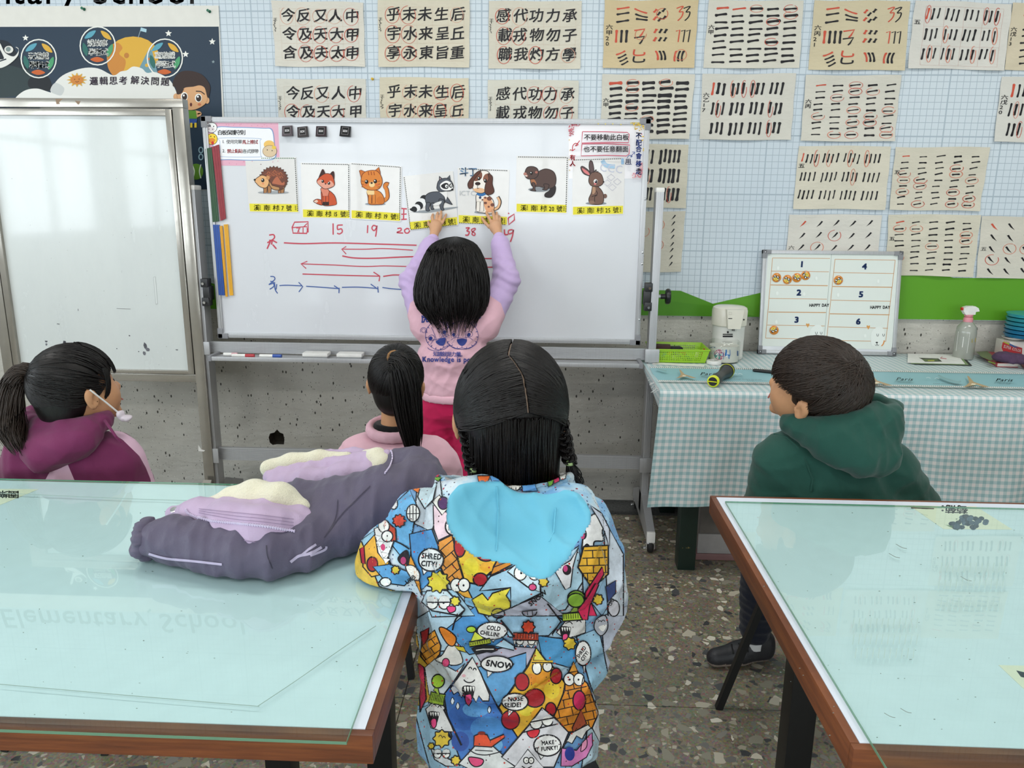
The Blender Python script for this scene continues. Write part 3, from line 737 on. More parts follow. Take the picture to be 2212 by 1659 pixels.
# ================================================================ old steel-framed whiteboard, left
LY = 3.2
def lx(px, py, Y=LY): return onY(px, py, Y).x
def lz(px, py, Y=LY): return onY(px, py, Y).z
t = thing('steel_whiteboard', 'old scuffed whiteboard in a stainless steel tube frame, cut by the left picture edge', 'whiteboard', (-1.9, LY, 0))
xr1 = -1.455; xr0 = -1.50; xl0 = -2.355; xl1 = -2.31; zt = lz(200, 212); zb = lz(330, 825)
b = MB(); b.box((xr0, LY, .05), (xr1, LY + .05, zt - .035), bev=.003); b.build('post', STEEL, t)
b = MB(); b.box((xl0, LY, .05), (xl1, LY + .05, zt - .035), bev=.003); b.build('post', STEEL, t)
b = MB(); b.box((xl0, LY, zt - .035), (xr1, LY + .05, zt), bev=.003); b.build('top_rail', STEEL, t)
b = MB(); b.box((xl1 + .001, LY + .004, zb), (xr0 - .001, LY + .046, zb + .035), bev=.003); b.build('lower_rail', STEEL, t)
px0, px1, pz0, pz1 = xl1 + .004, xr0 - .004, zb + .037, zt - .04
b = MB(); fw = .026
b.box((px0, LY + .0, pz1 - fw), (px1, LY + .04, pz1), bev=.002); b.build('board_frame', STEEL, t)
b = MB(); b.box((px0, LY + .0, pz0), (px1, LY + .04, pz0 + fw * .6), bev=.002); b.build('board_frame', STEEL, t)
b = MB(); b.box((px0, LY - .001, pz0), (px0 + fw, LY + .041, pz1), bev=.002); b.build('board_frame', STEEL, t)
b = MB(); b.box((px1 - fw, LY - .001, pz0), (px1, LY + .041, pz1), bev=.002); b.build('board_frame', STEEL, t)
b = MB(); b.box((px0 + .01, LY + .014, pz0 + .01), (px1 - .01, LY + .03, pz1 - .01)); wb = b.build('board_surface', BOARD_L, t)
ik = Ink(0, 620, 3.456)
r = random.Random(3)
for (x, y, w_, h_) in ((85, 355, 18, 70), (95, 400, 35, 40), (110, 430, 25, 60), (335, 400, 20, 14), (338, 420, 16, 18), (470, 400, 22, 40), (1070, 412, 28, 55), (1085, 450, 34, 30), (1065, 480, 24, 30), (960, 358, 12, 10), (1030, 478, 10, 8), (868, 456, 8, 8), (580, 160, 5, 20), (1310, 465, 20, 8)):
    ik.poly([(x + w_ * r.uniform(0, .3), y), (x + w_ * r.uniform(.7, 1), y + h_ * r.uniform(0, .3)), (x + w_, y + h_ * .6), (x + w_ * r.uniform(.6, .9), y + h_), (x + w_ * .3, y + h_ * r.uniform(.8, 1)), (x, y + h_ * .4)], r.choice(['55565c', '6c6d74', '3d3e44']))
ik.stroke([(870, 160), (975, 164)], 4, '8d8f90'); ik.stroke([(425, 275), (445, 277)], 5, '55565a')
for _ in range(40):
    x, y = r.uniform(60, 1340), r.uniform(-900, 600); ik.ell(x, y, r.uniform(1, 4), r.uniform(1, 3), '8f9494', n=6)
ik.build('scuff_marks', wb, planeY(LY + .014))
ik = Ink(); ik.poly([(331, 598), (336, 597), (341, 657), (336, 658)], 'b4bab8'); ik.poly([(332.3, 599), (334.8, 598.5), (339.6, 655.5), (337.2, 656)], 'd7dcda'); ik.build('tape_strip', wb, planeY(LY + .0138))
ik = Ink(0, 0, 3.687); ik.poly([(440, 788), (500, 786), (485, 800), (470, 815), (478, 828), (450, 830)], '8c7560'); ik.poly([(595, 802), (642, 806), (628, 832), (618, 830)], '8c7560'); ik.build('tape_residue', t, planeY(LY))
b = MB(); p0 = onY(428, 965, LY); b.prism([(p0.x, LY - .0008, p0.z - .02), (p0.x + .024, LY - .0008, p0.z - .022), (p0.x + .03, LY - .0008, p0.z - .016), (p0.x + .014, LY - .0008, p0.z - .012), (p0.x + .002, LY - .0008, p0.z + .008)], (0, .0006, 0)); b.build('torn_tape', WHITEP, t)
for xa, xb in ((xr0, xr1), (xl0, xl1)):
    b = MB(); b.box((xa, LY - .24, .052), (xb, LY + .26, .095), bev=.003); b.prism([(xa + .004, LY - .02, .09), (xa + .004, LY - .15, .09), (xa + .004, LY - .02, .2)], (.037, 0, 0)); b.build('foot', STEEL, t)
    for yy in (LY - .2, LY + .22):
        b = MB(); b.lathe([(.003, -.012), (.024, -.012), (.026, -.006), (.026, .006), (.024, .012), (.003, .012)], ((xa + xb) / 2, yy, .0265), 20, axis=(1, 0, 0)); b.box(((xa + xb) / 2 - .014, yy - .008, .03), ((xa + xb) / 2 + .014, yy + .008, .054)); b.build('caster', RUB, t)

# ================================================================ main whiteboard on a wheeled aluminium stand
MY = 3.25
mx0, mx1, mz0, mz1 = -1.403, .418, .832, 1.745
t = thing('mobile_whiteboard', 'wide whiteboard on a wheeled aluminium stand, covered in drawings and animal cards', 'whiteboard', (-.5, MY, 0))
b = MB(); b.box((mx0 + .012, MY + .004, mz0 + .012), (mx1 - .012, MY + .02, mz1 - .012)); msurf = b.build('board_surface', BOARD_M, t)
for a, c in (((mx0, MY - .004, mz1 - .02), (mx1, MY + .024, mz1)), ((mx0, MY - .004, mz0), (mx1, MY + .024, mz0 + .022)), ((mx0, MY - .004, mz0), (mx0 + .022, MY + .024, mz1)), ((mx1 - .022, MY - .004, mz0), (mx1, MY + .024, mz1))):
    b = MB(); b.box(a, c, bev=.003)
    horizontal = (c[0] - a[0]) > .5
    if horizontal: b.box((a[0], a[1] - .002, (a[2] + c[2]) / 2 - .002), (c[0], a[1] + .002, (a[2] + c[2]) / 2 + .002))
    else: b.box(((a[0] + c[0]) / 2 - .002, a[1] - .002, a[2]), ((a[0] + c[0]) / 2 + .002, a[1] + .002, c[2]))
    b.build('frame_rail', ALU, t)
for cx, cz, sx, sz in ((mx0, mz1, 1, -1), (mx1, mz1, -1, -1), (mx0, mz0, 1, 1), (mx1, mz0, -1, 1)):
    b = MB(); b.box((cx - .003 * sx, MY - .008, cz - .003 * sz), (cx + .042 * sx, MY + .026, cz + .02 * sz), bev=.003); b.box((cx - .003 * sx, MY - .008, cz - .003 * sz), (cx + .02 * sx, MY + .026, cz + .042 * sz), bev=.003); b.build('corner_cap', ALUD, t)
for i, (a, c) in enumerate(((-1.475, -1.443), (.452, .484))):
    zt2 = lz(431, 400, MY) if i == 0 else lz(1412, 405, MY)
    b = MB(); b.box((a, MY - .035, .075), (c, MY + .03, zt2 - .012), bev=.004)
    for q in range(4): b.box((a + .004 + q * .007, MY - .037, .08), (a + .007 + q * .007, MY - .034, zt2 - .02))
    p = b.build('post', ALU, t)
    b = MB(); b.box((a - .002, MY - .037, zt2 - .02), (c + .002, MY + .032, zt2), bev=.008); b.build('end_cap', WHITEP, p)
    ci = c if i == 0 else a; sgn = 1 if i == 0 else -1
    zc = lz(455, 632, MY) if i == 0 else lz(1400, 642, MY)
    b = MB()
    for dz in (.045, -.035): b.box((ci - .004 * sgn, MY - .045, zc + dz - .018), (ci + .027 * sgn, MY - .005, zc + dz + .018), bev=.004)
    b.box((ci + .002 * sgn, MY - .04, zc - .03), (ci + .03 * sgn, MY + .01, zc + .03), bev=.005); cl = b.build('pivot_clamp', BLACK, t)
    b = MB()
    for dz in (.045, -.035): b.tube([(ci + .01 * sgn, MY - .056, zc + dz - .002), (ci + .01 * sgn, MY - .044, zc + dz)], .006, 8)
    b.build('bolt', CHROME, cl)
    so = a if i == 0 else c
    b = MB(); b.tube([(so - .002 * sgn, MY, zc + .004), (so - .016 * sgn, MY, zc + .004)], .008, 10, 1); b.tube([(so - .012 * sgn, MY, zc + .004), (so - .034 * sgn, MY, zc + .004)], .011, 12)
    b.lathe([(.012, 0), (.03, .002), (.033, .008), (.033, .014), (.03, .02), (.012, .022)], (so - .032 * sgn, MY, zc + .004), 8, 0, axis=(-sgn, 0, 0)); b.build('clamp_knob', [BLACK, CHROME], t)
    # foot with casters
    b = MB(); m = (a + c) / 2
    b.prism([(a, 2.975, .092), (a, 2.975, .05), (a, 3.49, .05), (a, 3.49, .092), (a, MY + .05, .17), (a, MY - .05, .17)], (c - a, 0, 0)); ft = b.build('foot', ALU, t)
    b = MB(); b.box((a - .001, 2.968, .048), (c + .001, 2.99, .094), bev=.004); b.build('end_cap', WHITEP, ft)
    for yy in (2.985, 3.455):
        b = MB(); b.tube([(m, yy, .065), (m, yy, .045)], .008, 10); b.box((m - .017, yy - .016, .042), (m + .017, yy + .016, .048), bev=.002); b.box((m - .018, yy - .012, .018), (m - .014, yy + .012, .045)); b.box((m + .014, yy - .012, .018), (m + .018, yy + .012, .045)); b.box((m - .032, yy - .03, .026), (m - .018, yy - .012, .034), bev=.003)
        cs = b.build('caster', CHROME, t)
        b = MB(); b.lathe([(.004, -.011), (.022, -.011), (.0265, -.006), (.0265, .006), (.022, .011), (.004, .011)], (m, yy, .0268), 22, axis=(1, 0, 0)); b.build('wheel', RUB, cs)
# rails and pen tray
def ribbed(z0, z1, y, name):
    b = MB(); b.box((-1.442, y, z0), (.451, y + .018, z1))
    n = 7
    for i in range(n): z = z0 + (z1 - z0) * (i + .5) / n; b.box((-1.442, y - .0025, z - (z1 - z0) / n * .28), (.451, y + .001, z + (z1 - z0) / n * .28))
    return b.build(name, ALU, t)
zr1, zr0 = lz(900, 744, MY), lz(900, 768, MY); ribbed(zr0, zr1, MY - .012, 'cross_rail')
zl1, zl0 = lz(900, 974, MY), lz(900, 1001, MY); ribbed(zl0, zl1, MY - .012, 'lower_rail')
for sx in (-1.46, .468):
    for z0, z1 in ((zr0, zr1), (zl0, zl1)): b = MB(); b.box((sx - .03, MY - .046, z0 - .004), (sx + .03, MY - .036, z1 + .004), bev=.003); b.build('bracket', ALU, t)
TZ = zr0 - .004
b = MB(); b.box((-1.40, MY - .105, TZ - .006), (.42, MY - .013, TZ)); b.box((-1.40, MY - .109, TZ - .012), (.42, MY - .103, TZ + .006), bev=.002); tr = b.build('pen_tray', ALU, t)
for sx in (-1.405, .415): b = MB(); b.box((sx - .008, MY - .111, TZ - .014), (sx + .008, MY - .013, TZ + .01), bev=.003); b.build('tray_end', ALUD, tr)
for i, px in enumerate((1386, 1380, 1383, 1392)):
    pp = onY(px, (430, 545, 570, 690)[i], MY); b = MB(); b.lathe([(.005, 0), (.004, .003), (.001, .004)], (mx1 - .006 + (.012 if False else 0), MY - .0045, pp.z), 10, axis=(0, -1, 0)); b.build('screw', CHROME, t)

# marker drawing
RM, BM = 'c2334a', '33569c'
ik = Ink(420, 240, 3.814); S = lambda p, c=RM, w=11, sm=True: ik.stroke(p, w, c, smooth=sm)
S([(805, 960), (925, 952), (930, 985), (925, 1008)], w=9, sm=False); S([(805, 955), (812, 1005), (928, 1008)], sm=False); S([(805, 958), (825, 915), (936, 912), (936, 1000)], sm=False); S([(898, 955), (930, 925)], w=8); S([(895, 960), (895, 1005)], w=8)
S([(840, 965), (870, 960), (855, 985), (850, 1000)], w=7); S([(858, 965), (862, 1000)], w=6)
S([(1142, 925), (1143, 1018)]); S([(1178, 940), (1180, 975), (1210, 970), (1218, 995), (1195, 1012), (1175, 1005)]); S([(1178, 940), (1222, 938)])
S([(1428, 940), (1425, 1005)]); S([(1500, 950), (1475, 942), (1462, 965), (1480, 985), (1500, 960), (1503, 945), (1498, 1000), (1492, 1035)])
S([(1672, 968), (1700, 965), (1700, 985), (1668, 1000), (1720, 1005)]); S([(1755, 965), (1732, 980), (1738, 1002), (1762, 1003), (1772, 980), (1755, 965)])
S([(1705, 802), (1755, 806)]); S([(1725, 806), (1722, 895)]); S([(1705, 850), (1748, 848)]); S([(1705, 893), (1750, 890)])
S([(615, 1022), (650, 1018), (660, 1040), (640, 1062), (615, 1065)]); S([(640, 1062), (600, 1085)]); S([(645, 1065), (680, 1085)]); S([(625, 1075), (598, 1135)]); S([(645, 1100), (675, 1135)]); S([(640, 1065), (635, 1100)])
S([(737, 1085), (900, 1092), (1160, 1086), (1500, 1095), (1830, 1105)]); S([(1215, 1137), (1400, 1138), (1560, 1132), (1800, 1146)], w=8); S([(1250, 1115), (1213, 1137), (1250, 1178)], w=8, sm=False)
S([(1218, 1193), (1320, 1210), (1500, 1212), (1770, 1200), (2300, 1190)]); S([(880, 1258), (1150, 1268), (1400, 1280), (1560, 1275), (1750, 1280)], w=8); S([(930, 1237), (877, 1258), (920, 1297)], w=8, sm=False)
S([(890, 1342), (1200, 1352), (1525, 1360)], w=9); S([(1475, 1326), (1527, 1360), (1520, 1402)], w=9, sm=False); S([(1555, 1362), (1640, 1350), (1730, 1352)], w=10)
B_ = lambda p, w=8, sm=True: ik.stroke(p, w, BM, smooth=sm)
B_([(625, 1362), (655, 1365), (662, 1385), (640, 1405), (625, 1400)]); B_([(650, 1400), (612, 1430)]); B_([(645, 1405), (655, 1440), (620, 1468)]); B_([(612, 1430), (665, 1412)]); B_([(660, 1420), (665, 1470), (685, 1502)]); B_([(678, 1425), (672, 1470)])
B_([(700, 1438), (760, 1434), (885, 1440)]); B_([(858, 1410), (892, 1445), (860, 1490)], sm=False); B_([(920, 1443), (1000, 1448), (1188, 1462)]); B_([(1150, 1438), (1192, 1465)]); B_([(1192, 1455), (1190, 1500)])
B_([(1215, 1452), (1350, 1450), (1500, 1460)]); B_([(1452, 1425), (1508, 1465)]); B_([(1510, 1445), (1514, 1495)]); B_([(1548, 1453), (1640, 1465), (1730, 1470)])
ik.ox, ik.oy, ik.sc = 840, 330, 3.687
S([(612, 600), (640, 598), (622, 622), (640, 630), (630, 655), (608, 655)]); S([(685, 600), (660, 610), (662, 625), (685, 640), (682, 658), (662, 650), (668, 630), (688, 610), (685, 600)], w=9)
S([(920, 610), (925, 650), (950, 650)]); S([(985, 612), (955, 618), (955, 645), (985, 635), (992, 612), (985, 660), (968, 710)]); S([(950, 485), (958, 480)]); S([(950, 520), (998, 488), (1000, 535), (955, 572), (950, 520)], sm=False)
S([(640, 735), (680, 755), (678, 790)], w=9, sm=False); S([(700, 840), (780, 842), (840, 842)], w=8); S([(735, 913), (800, 911), (840, 910)], w=8)
ik.build('marker_drawing', msurf, planeY(MY + .004), MARK)

# ================================================================ things on the whiteboard
CARD = mat('laminated_card', 'dcdad7', .28, var=.02, coat=.3); CY = MY + .0025
def slab(name, label, cat, cor, Y, mats, group=None, th=.0012):
    P = [onY(p[0], p[1], Y) for p in cor]
    b = MB(); b.prism(P[::-1], (0, th, 0)); return one(name, label, cat, b, mats, group)
def card(label, cor, ox, oy, sc, num, draw, dots='tr', Y=CY):
    cor = [(ox + x / sc, oy + y / sc) for x, y in cor]
    o = slab('animal_card', label, 'card', cor, Y, CARD, 'animal picture cards on the whiteboard')
    ik = Ink(ox, oy, sc, 2e-5); TL, TR, BR, BL = [np.array(((x - ox) * sc, (y - oy) * sc)) for x, y in cor]
    q = lambda u, v: (TL * (1 - u) + TR * u) * (1 - v) + (BL * (1 - u) + BR * u) * v
    ik.poly([q(.02, .845), q(.985, .845), q(.985, .985), q(.02, .985)], 'e8dc3c')
    def dash(a, b, n, c='2c3432'):
        for i in range(n):
            s0, s1 = a + (b - a) * (i / n), a + (b - a) * ((i + .55) / n); ik.stroke([s0, s1], 7, c, smooth=False)
    if 't' in dots: dash(q(.03, .018), q(.97, .018), 26, '2f6b45' if '7' == num else '2c3432')
    if 'r' in dots: dash(q(.975, .02), q(.975, .98), 26)
    if 'l' in dots: dash(q(.022, .02), q(.022, .98), 26)
    if 'b' in dots: dash(q(.03, .982), q(.97, .982), 26)
    h = float(np.linalg.norm(BL - TL)); a = math.degrees(math.atan2(*(q(1, .97) - q(0, .97))[::-1]))
    x, y = q(.09, .965)
    W = np.linalg.norm(TR - TL)
    for ch, u, s in (('溪', .095, .105), ('南', .29, .105), ('村', .475, .105), (num, .645, .115), ('號', .79 if len(num) > 1 else .74, .105)):
        X, Yy = q(u, .958); ik.text(ch, X, Yy, s * h * (1.08 if ch != num else .95), '15140f', rot=a, sx=.93 if ch != num else .82, bold=.008)
    for u in (.215, .405, .585, .925): 
        for k2 in range(3): X, Yy = q(u, .885 + k2 * .03); ik.stroke([(X - 3, Yy - 3), (X + 8, Yy - 2), (X + 3, Yy + 5)], 3, '15140f')
    draw(ik); ik.build('printed_picture', o, planeY(Y)); return o
def eye(ik, x, y, r, c='17130f'): ik.ell(x, y, r, r * 1.15, c); ik.ell(x - r * .3, y - r * .35, r * .35, r * .35, 'ffffff')
def hedgehog(ik):
    ik.ell(650, 670, 128, 12, '9fa3a6'); L = '3a2018'
    for x in (585, 618, 705, 725): ik.shape([(x - 16, 615), (x + 16, 615), (x + 12, 672), (x - 14, 676)], 'a9764a', L, 5, False)
    ik.shape([(600, 540), (640, 640), (730, 640), (760, 560), (680, 500)], 'b98a5b', L, 5)
    sp = []
    for i in range(34):
        a = R(168 - i * 7.1); rr = (1.0 if i % 2 else .87); sp.append((652 + 122 * rr * math.cos(a), 560 - 108 * rr * math.sin(a) + (0 if i < 22 else 0)))
    ik.shape(sp + [(700, 628), (640, 612), (610, 560), (560, 530)], '6d4032', L, 5, False)
    for i in range(26):
        a = R(20 + i * 6); q = .45 + .3 * (i % 3) / 2; x, y = 655 + 112 * q * math.cos(a), 570 - 95 * q * math.sin(a); ik.stroke([(x - 14, y + 8), (x, y - 10), (x + 14, y + 6)], 7, 'a9603f' if i % 2 else '8a4c36')
    ik.poly([(640, 590), (680, 540), (720, 590), (740, 580), (735, 610), (660, 600)], 'b4684a', True)
    ik.shape([(497, 570), (530, 540), (560, 528), (600, 545), (615, 590), (590, 632), (545, 625), (515, 600)], 'e2ae78', L, 5); ik.ell(605, 548, 15, 18, 'c98f5c'); ik.ell(497, 566, 9, 8, '17130f'); eye(ik, 563, 570, 14); ik.ell(565, 598, 10, 6, 'e08b62')
def fox(ik):
    L = '4b1f17'; O = 'c9542e'
    ik.shape([(980, 742), (1010, 725), (1050, 735), (1070, 755), (1050, 775), (1015, 765), (1000, 757)], O, L, 5); ik.poly([(982, 743), (1008, 730), (1020, 745), (1003, 757)], 'e9c9b6')
    ik.shape([(1050, 640), (1100, 650), (1150, 690), (1168, 740), (1160, 772), (1060, 775), (1045, 700)], O, L, 5); ik.ell(1150, 755, 22, 20, O)
    ik.shape([(1040, 640), (1080, 630), (1110, 660), (1100, 700), (1090, 755), (1062, 755), (1055, 690)], 'd9836a', L, 4)
    for x in (1070, 1095): ik.shape([(x - 12, 700), (x + 12, 700), (x + 12, 775), (x - 14, 775)], O, L, 4, False); ik.rect(x - 12, 748, x + 12, 776, '2e1b18')
    for s_, p in ((-1, [(1025, 560), (1040, 510), (1058, 480), (1078, 520), (1075, 545)]), (1, [(1110, 545), (1125, 510), (1145, 498), (1152, 530), (1145, 570)])): ik.shape(p, '3a2320', L, 5)
    ik.shape([(1008, 580), (1030, 545), (1080, 515), (1130, 525), (1150, 570), (1152, 610), (1120, 632), (1070, 640), (1030, 610)], O, L, 5)
    ik.poly([(1010, 582), (1045, 565), (1082, 600), (1120, 572), (1150, 610), (1118, 630), (1072, 638), (1032, 610)], 'e2a08a', True)
    eye(ik, 1057, 578, 11); eye(ik, 1108, 594, 11); ik.ell(1080, 600, 6, 5, '17130f')
def catt(ik):
    L = '6b2d12'; O = 'd98235'
    ik.ell(1490, 765, 85, 12, '8f9aa6')
    ik.stroke([(1560, 740), (1590, 710), (1585, 650), (1570, 620), (1580, 600), (1600, 605)], 34, L); ik.stroke([(1560, 740), (1588, 710), (1583, 650), (1570, 622), (1580, 603), (1596, 606)], 26, O)
    ik.shape([(1425, 650), (1510, 655), (1555, 700), (1560, 760), (1500, 770), (1440, 765), (1430, 710)], O, L, 5); ik.ell(1530, 735, 30, 32, 'cf7429')
    ik.poly([(1420, 655), (1475, 650), (1480, 690), (1455, 715), (1430, 690)], 'f0cf94', True)
    for x in (1447, 1478): ik.shape([(x - 13, 690), (x + 13, 690), (x + 13, 760), (x - 15, 762)], O, L, 4, False)
    ik.shape([(1375, 560), (1358, 490), (1372, 486), (1420, 505)], 'c9702c', L, 5, False); ik.shape([(1480, 495), (1520, 462), (1530, 500), (1535, 550)], 'c9702c', L, 5, False)
    ik.shape([(1372, 580), (1385, 520), (1430, 492), (1500, 492), (1540, 540), (1545, 600), (1510, 645), (1440, 650), (1390, 625)], O, L, 5)
    for x in (1432, 1455, 1478): ik.stroke([(x, 498), (x + 5, 528)], 8, 'a9501c')
    for y in (575, 600, 622): ik.stroke([(1530, y), (1508, y + 6)], 6, 'a9501c'); ik.stroke([(1376, y), (1396, y + 6)], 6, 'a9501c')
    ik.ell(1462, 605, 24, 22, 'f0cf94'); eye(ik, 1418, 582, 15); eye(ik, 1490, 578, 15); ik.ell(1460, 592, 10, 8, '3b1f18'); ik.ell(1410, 610, 12, 7, 'd8683a'); ik.ell(1505, 608, 12, 7, 'd8683a')
def raccoon(ik):
    L = '17181c'; G = '50555e'
    ik.poly([(185, 470), (330, 452), (535, 430), (530, 440), (440, 458), (300, 478)], '8f969b', True)
    for i, (x, y, rr) in enumerate(((285, 372, 38), (262, 398, 38), (240, 420, 34), (222, 438, 30), (202, 450, 24), (185, 458, 16))): ik.ell(x, y, rr, rr * .92, 'e9eaea' if i % 2 else '1d1e22', 35)
    ik.poly([(165, 450), (190, 440), (215, 462), (190, 468)], '1d1e22', True)
    ik.shape([(290, 350), (325, 318), (390, 310), (440, 320), (460, 360), (440, 400), (380, 400), (330, 420), (300, 410)], G, L, 5)
    for p in ([(300, 400), (330, 400), (320, 440), (325, 462), (295, 458)], [(335, 405), (360, 400), (350, 430), (360, 450), (335, 448)], [(400, 370), (440, 380), (432, 430), (440, 455), (418, 455), (405, 420)], [(445, 340), (470, 360), (500, 405), (505, 412), (480, 405), (445, 385)]): ik.shape(p, G, L, 5)
    ik.poly([(370, 400), (420, 385), (400, 415), (350, 418)], 'e4e4e2', True); ik.poly([(400, 305), (440, 290), (466, 320), (455, 375), (440, 345)], 'e9e8e6', True)
    ik.shape([(400, 240), (402, 185), (425, 205)], G, L, 5, False); ik.shape([(460, 205), (485, 178), (492, 225)], G, L, 5, False); ik.poly([(406, 225), (408, 200), (418, 212)], 'dd9aa0')
    ik.shape([(383, 265), (395, 225), (430, 205), (470, 205), (500, 230), (515, 270), (500, 300), (455, 305), (410, 310), (385, 290)], G, L, 5)
    ik.poly([(410, 250), (460, 222), (505, 250), (505, 290), (450, 300), (415, 285)], 'edecea', True); ik.poly([(415, 262), (450, 240), (475, 250), (470, 285), (435, 285)], L, True); ik.ell(495, 262, 16, 18, L); ik.ell(459, 266, 11, 13, 'f4f4f2'); ik.ell(497, 262, 8, 11, 'f4f4f2'); ik.ell(462, 268, 5, 6, L); ik.ell(499, 264, 4, 5, L); ik.ell(505, 293, 10, 8, L)
def dog(ik):
    L = '2c1a14'; Br = '5a3326'
    ik.ell(770, 473, 90, 14, '8f969b'); ik.stroke([(830, 455), (870, 435), (885, 390), (868, 350)], 26, L); ik.stroke([(830, 455), (868, 435), (882, 390), (866, 354)], 17, 'e3b58c')
    ik.shape([(700, 330), (770, 330), (825, 370), (840, 440), (820, 485), (760, 480), (700, 465), (695, 400)], 'ece4da', L, 5); ik.poly([(760, 350), (820, 380), (835, 460), (780, 470), (755, 400)], 'e0a47a', True)
    for x, y, rr in ((800, 365, 20), (768, 358, 10), (825, 415, 16), (770, 400, 12), (795, 430, 9), (745, 375, 8)): ik.ell(x, y, rr, rr * .85, '74463a')
    for x in (712, 742): ik.shape([(x - 14, 390), (x + 14, 390), (x + 14, 465), (x - 18, 468)], 'ece4da', L, 4, False)
    ik.stroke([(702, 322), (735, 335), (772, 322)], 24, '2e6ca8'); ik.ell(727, 357, 10, 11, '223a63')
    ik.shape([(670, 230), (690, 165), (740, 142), (790, 150), (815, 200), (800, 270), (750, 320), (690, 310), (665, 270)], 'f0e9e0', L, 5)
    ik.poly([(675, 215), (700, 165), (738, 155), (740, 200), (700, 225)], '7a4a38', True); ik.poly([(770, 170), (805, 175), (805, 245), (765, 240), (750, 205)], '8a5743', True); ik.poly([(670, 290), (730, 280), (770, 300), (740, 320), (695, 312)], 'e3b58c', True)
    ik.shape([(735, 145), (700, 155), (650, 210), (628, 250), (640, 285), (670, 270), (680, 215)], Br, L, 5); ik.shape([(790, 165), (825, 190), (825, 250), (838, 310), (800, 335), (765, 315), (770, 250), (795, 210)], Br, L, 5)
    eye(ik, 718, 205, 13); eye(ik, 768, 222, 13); ik.ell(708, 246, 22, 14, '2a1a16'); ik.stroke([(708, 258), (705, 285), (718, 280)], 4, L)
    ik.text('斗丁', 560, 180, 75, '86aed4', sx=1, bold=.02); ik.text('ICTC', 560, 340, 55, 'b9bcc0')
def beaver(ik):
    L = '231a1a'; B2 = '55413c'
    ik.poly([(1110, 290), (1180, 275), (1300, 285), (1240, 308), (1150, 308)], '8b9095', True)
    ik.shape([(1300, 260), (1328, 270), (1322, 320), (1290, 355), (1245, 350), (1245, 325), (1280, 300)], '2e2628', L, 5)
    ik.shape([(1130, 190), (1190, 150), (1250, 128), (1310, 150), (1332, 205), (1320, 265), (1270, 285), (1200, 270), (1140, 265)], B2, L, 5); ik.poly([(1130, 210), (1160, 215), (1175, 250), (1145, 262)], 'a96f4c', True)
    for p in ([(1140, 240), (1165, 245), (1165, 290), (1170, 305), (1125, 298), (1148, 285)], [(1235, 250), (1275, 255), (1265, 290), (1245, 298), (1222, 290), (1240, 280)]): ik.shape(p, B2, L, 5)
    ik.shape([(1085, 150), (1105, 115), (1150, 110), (1185, 130), (1190, 175), (1160, 205), (1110, 208), (1085, 185)], B2, L, 5); ik.ell(1085, 168, 13, 12, 'b47a6c'); ik.ell(1098, 183, 10, 10, 'b47a6c'); eye(ik, 1135, 162, 12); ik.ell(1175, 155, 11, 10, 'a96a5c'); ik.rect(1086, 180, 1100, 188, 'f2efe8')
def rabbit(ik):
    L = '2b1c1a'; B2 = '74574b'
    ik.stroke([(1700, 60), (1730, 100), (1800, 110)], 34, 'a6c6de'); ik.text('CCC', 1675, 145, 90, 'c3c6d6', rot=6, sx=.95); ik.rect(1850, 45, 1872, 92, '93b8d8')
    for x, y in ((1770, 195), (1820, 230), (1740, 240), (1780, 275)): ik.stroke([(x - 32, y), (x, y - 26), (x + 30, y), (x, y + 26)], 5, 'c4c3cf', closed=True, smooth=False)
    ik.ell(1650, 403, 84, 12, '868c94'); ik.ell(1722, 345, 16, 18, B2)
    ik.shape([(1625, 265), (1665, 270), (1700, 310), (1712, 360), (1695, 408), (1610, 408), (1592, 370), (1612, 320)], B2, L, 5); ik.poly([(1622, 275), (1642, 270), (1645, 310), (1622, 330)], 'b08a6e', True); ik.stroke([(1660, 340), (1640, 350), (1640, 390)], 5, L); ik.stroke([(1650, 300), (1660, 330), (1615, 350)], 5, L); ik.ell(1615, 395, 22, 14, '8a6a5a')
    ik.shape([(1600, 185), (1550, 165), (1528, 120), (1545, 108), (1590, 140), (1612, 175)], '5d4a4a', L, 5); ik.poly([(1598, 178), (1558, 158), (1538, 122), (1585, 150)], 'dd7f80', True)
    ik.shape([(1610, 170), (1594, 110), (1602, 65), (1620, 70), (1632, 120), (1632, 165)], '5d4a4a', L, 5)
    ik.shape([(1592, 215), (1605, 170), (1640, 150), (1685, 165), (1705, 205), (1705, 245), (1670, 268), (1620, 265), (1598, 245)], B2, L, 5); ik.stroke([(1630, 158), (1650, 135), (1652, 152), (1668, 148)], 6, L); ik.ell(1647, 228, 16, 18, 'f4f2ef'); ik.ell(1650, 230, 11, 14, '20202c'); ik.ell(1646, 224, 4, 4, 'ffffff'); ik.ell(1643, 248, 9, 8, 'd87a7a'); ik.ell(1710, 232, 7, 6, L)

A, B3 = (420, 240, 3.814), (840, 330, 3.687)
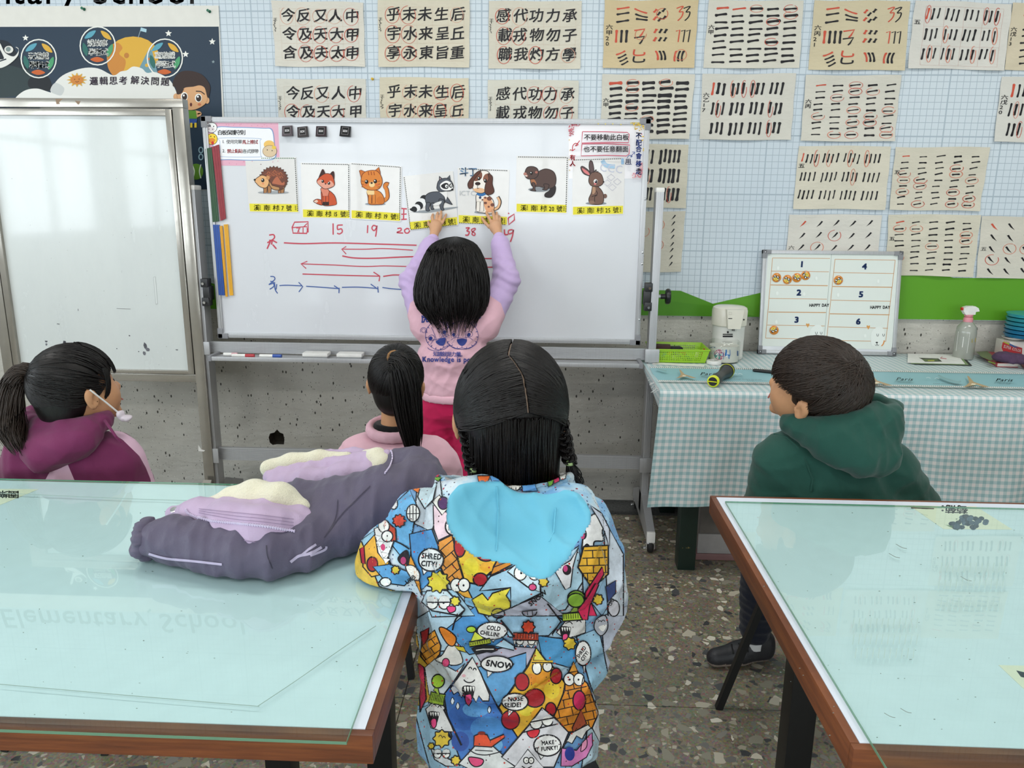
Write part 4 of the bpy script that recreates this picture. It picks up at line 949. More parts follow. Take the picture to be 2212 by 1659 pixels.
# paper notices first, cards lie over them
slab_ = slab
cor = [(443, 264), (602, 264), (606, 358), (452, 358)]
o = slab('rules_notice', 'pink bordered notice of whiteboard rules in the board upper left corner', 'notice', cor, MY + .0033, mat('glossy_paper', 'e9e7ea', .3, var=.01, coat=.4), th=.0007)
ik = Ink(*A); ik.poly([(92, 95), (690, 98), (705, 452), (125, 448)], 'e3adc1'); r = random.Random(5)
for _ in range(30): x = r.uniform(110, 690); ik.ell(x, r.choice([r.uniform(103, 128), r.uniform(410, 440)]), 4, 4, 'd58fa8', n=6)
ik.poly([(170, 140), (330, 130), (560, 138), (640, 150), (660, 260), (665, 390), (500, 408), (300, 402), (165, 395), (150, 300)], '7fa0cc', True); ik.poly([(176, 146), (330, 137), (560, 144), (634, 156), (654, 260), (658, 384), (500, 402), (300, 396), (172, 389), (157, 300)], 'eff0f2', True)
ik.stroke([(215, 222), (525, 226), (540, 250), (545, 360), (530, 378), (225, 375), (212, 340), (210, 250)], 4, '9db1d2', closed=True)
ik.text('白板保護守則', 188, 193, 44, '1c1c20', bold=.02, gap=38); ik.text('1.', 226, 264, 36, '2a2a2e', bold=.01); ik.text('使用完畢', 262, 266, 36, '2a2a2e', bold=.008, gap=32); ik.text('馬上擦拭', 392, 268, 36, 'cc3038', bold=.02, gap=32)
ik.text('2.', 230, 340, 36, '2a2a2e', bold=.01); ik.text('禁止黏貼', 268, 343, 36, 'cc3038', bold=.02, gap=32); ik.text('各式膠帶', 397, 344, 36, '2a2a2e', bold=.008, gap=32)
ik.ell(140, 135, 46, 42, 'f1f0ee'); ik.ring(140, 135, 46, 42, 4, '3c3030'); ik.ell(122, 126, 15, 18, '7c7a80'); ik.ell(132, 150, 34, 20, 'd9cfd0'); ik.ell(120, 148, 4, 4, '222'+'222'); ik.ell(150, 150, 4, 4, '222222'); ik.ell(128, 122, 4, 6, '222222'); ik.ell(158, 126, 4, 6, '222222')
ik.ell(145, 230, 44, 46, 'f0cf3c'); ik.ring(145, 230, 44, 46, 4, '5c4418'); ik.poly([(115, 232), (150, 222), (172, 240), (150, 262), (122, 256)], 'e08a2c', True); ik.ell(150, 262, 12, 14, 'c8352c'); ik.ell(135, 208, 4, 6, '222222'); ik.ell(165, 212, 4, 6, '222222')
ik.ell(615, 275, 44, 34, 'ebc06a'); ik.ell(620, 330, 58, 48, 'd9c2a0'); ik.ring(620, 330, 58, 48, 3, '7a5c3c'); ik.ell(600, 320, 4, 5, '222222'); ik.ell(640, 326, 4, 5, '222222'); ik.ell(655, 300, 18, 14, 'e5c34c')
ik.build('printed_picture', o, planeY(MY + .0033))
cor = [(1228, 266), (1394, 266), (1389, 386), (1229, 386)]
o = slab('flower_notice', 'flower bordered notice warning not to move the board, upper right corner', 'notice', cor, MY + .0033, MATS['glossy_paper'], th=.0007)
ik = Ink(1220, 240, 10.37)
for x0, x1, y0, y1, n, cs in ((92, 340, 262, 330, 26, ['c86a78', 'd58a94', 'b8505c']), (92, 200, 330, 550, 34, ['c86a78', 'd58a94', 'b8505c']), (1480, 1790, 262, 330, 28, ['d9b83c', 'e2cb5c', 'c9a22c']), (1560, 1790, 330, 440, 12, ['d9b83c', 'c9a22c']), (1520, 1720, 1380, 1500, 30, ['d87a84', 'e09aa2']), (1680, 1740, 1150, 1380, 24, ['d87a84', 'e0a2a8']), (1720, 1770, 420, 900, 8, ['d9b83c', 'd87a84']), (100, 160, 600, 1500, 9, ['e2cb8c', 'e0b0a8']), (480, 1300, 285, 310, 4, ['d9c24c', 'c86a78'])):
    for _ in range(n):
        x, y = r.uniform(x0, x1), r.uniform(y0, y1); c = r.choice(cs)
        for a in range(4): ik.ell(x + 9 * math.cos(a * 1.57), y + 9 * math.sin(a * 1.57), 8, 8, c, n=6)
ik.text('不要移動此白板', 430, 640, 145, '15151a', bold=.014, gap=144); ik.text('也不要任意翻面', 420, 905, 145, '20202a', bold=.014, gap=144)
RR = 'c43a58'; ik.stroke([(400, 460), (900, 462), (1400, 475), (1445, 520), (1425, 710), (1000, 700), (380, 715), (395, 460)], 17, RR, smooth=False); ik.stroke([(385, 735), (900, 725), (1455, 760), (1440, 960), (1380, 1005), (900, 990), (365, 1005), (385, 740)], 17, RR, smooth=False)
ik.stroke([(335, 660), (290, 720), (240, 780), (300, 750), (240, 720), (180, 780), (175, 885)], 18, 'c0303e'); ik.stroke([(125, 860), (175, 890), (230, 845)], 18, 'c0303e', smooth=False)
ik.text('有人', 110, 1090, 130, 'c0303e', vert=True, bold=.03); ik.text('用', 1350, 1180, 140, '26305c', bold=.02); ik.stroke([(1370, 1190), (1500, 1188)], 14, '26305c')
ik.stroke([(1400, 1050), (1440, 990), (1510, 1010), (1480, 1030), (1500, 990), (1570, 920)], 14, '2f4a8c'); ik.stroke([(1510, 915), (1570, 918), (1560, 970)], 14, '2f4a8c', smooth=False)
for ch, y in zip('不配合會移走', (600, 760, 900, 1060, 1230, 1400)): ik.text(ch, 1585, y, 150, '1f3a86', bold=.03, sx=.9, rot=4)
ik.build('printed_notice', o, planeY(MY + .0033))
card('hedgehog card numbered 7, leftmost of the animal cards', [(417, 380), (838, 380), (862, 838), (450, 832)], *A, '7', hedgehog, 'tr')
card('red fox card numbered 15 beside the hedgehog card', [(875, 425), (1280, 432), (1283, 888), (888, 880)], *A, '15', fox, 'tr')
card('orange cat card numbered 19 in the board middle', [(1283, 425), (1708, 455), (1700, 912), (1287, 888)], *A, '19', catt, 'tr', CY - .0013)
card('tilted raccoon card held by the girl left hand', [(112, 188), (510, 145), (555, 578), (165, 620)], *B3, '28', raccoon, 'lb', CY - .0013)
card('spotted dog card held by the girl right hand', [(548, 120), (962, 135), (945, 580), (548, 565)], *B3, '38', dog, 'tb', CY)
card('brown beaver card numbered 20 near the board right side', [(1018, 25), (1432, 30), (1420, 485), (1008, 475)], *B3, '20', beaver, 'tr')
card('brown rabbit card numbered 25, rightmost of the animal cards', [(1465, 50), (1880, 38), (1870, 492), (1458, 500)], *B3, '25', rabbit, 't', CY)
# magnetic strips
for lab, c, pts in (('dark green magnetic strip on the board left edge', '1d4a26', [(88, 312), (140, 296), (200, 908), (150, 915)]), ('dark red magnetic strip beside the green one', '8e1c2a', [(142, 296), (200, 275), (258, 885), (214, 905)]),
                    ('blue magnetic strip below the green one', '1f4c9c', [(152, 935), (205, 937), (250, 1518), (200, 1516)]), ('thin yellow magnetic strip beside the blue one', 'e0a41e', [(207, 948), (228, 944), (272, 1528), (256, 1530)]), ('wide yellow magnetic strip, rightmost under the red one', 'e2a820', [(240, 934), (274, 932), (318, 1518), (290, 1520)])):
    cc = [(420 + x / 3.814, 240 + y / 3.814) for x, y in pts]; P = [onY(x, y, MY - .0045) for x, y in cc]; b = MB(); b.prism(P[::-1], (0, .0045, 0))
    for k2 in (.33, .66):
        q0, q1 = P[0].lerp(P[1], k2), P[3].lerp(P[2], k2); b.tube([q0, q1], .0012, 5)
    one('magnetic_strip', lab, 'magnet', b, mat('strip_' + c, c, .35), 'coloured magnetic strips on the board')
# bulldog clips
for i, (px, py, rot, c) in enumerate(((622, 283, -3, '3a3038'), (655, 285, -6, '1c1418'), (695, 284, 0, '2c1b22'), (747, 284, 4, '17171b'))):
    p = onY(px, py, MY); p.y = MY + .003; s = .021; q = Matrix.Translation(p) @ Matrix.Rotation(R(rot), 4, 'Y')
    t2 = thing('magnetic_clip', ['greyish magnetic clip nearest the pink notice', 'dark magnetic clip second from the pink notice', 'dark magnetic clip third from the pink notice', 'black magnetic clip standing apart, farthest from the pink notice'][i], 'clip', p, 'magnetic clips on the board')
    b = MB(); bb = bmesh.new()
    b.box((-s, -.006, -s), (s, 0, s), mat4=q, bev=.002); b.build('back_plate', mat('magnet_grey', '777a7e', .3, .6), t2)
    b = MB(); V = [(-s, -.006, s * .95), (s, -.006, s * .95), (s, -.022, -s), (-s, -.022, -s), (-s, -.006, -s), (s, -.006, -s)]
    b.add([q @ Vector(v) for v in V], [(0, 1, 2, 3), (3, 2, 5, 4), (0, 3, 4), (1, 5, 2)]); b.build('front_plate', mat('clip_' + c, c, .35, .3), t2)
    def cm(x, y, h, q=q): 
        z = -y; yy = -.006 - (.95 * s - z) / (1.95 * s) * .016 - h; return q @ Vector((x, yy, z))
    ik = Ink(); ik.rect(-s * .62, -s * .72, s * .62, s * .6, '0c0c0e'); ik.stroke([(-s * .62, -s * .72), (s * .62, -s * .72), (s * .62, s * .6), (-s * .62, s * .6)], .0012, 'a9a4a8', closed=True, smooth=False); ik.text('SDI', -s * .42, s * .14, s * .55, 'e8e6e8', bold=.04); ik.build('printed_mark', t2, cm)
# markers, erasers on the tray
def marker(label, x0, x1, c, y):
    t2 = thing('marker_pen', label, 'marker', (x0, y, TZ + .007), 'marker pens on the tray'); b = MB(); b.tube([(x0, y, TZ + .0075), (x0 + (x1 - x0) * .6, y, TZ + .0075)], .0072, 12); b.build('barrel', WHITEP, t2)
    b = MB(); b.tube([(x0 + (x1 - x0) * .6, y, TZ + .0075), (x1, y, TZ + .0075)], .0076, 12); b.build('cap', mat('cap_' + c, c, .35), t2)
marker('white marker with pink print, leftmost on the tray', lx(496, 768, MY), lx(525, 768, MY), 'd8a0a8', MY - .06); marker('white marker with a red cap on the tray', lx(518, 768, MY), lx(565, 768, MY), 'b5303a', MY - .082)
marker('white marker with a blue cap on the tray', lx(576, 770, MY), lx(622, 770, MY), '2b4f9e', MY - .08)
for i, (a, c) in enumerate(((666, 720), (738, 792))):
    t2 = thing('whiteboard_eraser', ['white board eraser nearer the markers', 'white board eraser beside the ponytail girl head'][i], 'eraser', (lx(a, 765, MY), MY - .06, TZ), 'board erasers on the tray')
    xa, xb = lx(a, 765, MY), lx(c, 765, MY); b = MB(); b.box((xa, MY - .09, TZ + .008), (xb, MY - .03, TZ + .024), bev=.008); b.build('grip', WHITEP, t2); b = MB(); b.box((xa + .003, MY - .087, TZ), (xb - .003, MY - .033, TZ + .008)); b.build('felt_pad', mat('felt_grey', '9a9c9e', .9), t2)

# ================================================================ space poster, left
cor = [(-260, 14), (472, 12), (491, 410), (-200, 420)]
o = slab('space_poster', 'dark blue space poster about learning to code, pinned up left of the sheets', 'poster', cor, BY - .004, mat('poster_vinyl', 'dedcd4', .45, var=.02), th=.0015)
ik = Ink(0, 0, 3.687, 4e-5)
ik.poly([(-900, 215), (1742, 212), (1792, 1508), (-900, 1540)], '26384a')
ik.poly([(-900, 520), (100, 525), (230, 560), (260, 640), (200, 760), (-900, 780)], '2b3a3c', True); ik.poly([(-100, 350), (60, 330), (170, 480), (235, 560), (60, 520), (-100, 560)], '1a232c', True); ik.poly([(240, 620), (380, 610), (405, 720), (240, 700)], '171c22', True)
ik.ell(1060, 450, 205, 160, 'd9a93c'); ik.poly([(860, 400), (930, 340), (975, 380), (950, 430), (1000, 480), (985, 560), (930, 620), (870, 560), (852, 480)], 'c98538', True); ik.ell(1008, 442, 20, 22, 'bd7b36')
ik.poly([(1180, 400), (1210, 400), (1260, 600), (1150, 600), (1110, 540)], '6f97a3'); ik.ell(1170, 520, 16, 14, 'd9a93c'); ik.ell(1185, 470, 12, 10, 'd9803c')
ik.stroke([(1100, 300), (1125, 222)], 5, '8fa3ac'); ik.poly([(1122, 218), (1168, 232), (1165, 258), (1116, 246)], 'a9cbd8')
W = 'e4e4de'
ik.poly([(400, 790), (420, 690), (500, 600), (650, 545), (780, 545), (900, 600), (960, 570), (1010, 560), (1060, 530), (1130, 545), (1170, 580), (1240, 575), (1330, 620), (1380, 680), (1420, 800), (1400, 1000), (400, 1000)], W, True)
ik.poly([(110, 800), (190, 725), (290, 705), (380, 730), (470, 760), (500, 760), (900, 800), (900, 900), (100, 900)], 'e9e9e4', True); ik.poly([(400, 720), (440, 660), (510, 700), (490, 758), (440, 750)], 'c9ccca', True)
for x, y, s_ in ((203, 302, 26), (1342, 266, 28), (1690, 332, 28), (1478, 432, 28), (1698, 492, 14)):
    pts = []
    for k2 in range(10): a = R(-90 + 36 * k2); rr = s_ if k2 % 2 == 0 else s_ * .45; pts.append((x + rr * math.cos(a), y + rr * math.sin(a)))
    ik.poly(pts, 'ecebe4' if s_ > 20 else '8fa0a4')
for x, y, tx in ((308, 467, '玩遊戲'), (778, 365, '說故事'), (1313, 463, '寫遊戲')):
    for a, c in ((-125, '5aa0b4'), (-50, 'd9a93c'), (20, '4c9c6c'), (92, 'c8622c'), (165, '2d6a62')):
        ca, sa = math.cos(R(a)), math.sin(R(a)); cx2, cy2 = x + 104 * ca, y + 110 * sa; tx2, ty2 = -sa, ca
        ik.poly([(cx2 + 55 * tx2, cy2 + 55 * ty2), (cx2 + 20 * ca, cy2 + 20 * sa), (cx2 - 55 * tx2, cy2 - 55 * ty2), (cx2 - 22 * ca, cy2 - 22 * sa)], c, True)
    ik.ring(x, y, 140, 152, 10, 'e9e9e2', 0, 360); ik.text(tx, x - 84, y, 60, 'f2f2ec', bold=.03, gap=53); ik.text('學程式', x - 76, y + 72, 60, 'f2f2ec', bold=.03, gap=51)
for k2 in range(12): a = R(k2 * 30); ik.poly([(612 + 50 * math.cos(a - .25), 636 + 34 * math.sin(a - .25)), (612 + 84 * math.cos(a), 636 + 58 * math.sin(a)), (612 + 50 * math.cos(a + .25), 636 + 34 * math.sin(a + .25))], 'd9a93c')
ik.ell(612, 636, 52, 36, 'cf8338'); ik.ell(595, 632, 4, 4, '5c2c14'); ik.ell(630, 630, 4, 4, '5c2c14'); ik.stroke([(600, 648), (614, 654), (628, 646)], 4, '5c2c14')
ik.text('邏輯思考', 712, 672, 70, '4a3c50', gap=78, bold=.012, rot=-1); ik.text('解決問題', 1038, 662, 70, '4a3c50', gap=80, bold=.012, rot=3)
# astronaut
ik.ell(70, 395, 36, 30, 'dddcd6'); ik.ell(66, 392, 20, 19, '7f8e8c'); ik.shape([(-20, 350), (0, 345), (40, 420), (110, 450), (150, 400), (125, 375), (148, 390), (140, 445), (80, 505), (10, 540), (-30, 530), (-20, 480), (30, 470), (20, 430)], 'e4e4de', 'c9c9c4', 3); ik.stroke([(-10, 490), (50, 470)], 10, '22303a')
# boy
S2 = 'd9a678'; HB = '35241f'
ik.ell(1402, 770, 22, 26, S2); ik.ell(1650, 800, 18, 26, S2); ik.shape([(1410, 720), (1450, 690), (1600, 680), (1650, 740), (1640, 820), (1560, 870), (1480, 870), (1420, 810)], S2, '7a4e30', 2)
ik.poly([(1375, 680), (1390, 620), (1440, 572), (1520, 565), (1600, 590), (1650, 640), (1675, 700), (1655, 780), (1630, 700), (1590, 680), (1540, 690), (1470, 700), (1450, 740), (1410, 750), (1400, 700)], HB, True)
for x in (1468, 1580): ik.ell(x, 768 if x < 1500 else 780, 28, 34, 'f4f2ec'); ik.ell(x + 2, 770 if x < 1500 else 782, 21, 27, '33241f'); ik.ell(x - 4, 760 if x < 1500 else 770, 7, 8, 'ffffff')
ik.stroke([(1435, 720), (1465, 716)], 7, HB); ik.stroke([(1560, 726), (1600, 730), (1630, 752)], 8, HB); ik.ell(1521, 833, 9, 15, '5a1f1c'); ik.ell(1458, 812, 13, 10, 'c9744c'); ik.ell(1588, 832, 14, 10, 'c9744c')
ik.stroke([(1500, 890), (1450, 905), (1425, 850)], 26, S2); ik.stroke([(1550, 890), (1595, 905), (1560, 925)], 26, S2); ik.poly([(1490, 880), (1560, 880), (1570, 945), (1500, 945)], '5b8f2c'); ik.poly([(1500, 945), (1570, 948), (1565, 985), (1505, 985)], '2d4f96')
ik.rect(1515, 978, 1532, 1016, 'e0c23c'); ik.rect(1548, 978, 1566, 1016, 'e0c23c'); ik.poly([(1435, 980), (1480, 980), (1505, 1010), (1490, 1045), (1430, 1050)], W, True)
ik.ell(1562, 1367, 57, 64, '5c8a2c'); ik.stroke([(1530, 1310), (1548, 1365), (1535, 1425)], 8, 'dfe6d8'); ik.stroke([(1600, 1310), (1588, 1365), (1600, 1420)], 8, 'dfe6d8')
for y in (1195, 1250): ik.ring(1600, y, 16, 22, 9, '8fb0bd')
ik.text('袋', 1466, 1432, 36, 'dfe2dc'); ik.ring(1480, 1200, 40, 42, 5, '1c2a38', 180, 330)
ik.build('printed_picture', o, planeY(BY - .004))
for i, (px, py) in enumerate(((182, 20), (453, 25))):
    t2 = thing('push_pin', ['green push pin near the poster top middle', 'green push pin at the poster top right corner'][i], 'pin', onY(px, py, BY - .005), 'push pins holding the poster'); p = onY(px, py, BY - .0045)
    b = MB(); b.lathe([(.0065, 0), (.006, .003), (.0035, .005), (.0035, .011), (.0058, .013), (.0058, .016), (.001, .017)], p, 14, axis=(-.15, -1, .1)); b.build('pin_head', mat('pin_green', '14654a', .3), t2)
p = onY(805, 171, BY); b = MB(); b.lathe([(.006, 0), (.004, .004), (.003, .012), (.005, .014), (.001, .016)], p, 12, axis=(0, -1, 0)); one('push_pin', 'yellow push pin on the grid between the first two sheet columns', 'pin', b, mat('pin_yellow', 'd9ae22', .3))
# ================================================================ gingham desk
DZ = .757; DX0, DX1, DYF, DYB = .433, 2.75, 2.735, 3.53
t = thing('side_desk', 'long dark green wooden desk along the wall, hidden under the gingham cloth', 'desk', (1.6, 3.15, 0))
DG = mat('dark_green_paint', '0f241d', .4, bump=.0006, bscale=40); TERR_D = DG
b = MB(); b.box((DX0 + .02, DYF + .02, DZ - .035), (DX1, DYB - .005, DZ - .003)); b.build('desktop', DG, t)
b = MB(); b.box((DX0 + .1, DYF + .09, DZ - .12), (DX1 - .05, DYF + .12, DZ - .036)); b.box((DX0 + .1, DYB - .1, DZ - .12), (DX1 - .05, DYB - .07, DZ - .036)); b.build('apron', DG, t)
for x0, y0 in ((.557, 2.83), (.572, 3.41), (2.55, 2.83), (2.55, 3.41)):
    b = MB(); b.box((x0, y0, 0), (x0 + .068, y0 + .075, DZ - .036), bev=.003); lg = b.build('leg', DG, t)
    if y0 < 3 and x0 < 1:
        ik = Ink(1340, 1040, 8.3); 
        for p in ([(1108, 1190), (1125, 1188), (1120, 1200)], [(1175, 1185), (1195, 1192), (1180, 1200)], [(1210, 1180), (1225, 1170), (1222, 1205), (1212, 1205)], [(1235, 1180), (1250, 1190), (1240, 1200)]): ik.poly(p, '9c8a4c')
        ik.build('chipped_paint', lg, planeY(2.83))
rs = random.Random(11)
def cloth_pt(u, s_):
    """u along x, s_ from back edge over the front edge and down"""
    depth = DYB - DYF; x = DX0 + u
    if s_ < depth:
        return Vector((x, DYB - s_, DZ + .0005 + .0012 * math.sin(x * 31 + s_ * 17) * math.sin(s_ * 9)))
    d = s_ - depth; r_ = .012
    if d < r_ * 1.57:
        a = d / r_; return Vector((x, DYF - r_ * math.sin(a) , DZ - r_ * (1 - math.cos(a)) + .0005))
    d2 = d - r_ * 1.57; f = d2 / .44; z = DZ - r_ - d2
    wv = .011 * math.sin(u * 11 + .8 + 1.2 * f) + .008 * math.sin(u * 23 + 2 + f * 2) + .012 * math.sin(u * 5.2 + 1)
    y = DYF - r_ - f * (.012 + wv * (.5 + .7 * f)) - .006 * math.sin(u * 40 + f * 9) * f * (1 - f)
    return Vector((x - .03 * f * math.exp(-u * 3) , y, z + .006 * math.sin(u * 9) * f))
depth = DYB - DYF; total = depth + .0188 + .428; nu, ns = 150, 90
V = []; UV = []; F = []
for j in range(ns + 1):
    s_ = total * j / ns
    if j > 0 and abs(s_ - depth) < total / ns: pass
    for i in range(nu + 1): u = (DX1 - DX0) * i / nu; V.append(cloth_pt(u, s_)); UV.append((u, s_))
F = [(j * (nu + 1) + i, (j + 1) * (nu + 1) + i, (j + 1) * (nu + 1) + i + 1, j * (nu + 1) + i + 1) for j in range(ns) for i in range(nu)]
# short side drape along the left end
n0 = len(V); nd = 8; js = [j for j in range(ns + 1) if total * j / ns <= depth + .012]
for j in js:
    s_ = total * j / ns
    for k2 in range(nd + 1):
        f = k2 / nd; L = .012 + .085 * (s_ / depth) ** 1.5; p = cloth_pt(0, s_); V.append(Vector((p.x - .004 * math.sin(f * 3) + .012 * f * (s_ / depth), p.y, p.z - L * f))); UV.append((-L * f, s_))
F += [(n0 + j * (nd + 1) + k2, n0 + (j + 1) * (nd + 1) + k2, n0 + (j + 1) * (nd + 1) + k2 + 1, n0 + j * (nd + 1) + k2 + 1) for j in range(len(js) - 1) for k2 in range(nd)]
cloth = mkmesh('gingham_tablecloth', V, F, GING, smooth=True, uv=UV); tag(cloth, 'pale teal and white gingham tablecloth with a blue tower-printed band on the wall desk', 'tablecloth')
TZd = DZ + .0018
ik = Ink(1380, 530, 2.659)
ik.poly([(62, 702), (1000, 716), (2300, 740), (2300, 818), (1000, 790), (112, 775), (80, 738)], '8fbcc4')
for (a, c) in (((62, 700), (2300, 737)), ((112, 777), (2300, 820))):
    ik.stroke([a, c], 7, 'e4e6e2', smooth=False); n = 190
    for i in range(n):
        x0, y0 = a[0] + (c[0] - a[0]) * i / n, a[1] + (c[1] - a[1]) * i / n; ik.stroke([(x0, y0 - 2.5), (x0 + 6, y0 + 2.5)], 2.6, '4a5452', smooth=False)
def tower(x, y, s=1.0):
    q = lambda p: [(x + a * s, y + b_ * s) for a, b_ in p]
    ik.poly(q([(0, 0), (8, 3), (30, 28), (100, 50), (70, 50), (45, 40), (-20, 52), (-2, 42), (10, 30)]), 'b59b76'); ik.poly(q([(22, 34), (40, 36), (36, 41), (16, 40)]), 'e8dcc2')
tower(232, 712); tower(1330, 740, 1.3); tower(1885, 748, 1.3)
for x, y in ((350, 745), (1475, 775), (2048, 780)): ik.text('Paris', x, y, 24, '38444a', rot=1.5, sx=1.9, slant=.3, bold=.01)
for x, y in ((545, 770), (1690, 796), (620, 778)): ik.text('Lovely moment in a street', x, y, 8, '4a5a60', rot=1.2, sx=1.8, slant=.3)
for x, y in ((570, 740), (1650, 762), (540, 738), (1700, 765)): ik.stroke([(x, y), (x + 12, y - 4), (x + 25, y + 2)], 3, 'c9dde0')
ik.stroke([(1720, 745), (1760, 765), (1830, 785), (1850, 780)], 10, '86abb0'); ik.stroke([(100, 705), (130, 715), (160, 722)], 6, '86abb0')
ik.build('runner_print', cloth, planeZ(TZd))
r = random.Random(2); C = []
for k2 in range(16):
    px, py = 1404 + k2 * 1.3 + r.uniform(-2, 2), 793 + k2 * 3.3; p = onZ(px, py, DZ - .004); p.x = max(p.x, DX0 - .006); L = r.uniform(.01, .03) * (1.8 if k2 == 1 else 1)
    C.append([(p.x - .002 - .004 * q + .003 * math.sin(q * 3 + k2), p.y, p.z - L * q / 4) for q in range(5)])
tubes('frayed_thread', C, .0009, mat('white_thread', 'e2e4e0', .8), cloth)['kind'] = 'stuff'

def at(px, py, dz=0): return onZ(px, py, DZ + .0015 + dz)
ZT = DZ + .002
# green basket: pierced walls
BG = mat('lime_plastic', '9ccb2b', .35, var=.03, coat=.15)
t = thing('plastic_basket', 'lime green pierced plastic basket at the left end of the gingham desk', 'basket', at(1466, 784))
a, c = at(1411, 783), at(1523, 785); bx0, bx1, by0 = a.x, c.x, a.y; by1 = by0 + .15; bh = .058; fl = .014
P = lambda x, y, z: Vector((x, y, ZT + z))
B0 = [P(bx0, by0, .001), P(bx1, by0, .001), P(bx1, by1, .001), P(bx0, by1, .001)]
T0 = [P(bx0 - fl, by0 - fl, bh), P(bx1 + fl, by0 - fl, bh), P(bx1 + fl, by1 + fl, bh), P(bx0 - fl, by1 + fl, bh)]
def pierced_wall(name, p00, p10, p11, p01, nx, nz, mx=.1, mz=.14):
    V = []; F = []; us = [0, mx]; 
    for i in range(nx): w_ = (1 - 2 * mx) / nx; us += [mx + w_ * (i + .25), mx + w_ * (i + .75)]
    us += [1 - mx, 1]; vs2 = [0]
    for j in range(nz): w_ = (1 - 2 * mz) / nz; vs2 += [mz + w_ * (j + .22), mz + w_ * (j + .78)]
    vs2 += [1]
    for v in vs2:
        for u in us: V.append((p00 * (1 - u) + p10 * u) * (1 - v) + (p01 * (1 - u) + p11 * u) * v)
    nu2 = len(us)
    for j in range(len(vs2) - 1):
        for i in range(nu2 - 1):
            if j % 2 == 1 and i >= 2 and (i - 2) % 2 == 0 and i < nu2 - 2: continue
            F.append((j * nu2 + i, j * nu2 + i + 1, (j + 1) * nu2 + i + 1, (j + 1) * nu2 + i))
    o = mkmesh(name, V, F, BG, t); md = o.modifiers.new('s', 'SOLIDIFY'); md.thickness = .0018; return o
for i in range(4):
    j = (i + 1) % 4; pierced_wall('basket_wall', B0[i], B0[j], T0[j], T0[i], 24 if i % 2 == 0 else 13, 5)
b = MB(); b.add(B0 + [p + Vector((0, 0, .002)) for p in B0], [(0, 1, 2, 3), (4, 5, 6, 7), (0, 1, 5, 4), (1, 2, 6, 5), (2, 3, 7, 6), (3, 0, 4, 7)]); b.build('basket_floor', BG, t)
b = MB(); b.tube(T0 + [T0[0]], .0028, 8); b.build('rim', BG, t)
for i, (px, py, c) in enumerate(((1418, 748, '3b2622'), (1431, 741, '45302b'), (1456, 745, '1d2023'))):
    p = at(px, py, .04); p.y = by0 + .05 + .012 * i; p.x = onY(px, py, p.y).x; z = ZT + (.046, .058, .047)[i]; t2 = thing('felt_eraser', ['brown board eraser lying at the left of the basket', 'brown board eraser stacked highest in the basket', 'black board eraser on the right in the basket'][i], 'eraser', (p.x, p.y, z - .01), 'erasers in the green basket')
    b = MB(); b.box((p.x - .034, p.y - .022, z - .006), (p.x + .034, p.y + .022, z + .008), bev=.003, rot=Matrix.Rotation(R((4, -6, 8)[i]), 3, 'Z')); b.build('felt', mat('felt_' + c, c, .85), t2); b = MB(); b.box((p.x - .034, p.y - .022, z - .013), (p.x + .034, p.y + .022, z - .0065), bev=.002, rot=Matrix.Rotation(R((4, -6, 8)[i]), 3, 'Z')); b.build('backing', mat('slate_plastic', '3a3d42', .4), t2)
for i in range(9):
    c = ['c8402c', '2c6cb8', 'e0a020', 'd8d4cc', '7a4c9c', 'd86a3c', '3c8c8c', 'e2dccc', 'b83028'][i]; x = bx0 + .02 + i * .023; z = ZT + .014 + .012 * (i % 3)
    b = MB(); b.tube([(x, by0 + .006 + .004 * (i % 2), z), (x + .03 * math.sin(i), by0 + .09, z + .004)], .0075, 8); one('chalk_stick', ['red', 'blue', 'amber', 'off-white', 'violet', 'orange', 'teal', 'cream', 'brick red'][i] + ' chalk stick glimpsed through the green basket holes', 'chalk', b, mat('chalk_' + c, c, .8), 'chalk sticks in the green basket')
b = MB(); q = [at(1408, 787), at(1520, 793), at(1523, 788), at(1412, 783)]; b.prism([p + Vector((0, 0, .0004)) for p in q], (0, 0, .0005)); one('paper_slip', 'white paper slip sticking out under the green basket front', 'paper', b, mat('white_paper', 'e4e4e0', .7))
# water boiler
p = at(1573, 772); p.y = min(p.y, 3.43); p.x = onY(1573, 720, p.y).x; rr = .072; H1 = onY(1573, 702, p.y).z - ZT; H2 = onY(1573, 664, p.y - .05).z - ZT
t = thing('water_boiler', 'cream and white electric hot water pot behind the disc tub', 'water boiler', (p.x, p.y, ZT))
WB_ = mat('cream_plastic', 'dcd8ca', .3, var=.02, coat=.2); WB2 = mat('off_white_plastic', 'd5d5cf', .35, var=.02)
b = MB(); b.lathe([(rr * .93, 0), (rr * .95, .012), (rr * .93, .014), (rr * .96, H1)], (p.x, p.y, ZT), 40); b.build('body', WB2, t)
b = MB(); b.lathe([(rr * .98, H1), (rr * 1.04, H1 + .004), (rr * 1.05, H2 - .018), (rr * 1.0, H2 - .006), (rr * .85, H2), (0, H2 + .003)], (p.x, p.y, ZT), 40); b.build('head', WB_, t)
b = MB(); b.prism([(p.x - .036, p.y - rr * .98, ZT + H2 - .004), (p.x + .036, p.y - rr * .98, ZT + H2 - .004), (p.x + .026, p.y - rr * .98, ZT + H1 - .002), (p.x - .026, p.y - rr * .98, ZT + H1 - .002)], (0, -.03, 0)); b.build('spout_panel', WB_, t)
b = MB(); b.tube([(p.x, p.y - rr * 1.2, ZT + H1 + .004), (p.x, p.y - rr * 1.2, ZT + H1 - .012)], .006, 10); b.build('spout', mat('grey_metal', '7c7c78', .4, .4), t)
ik = Ink(1380, 640, 7.373); ik.ell(1418, 572, 16, 18, '1c1c1c'); ik.rect(1336, 600, 1496, 612, '2a2a2a'); ik.rect(1336, 626, 1496, 652, '26262a')
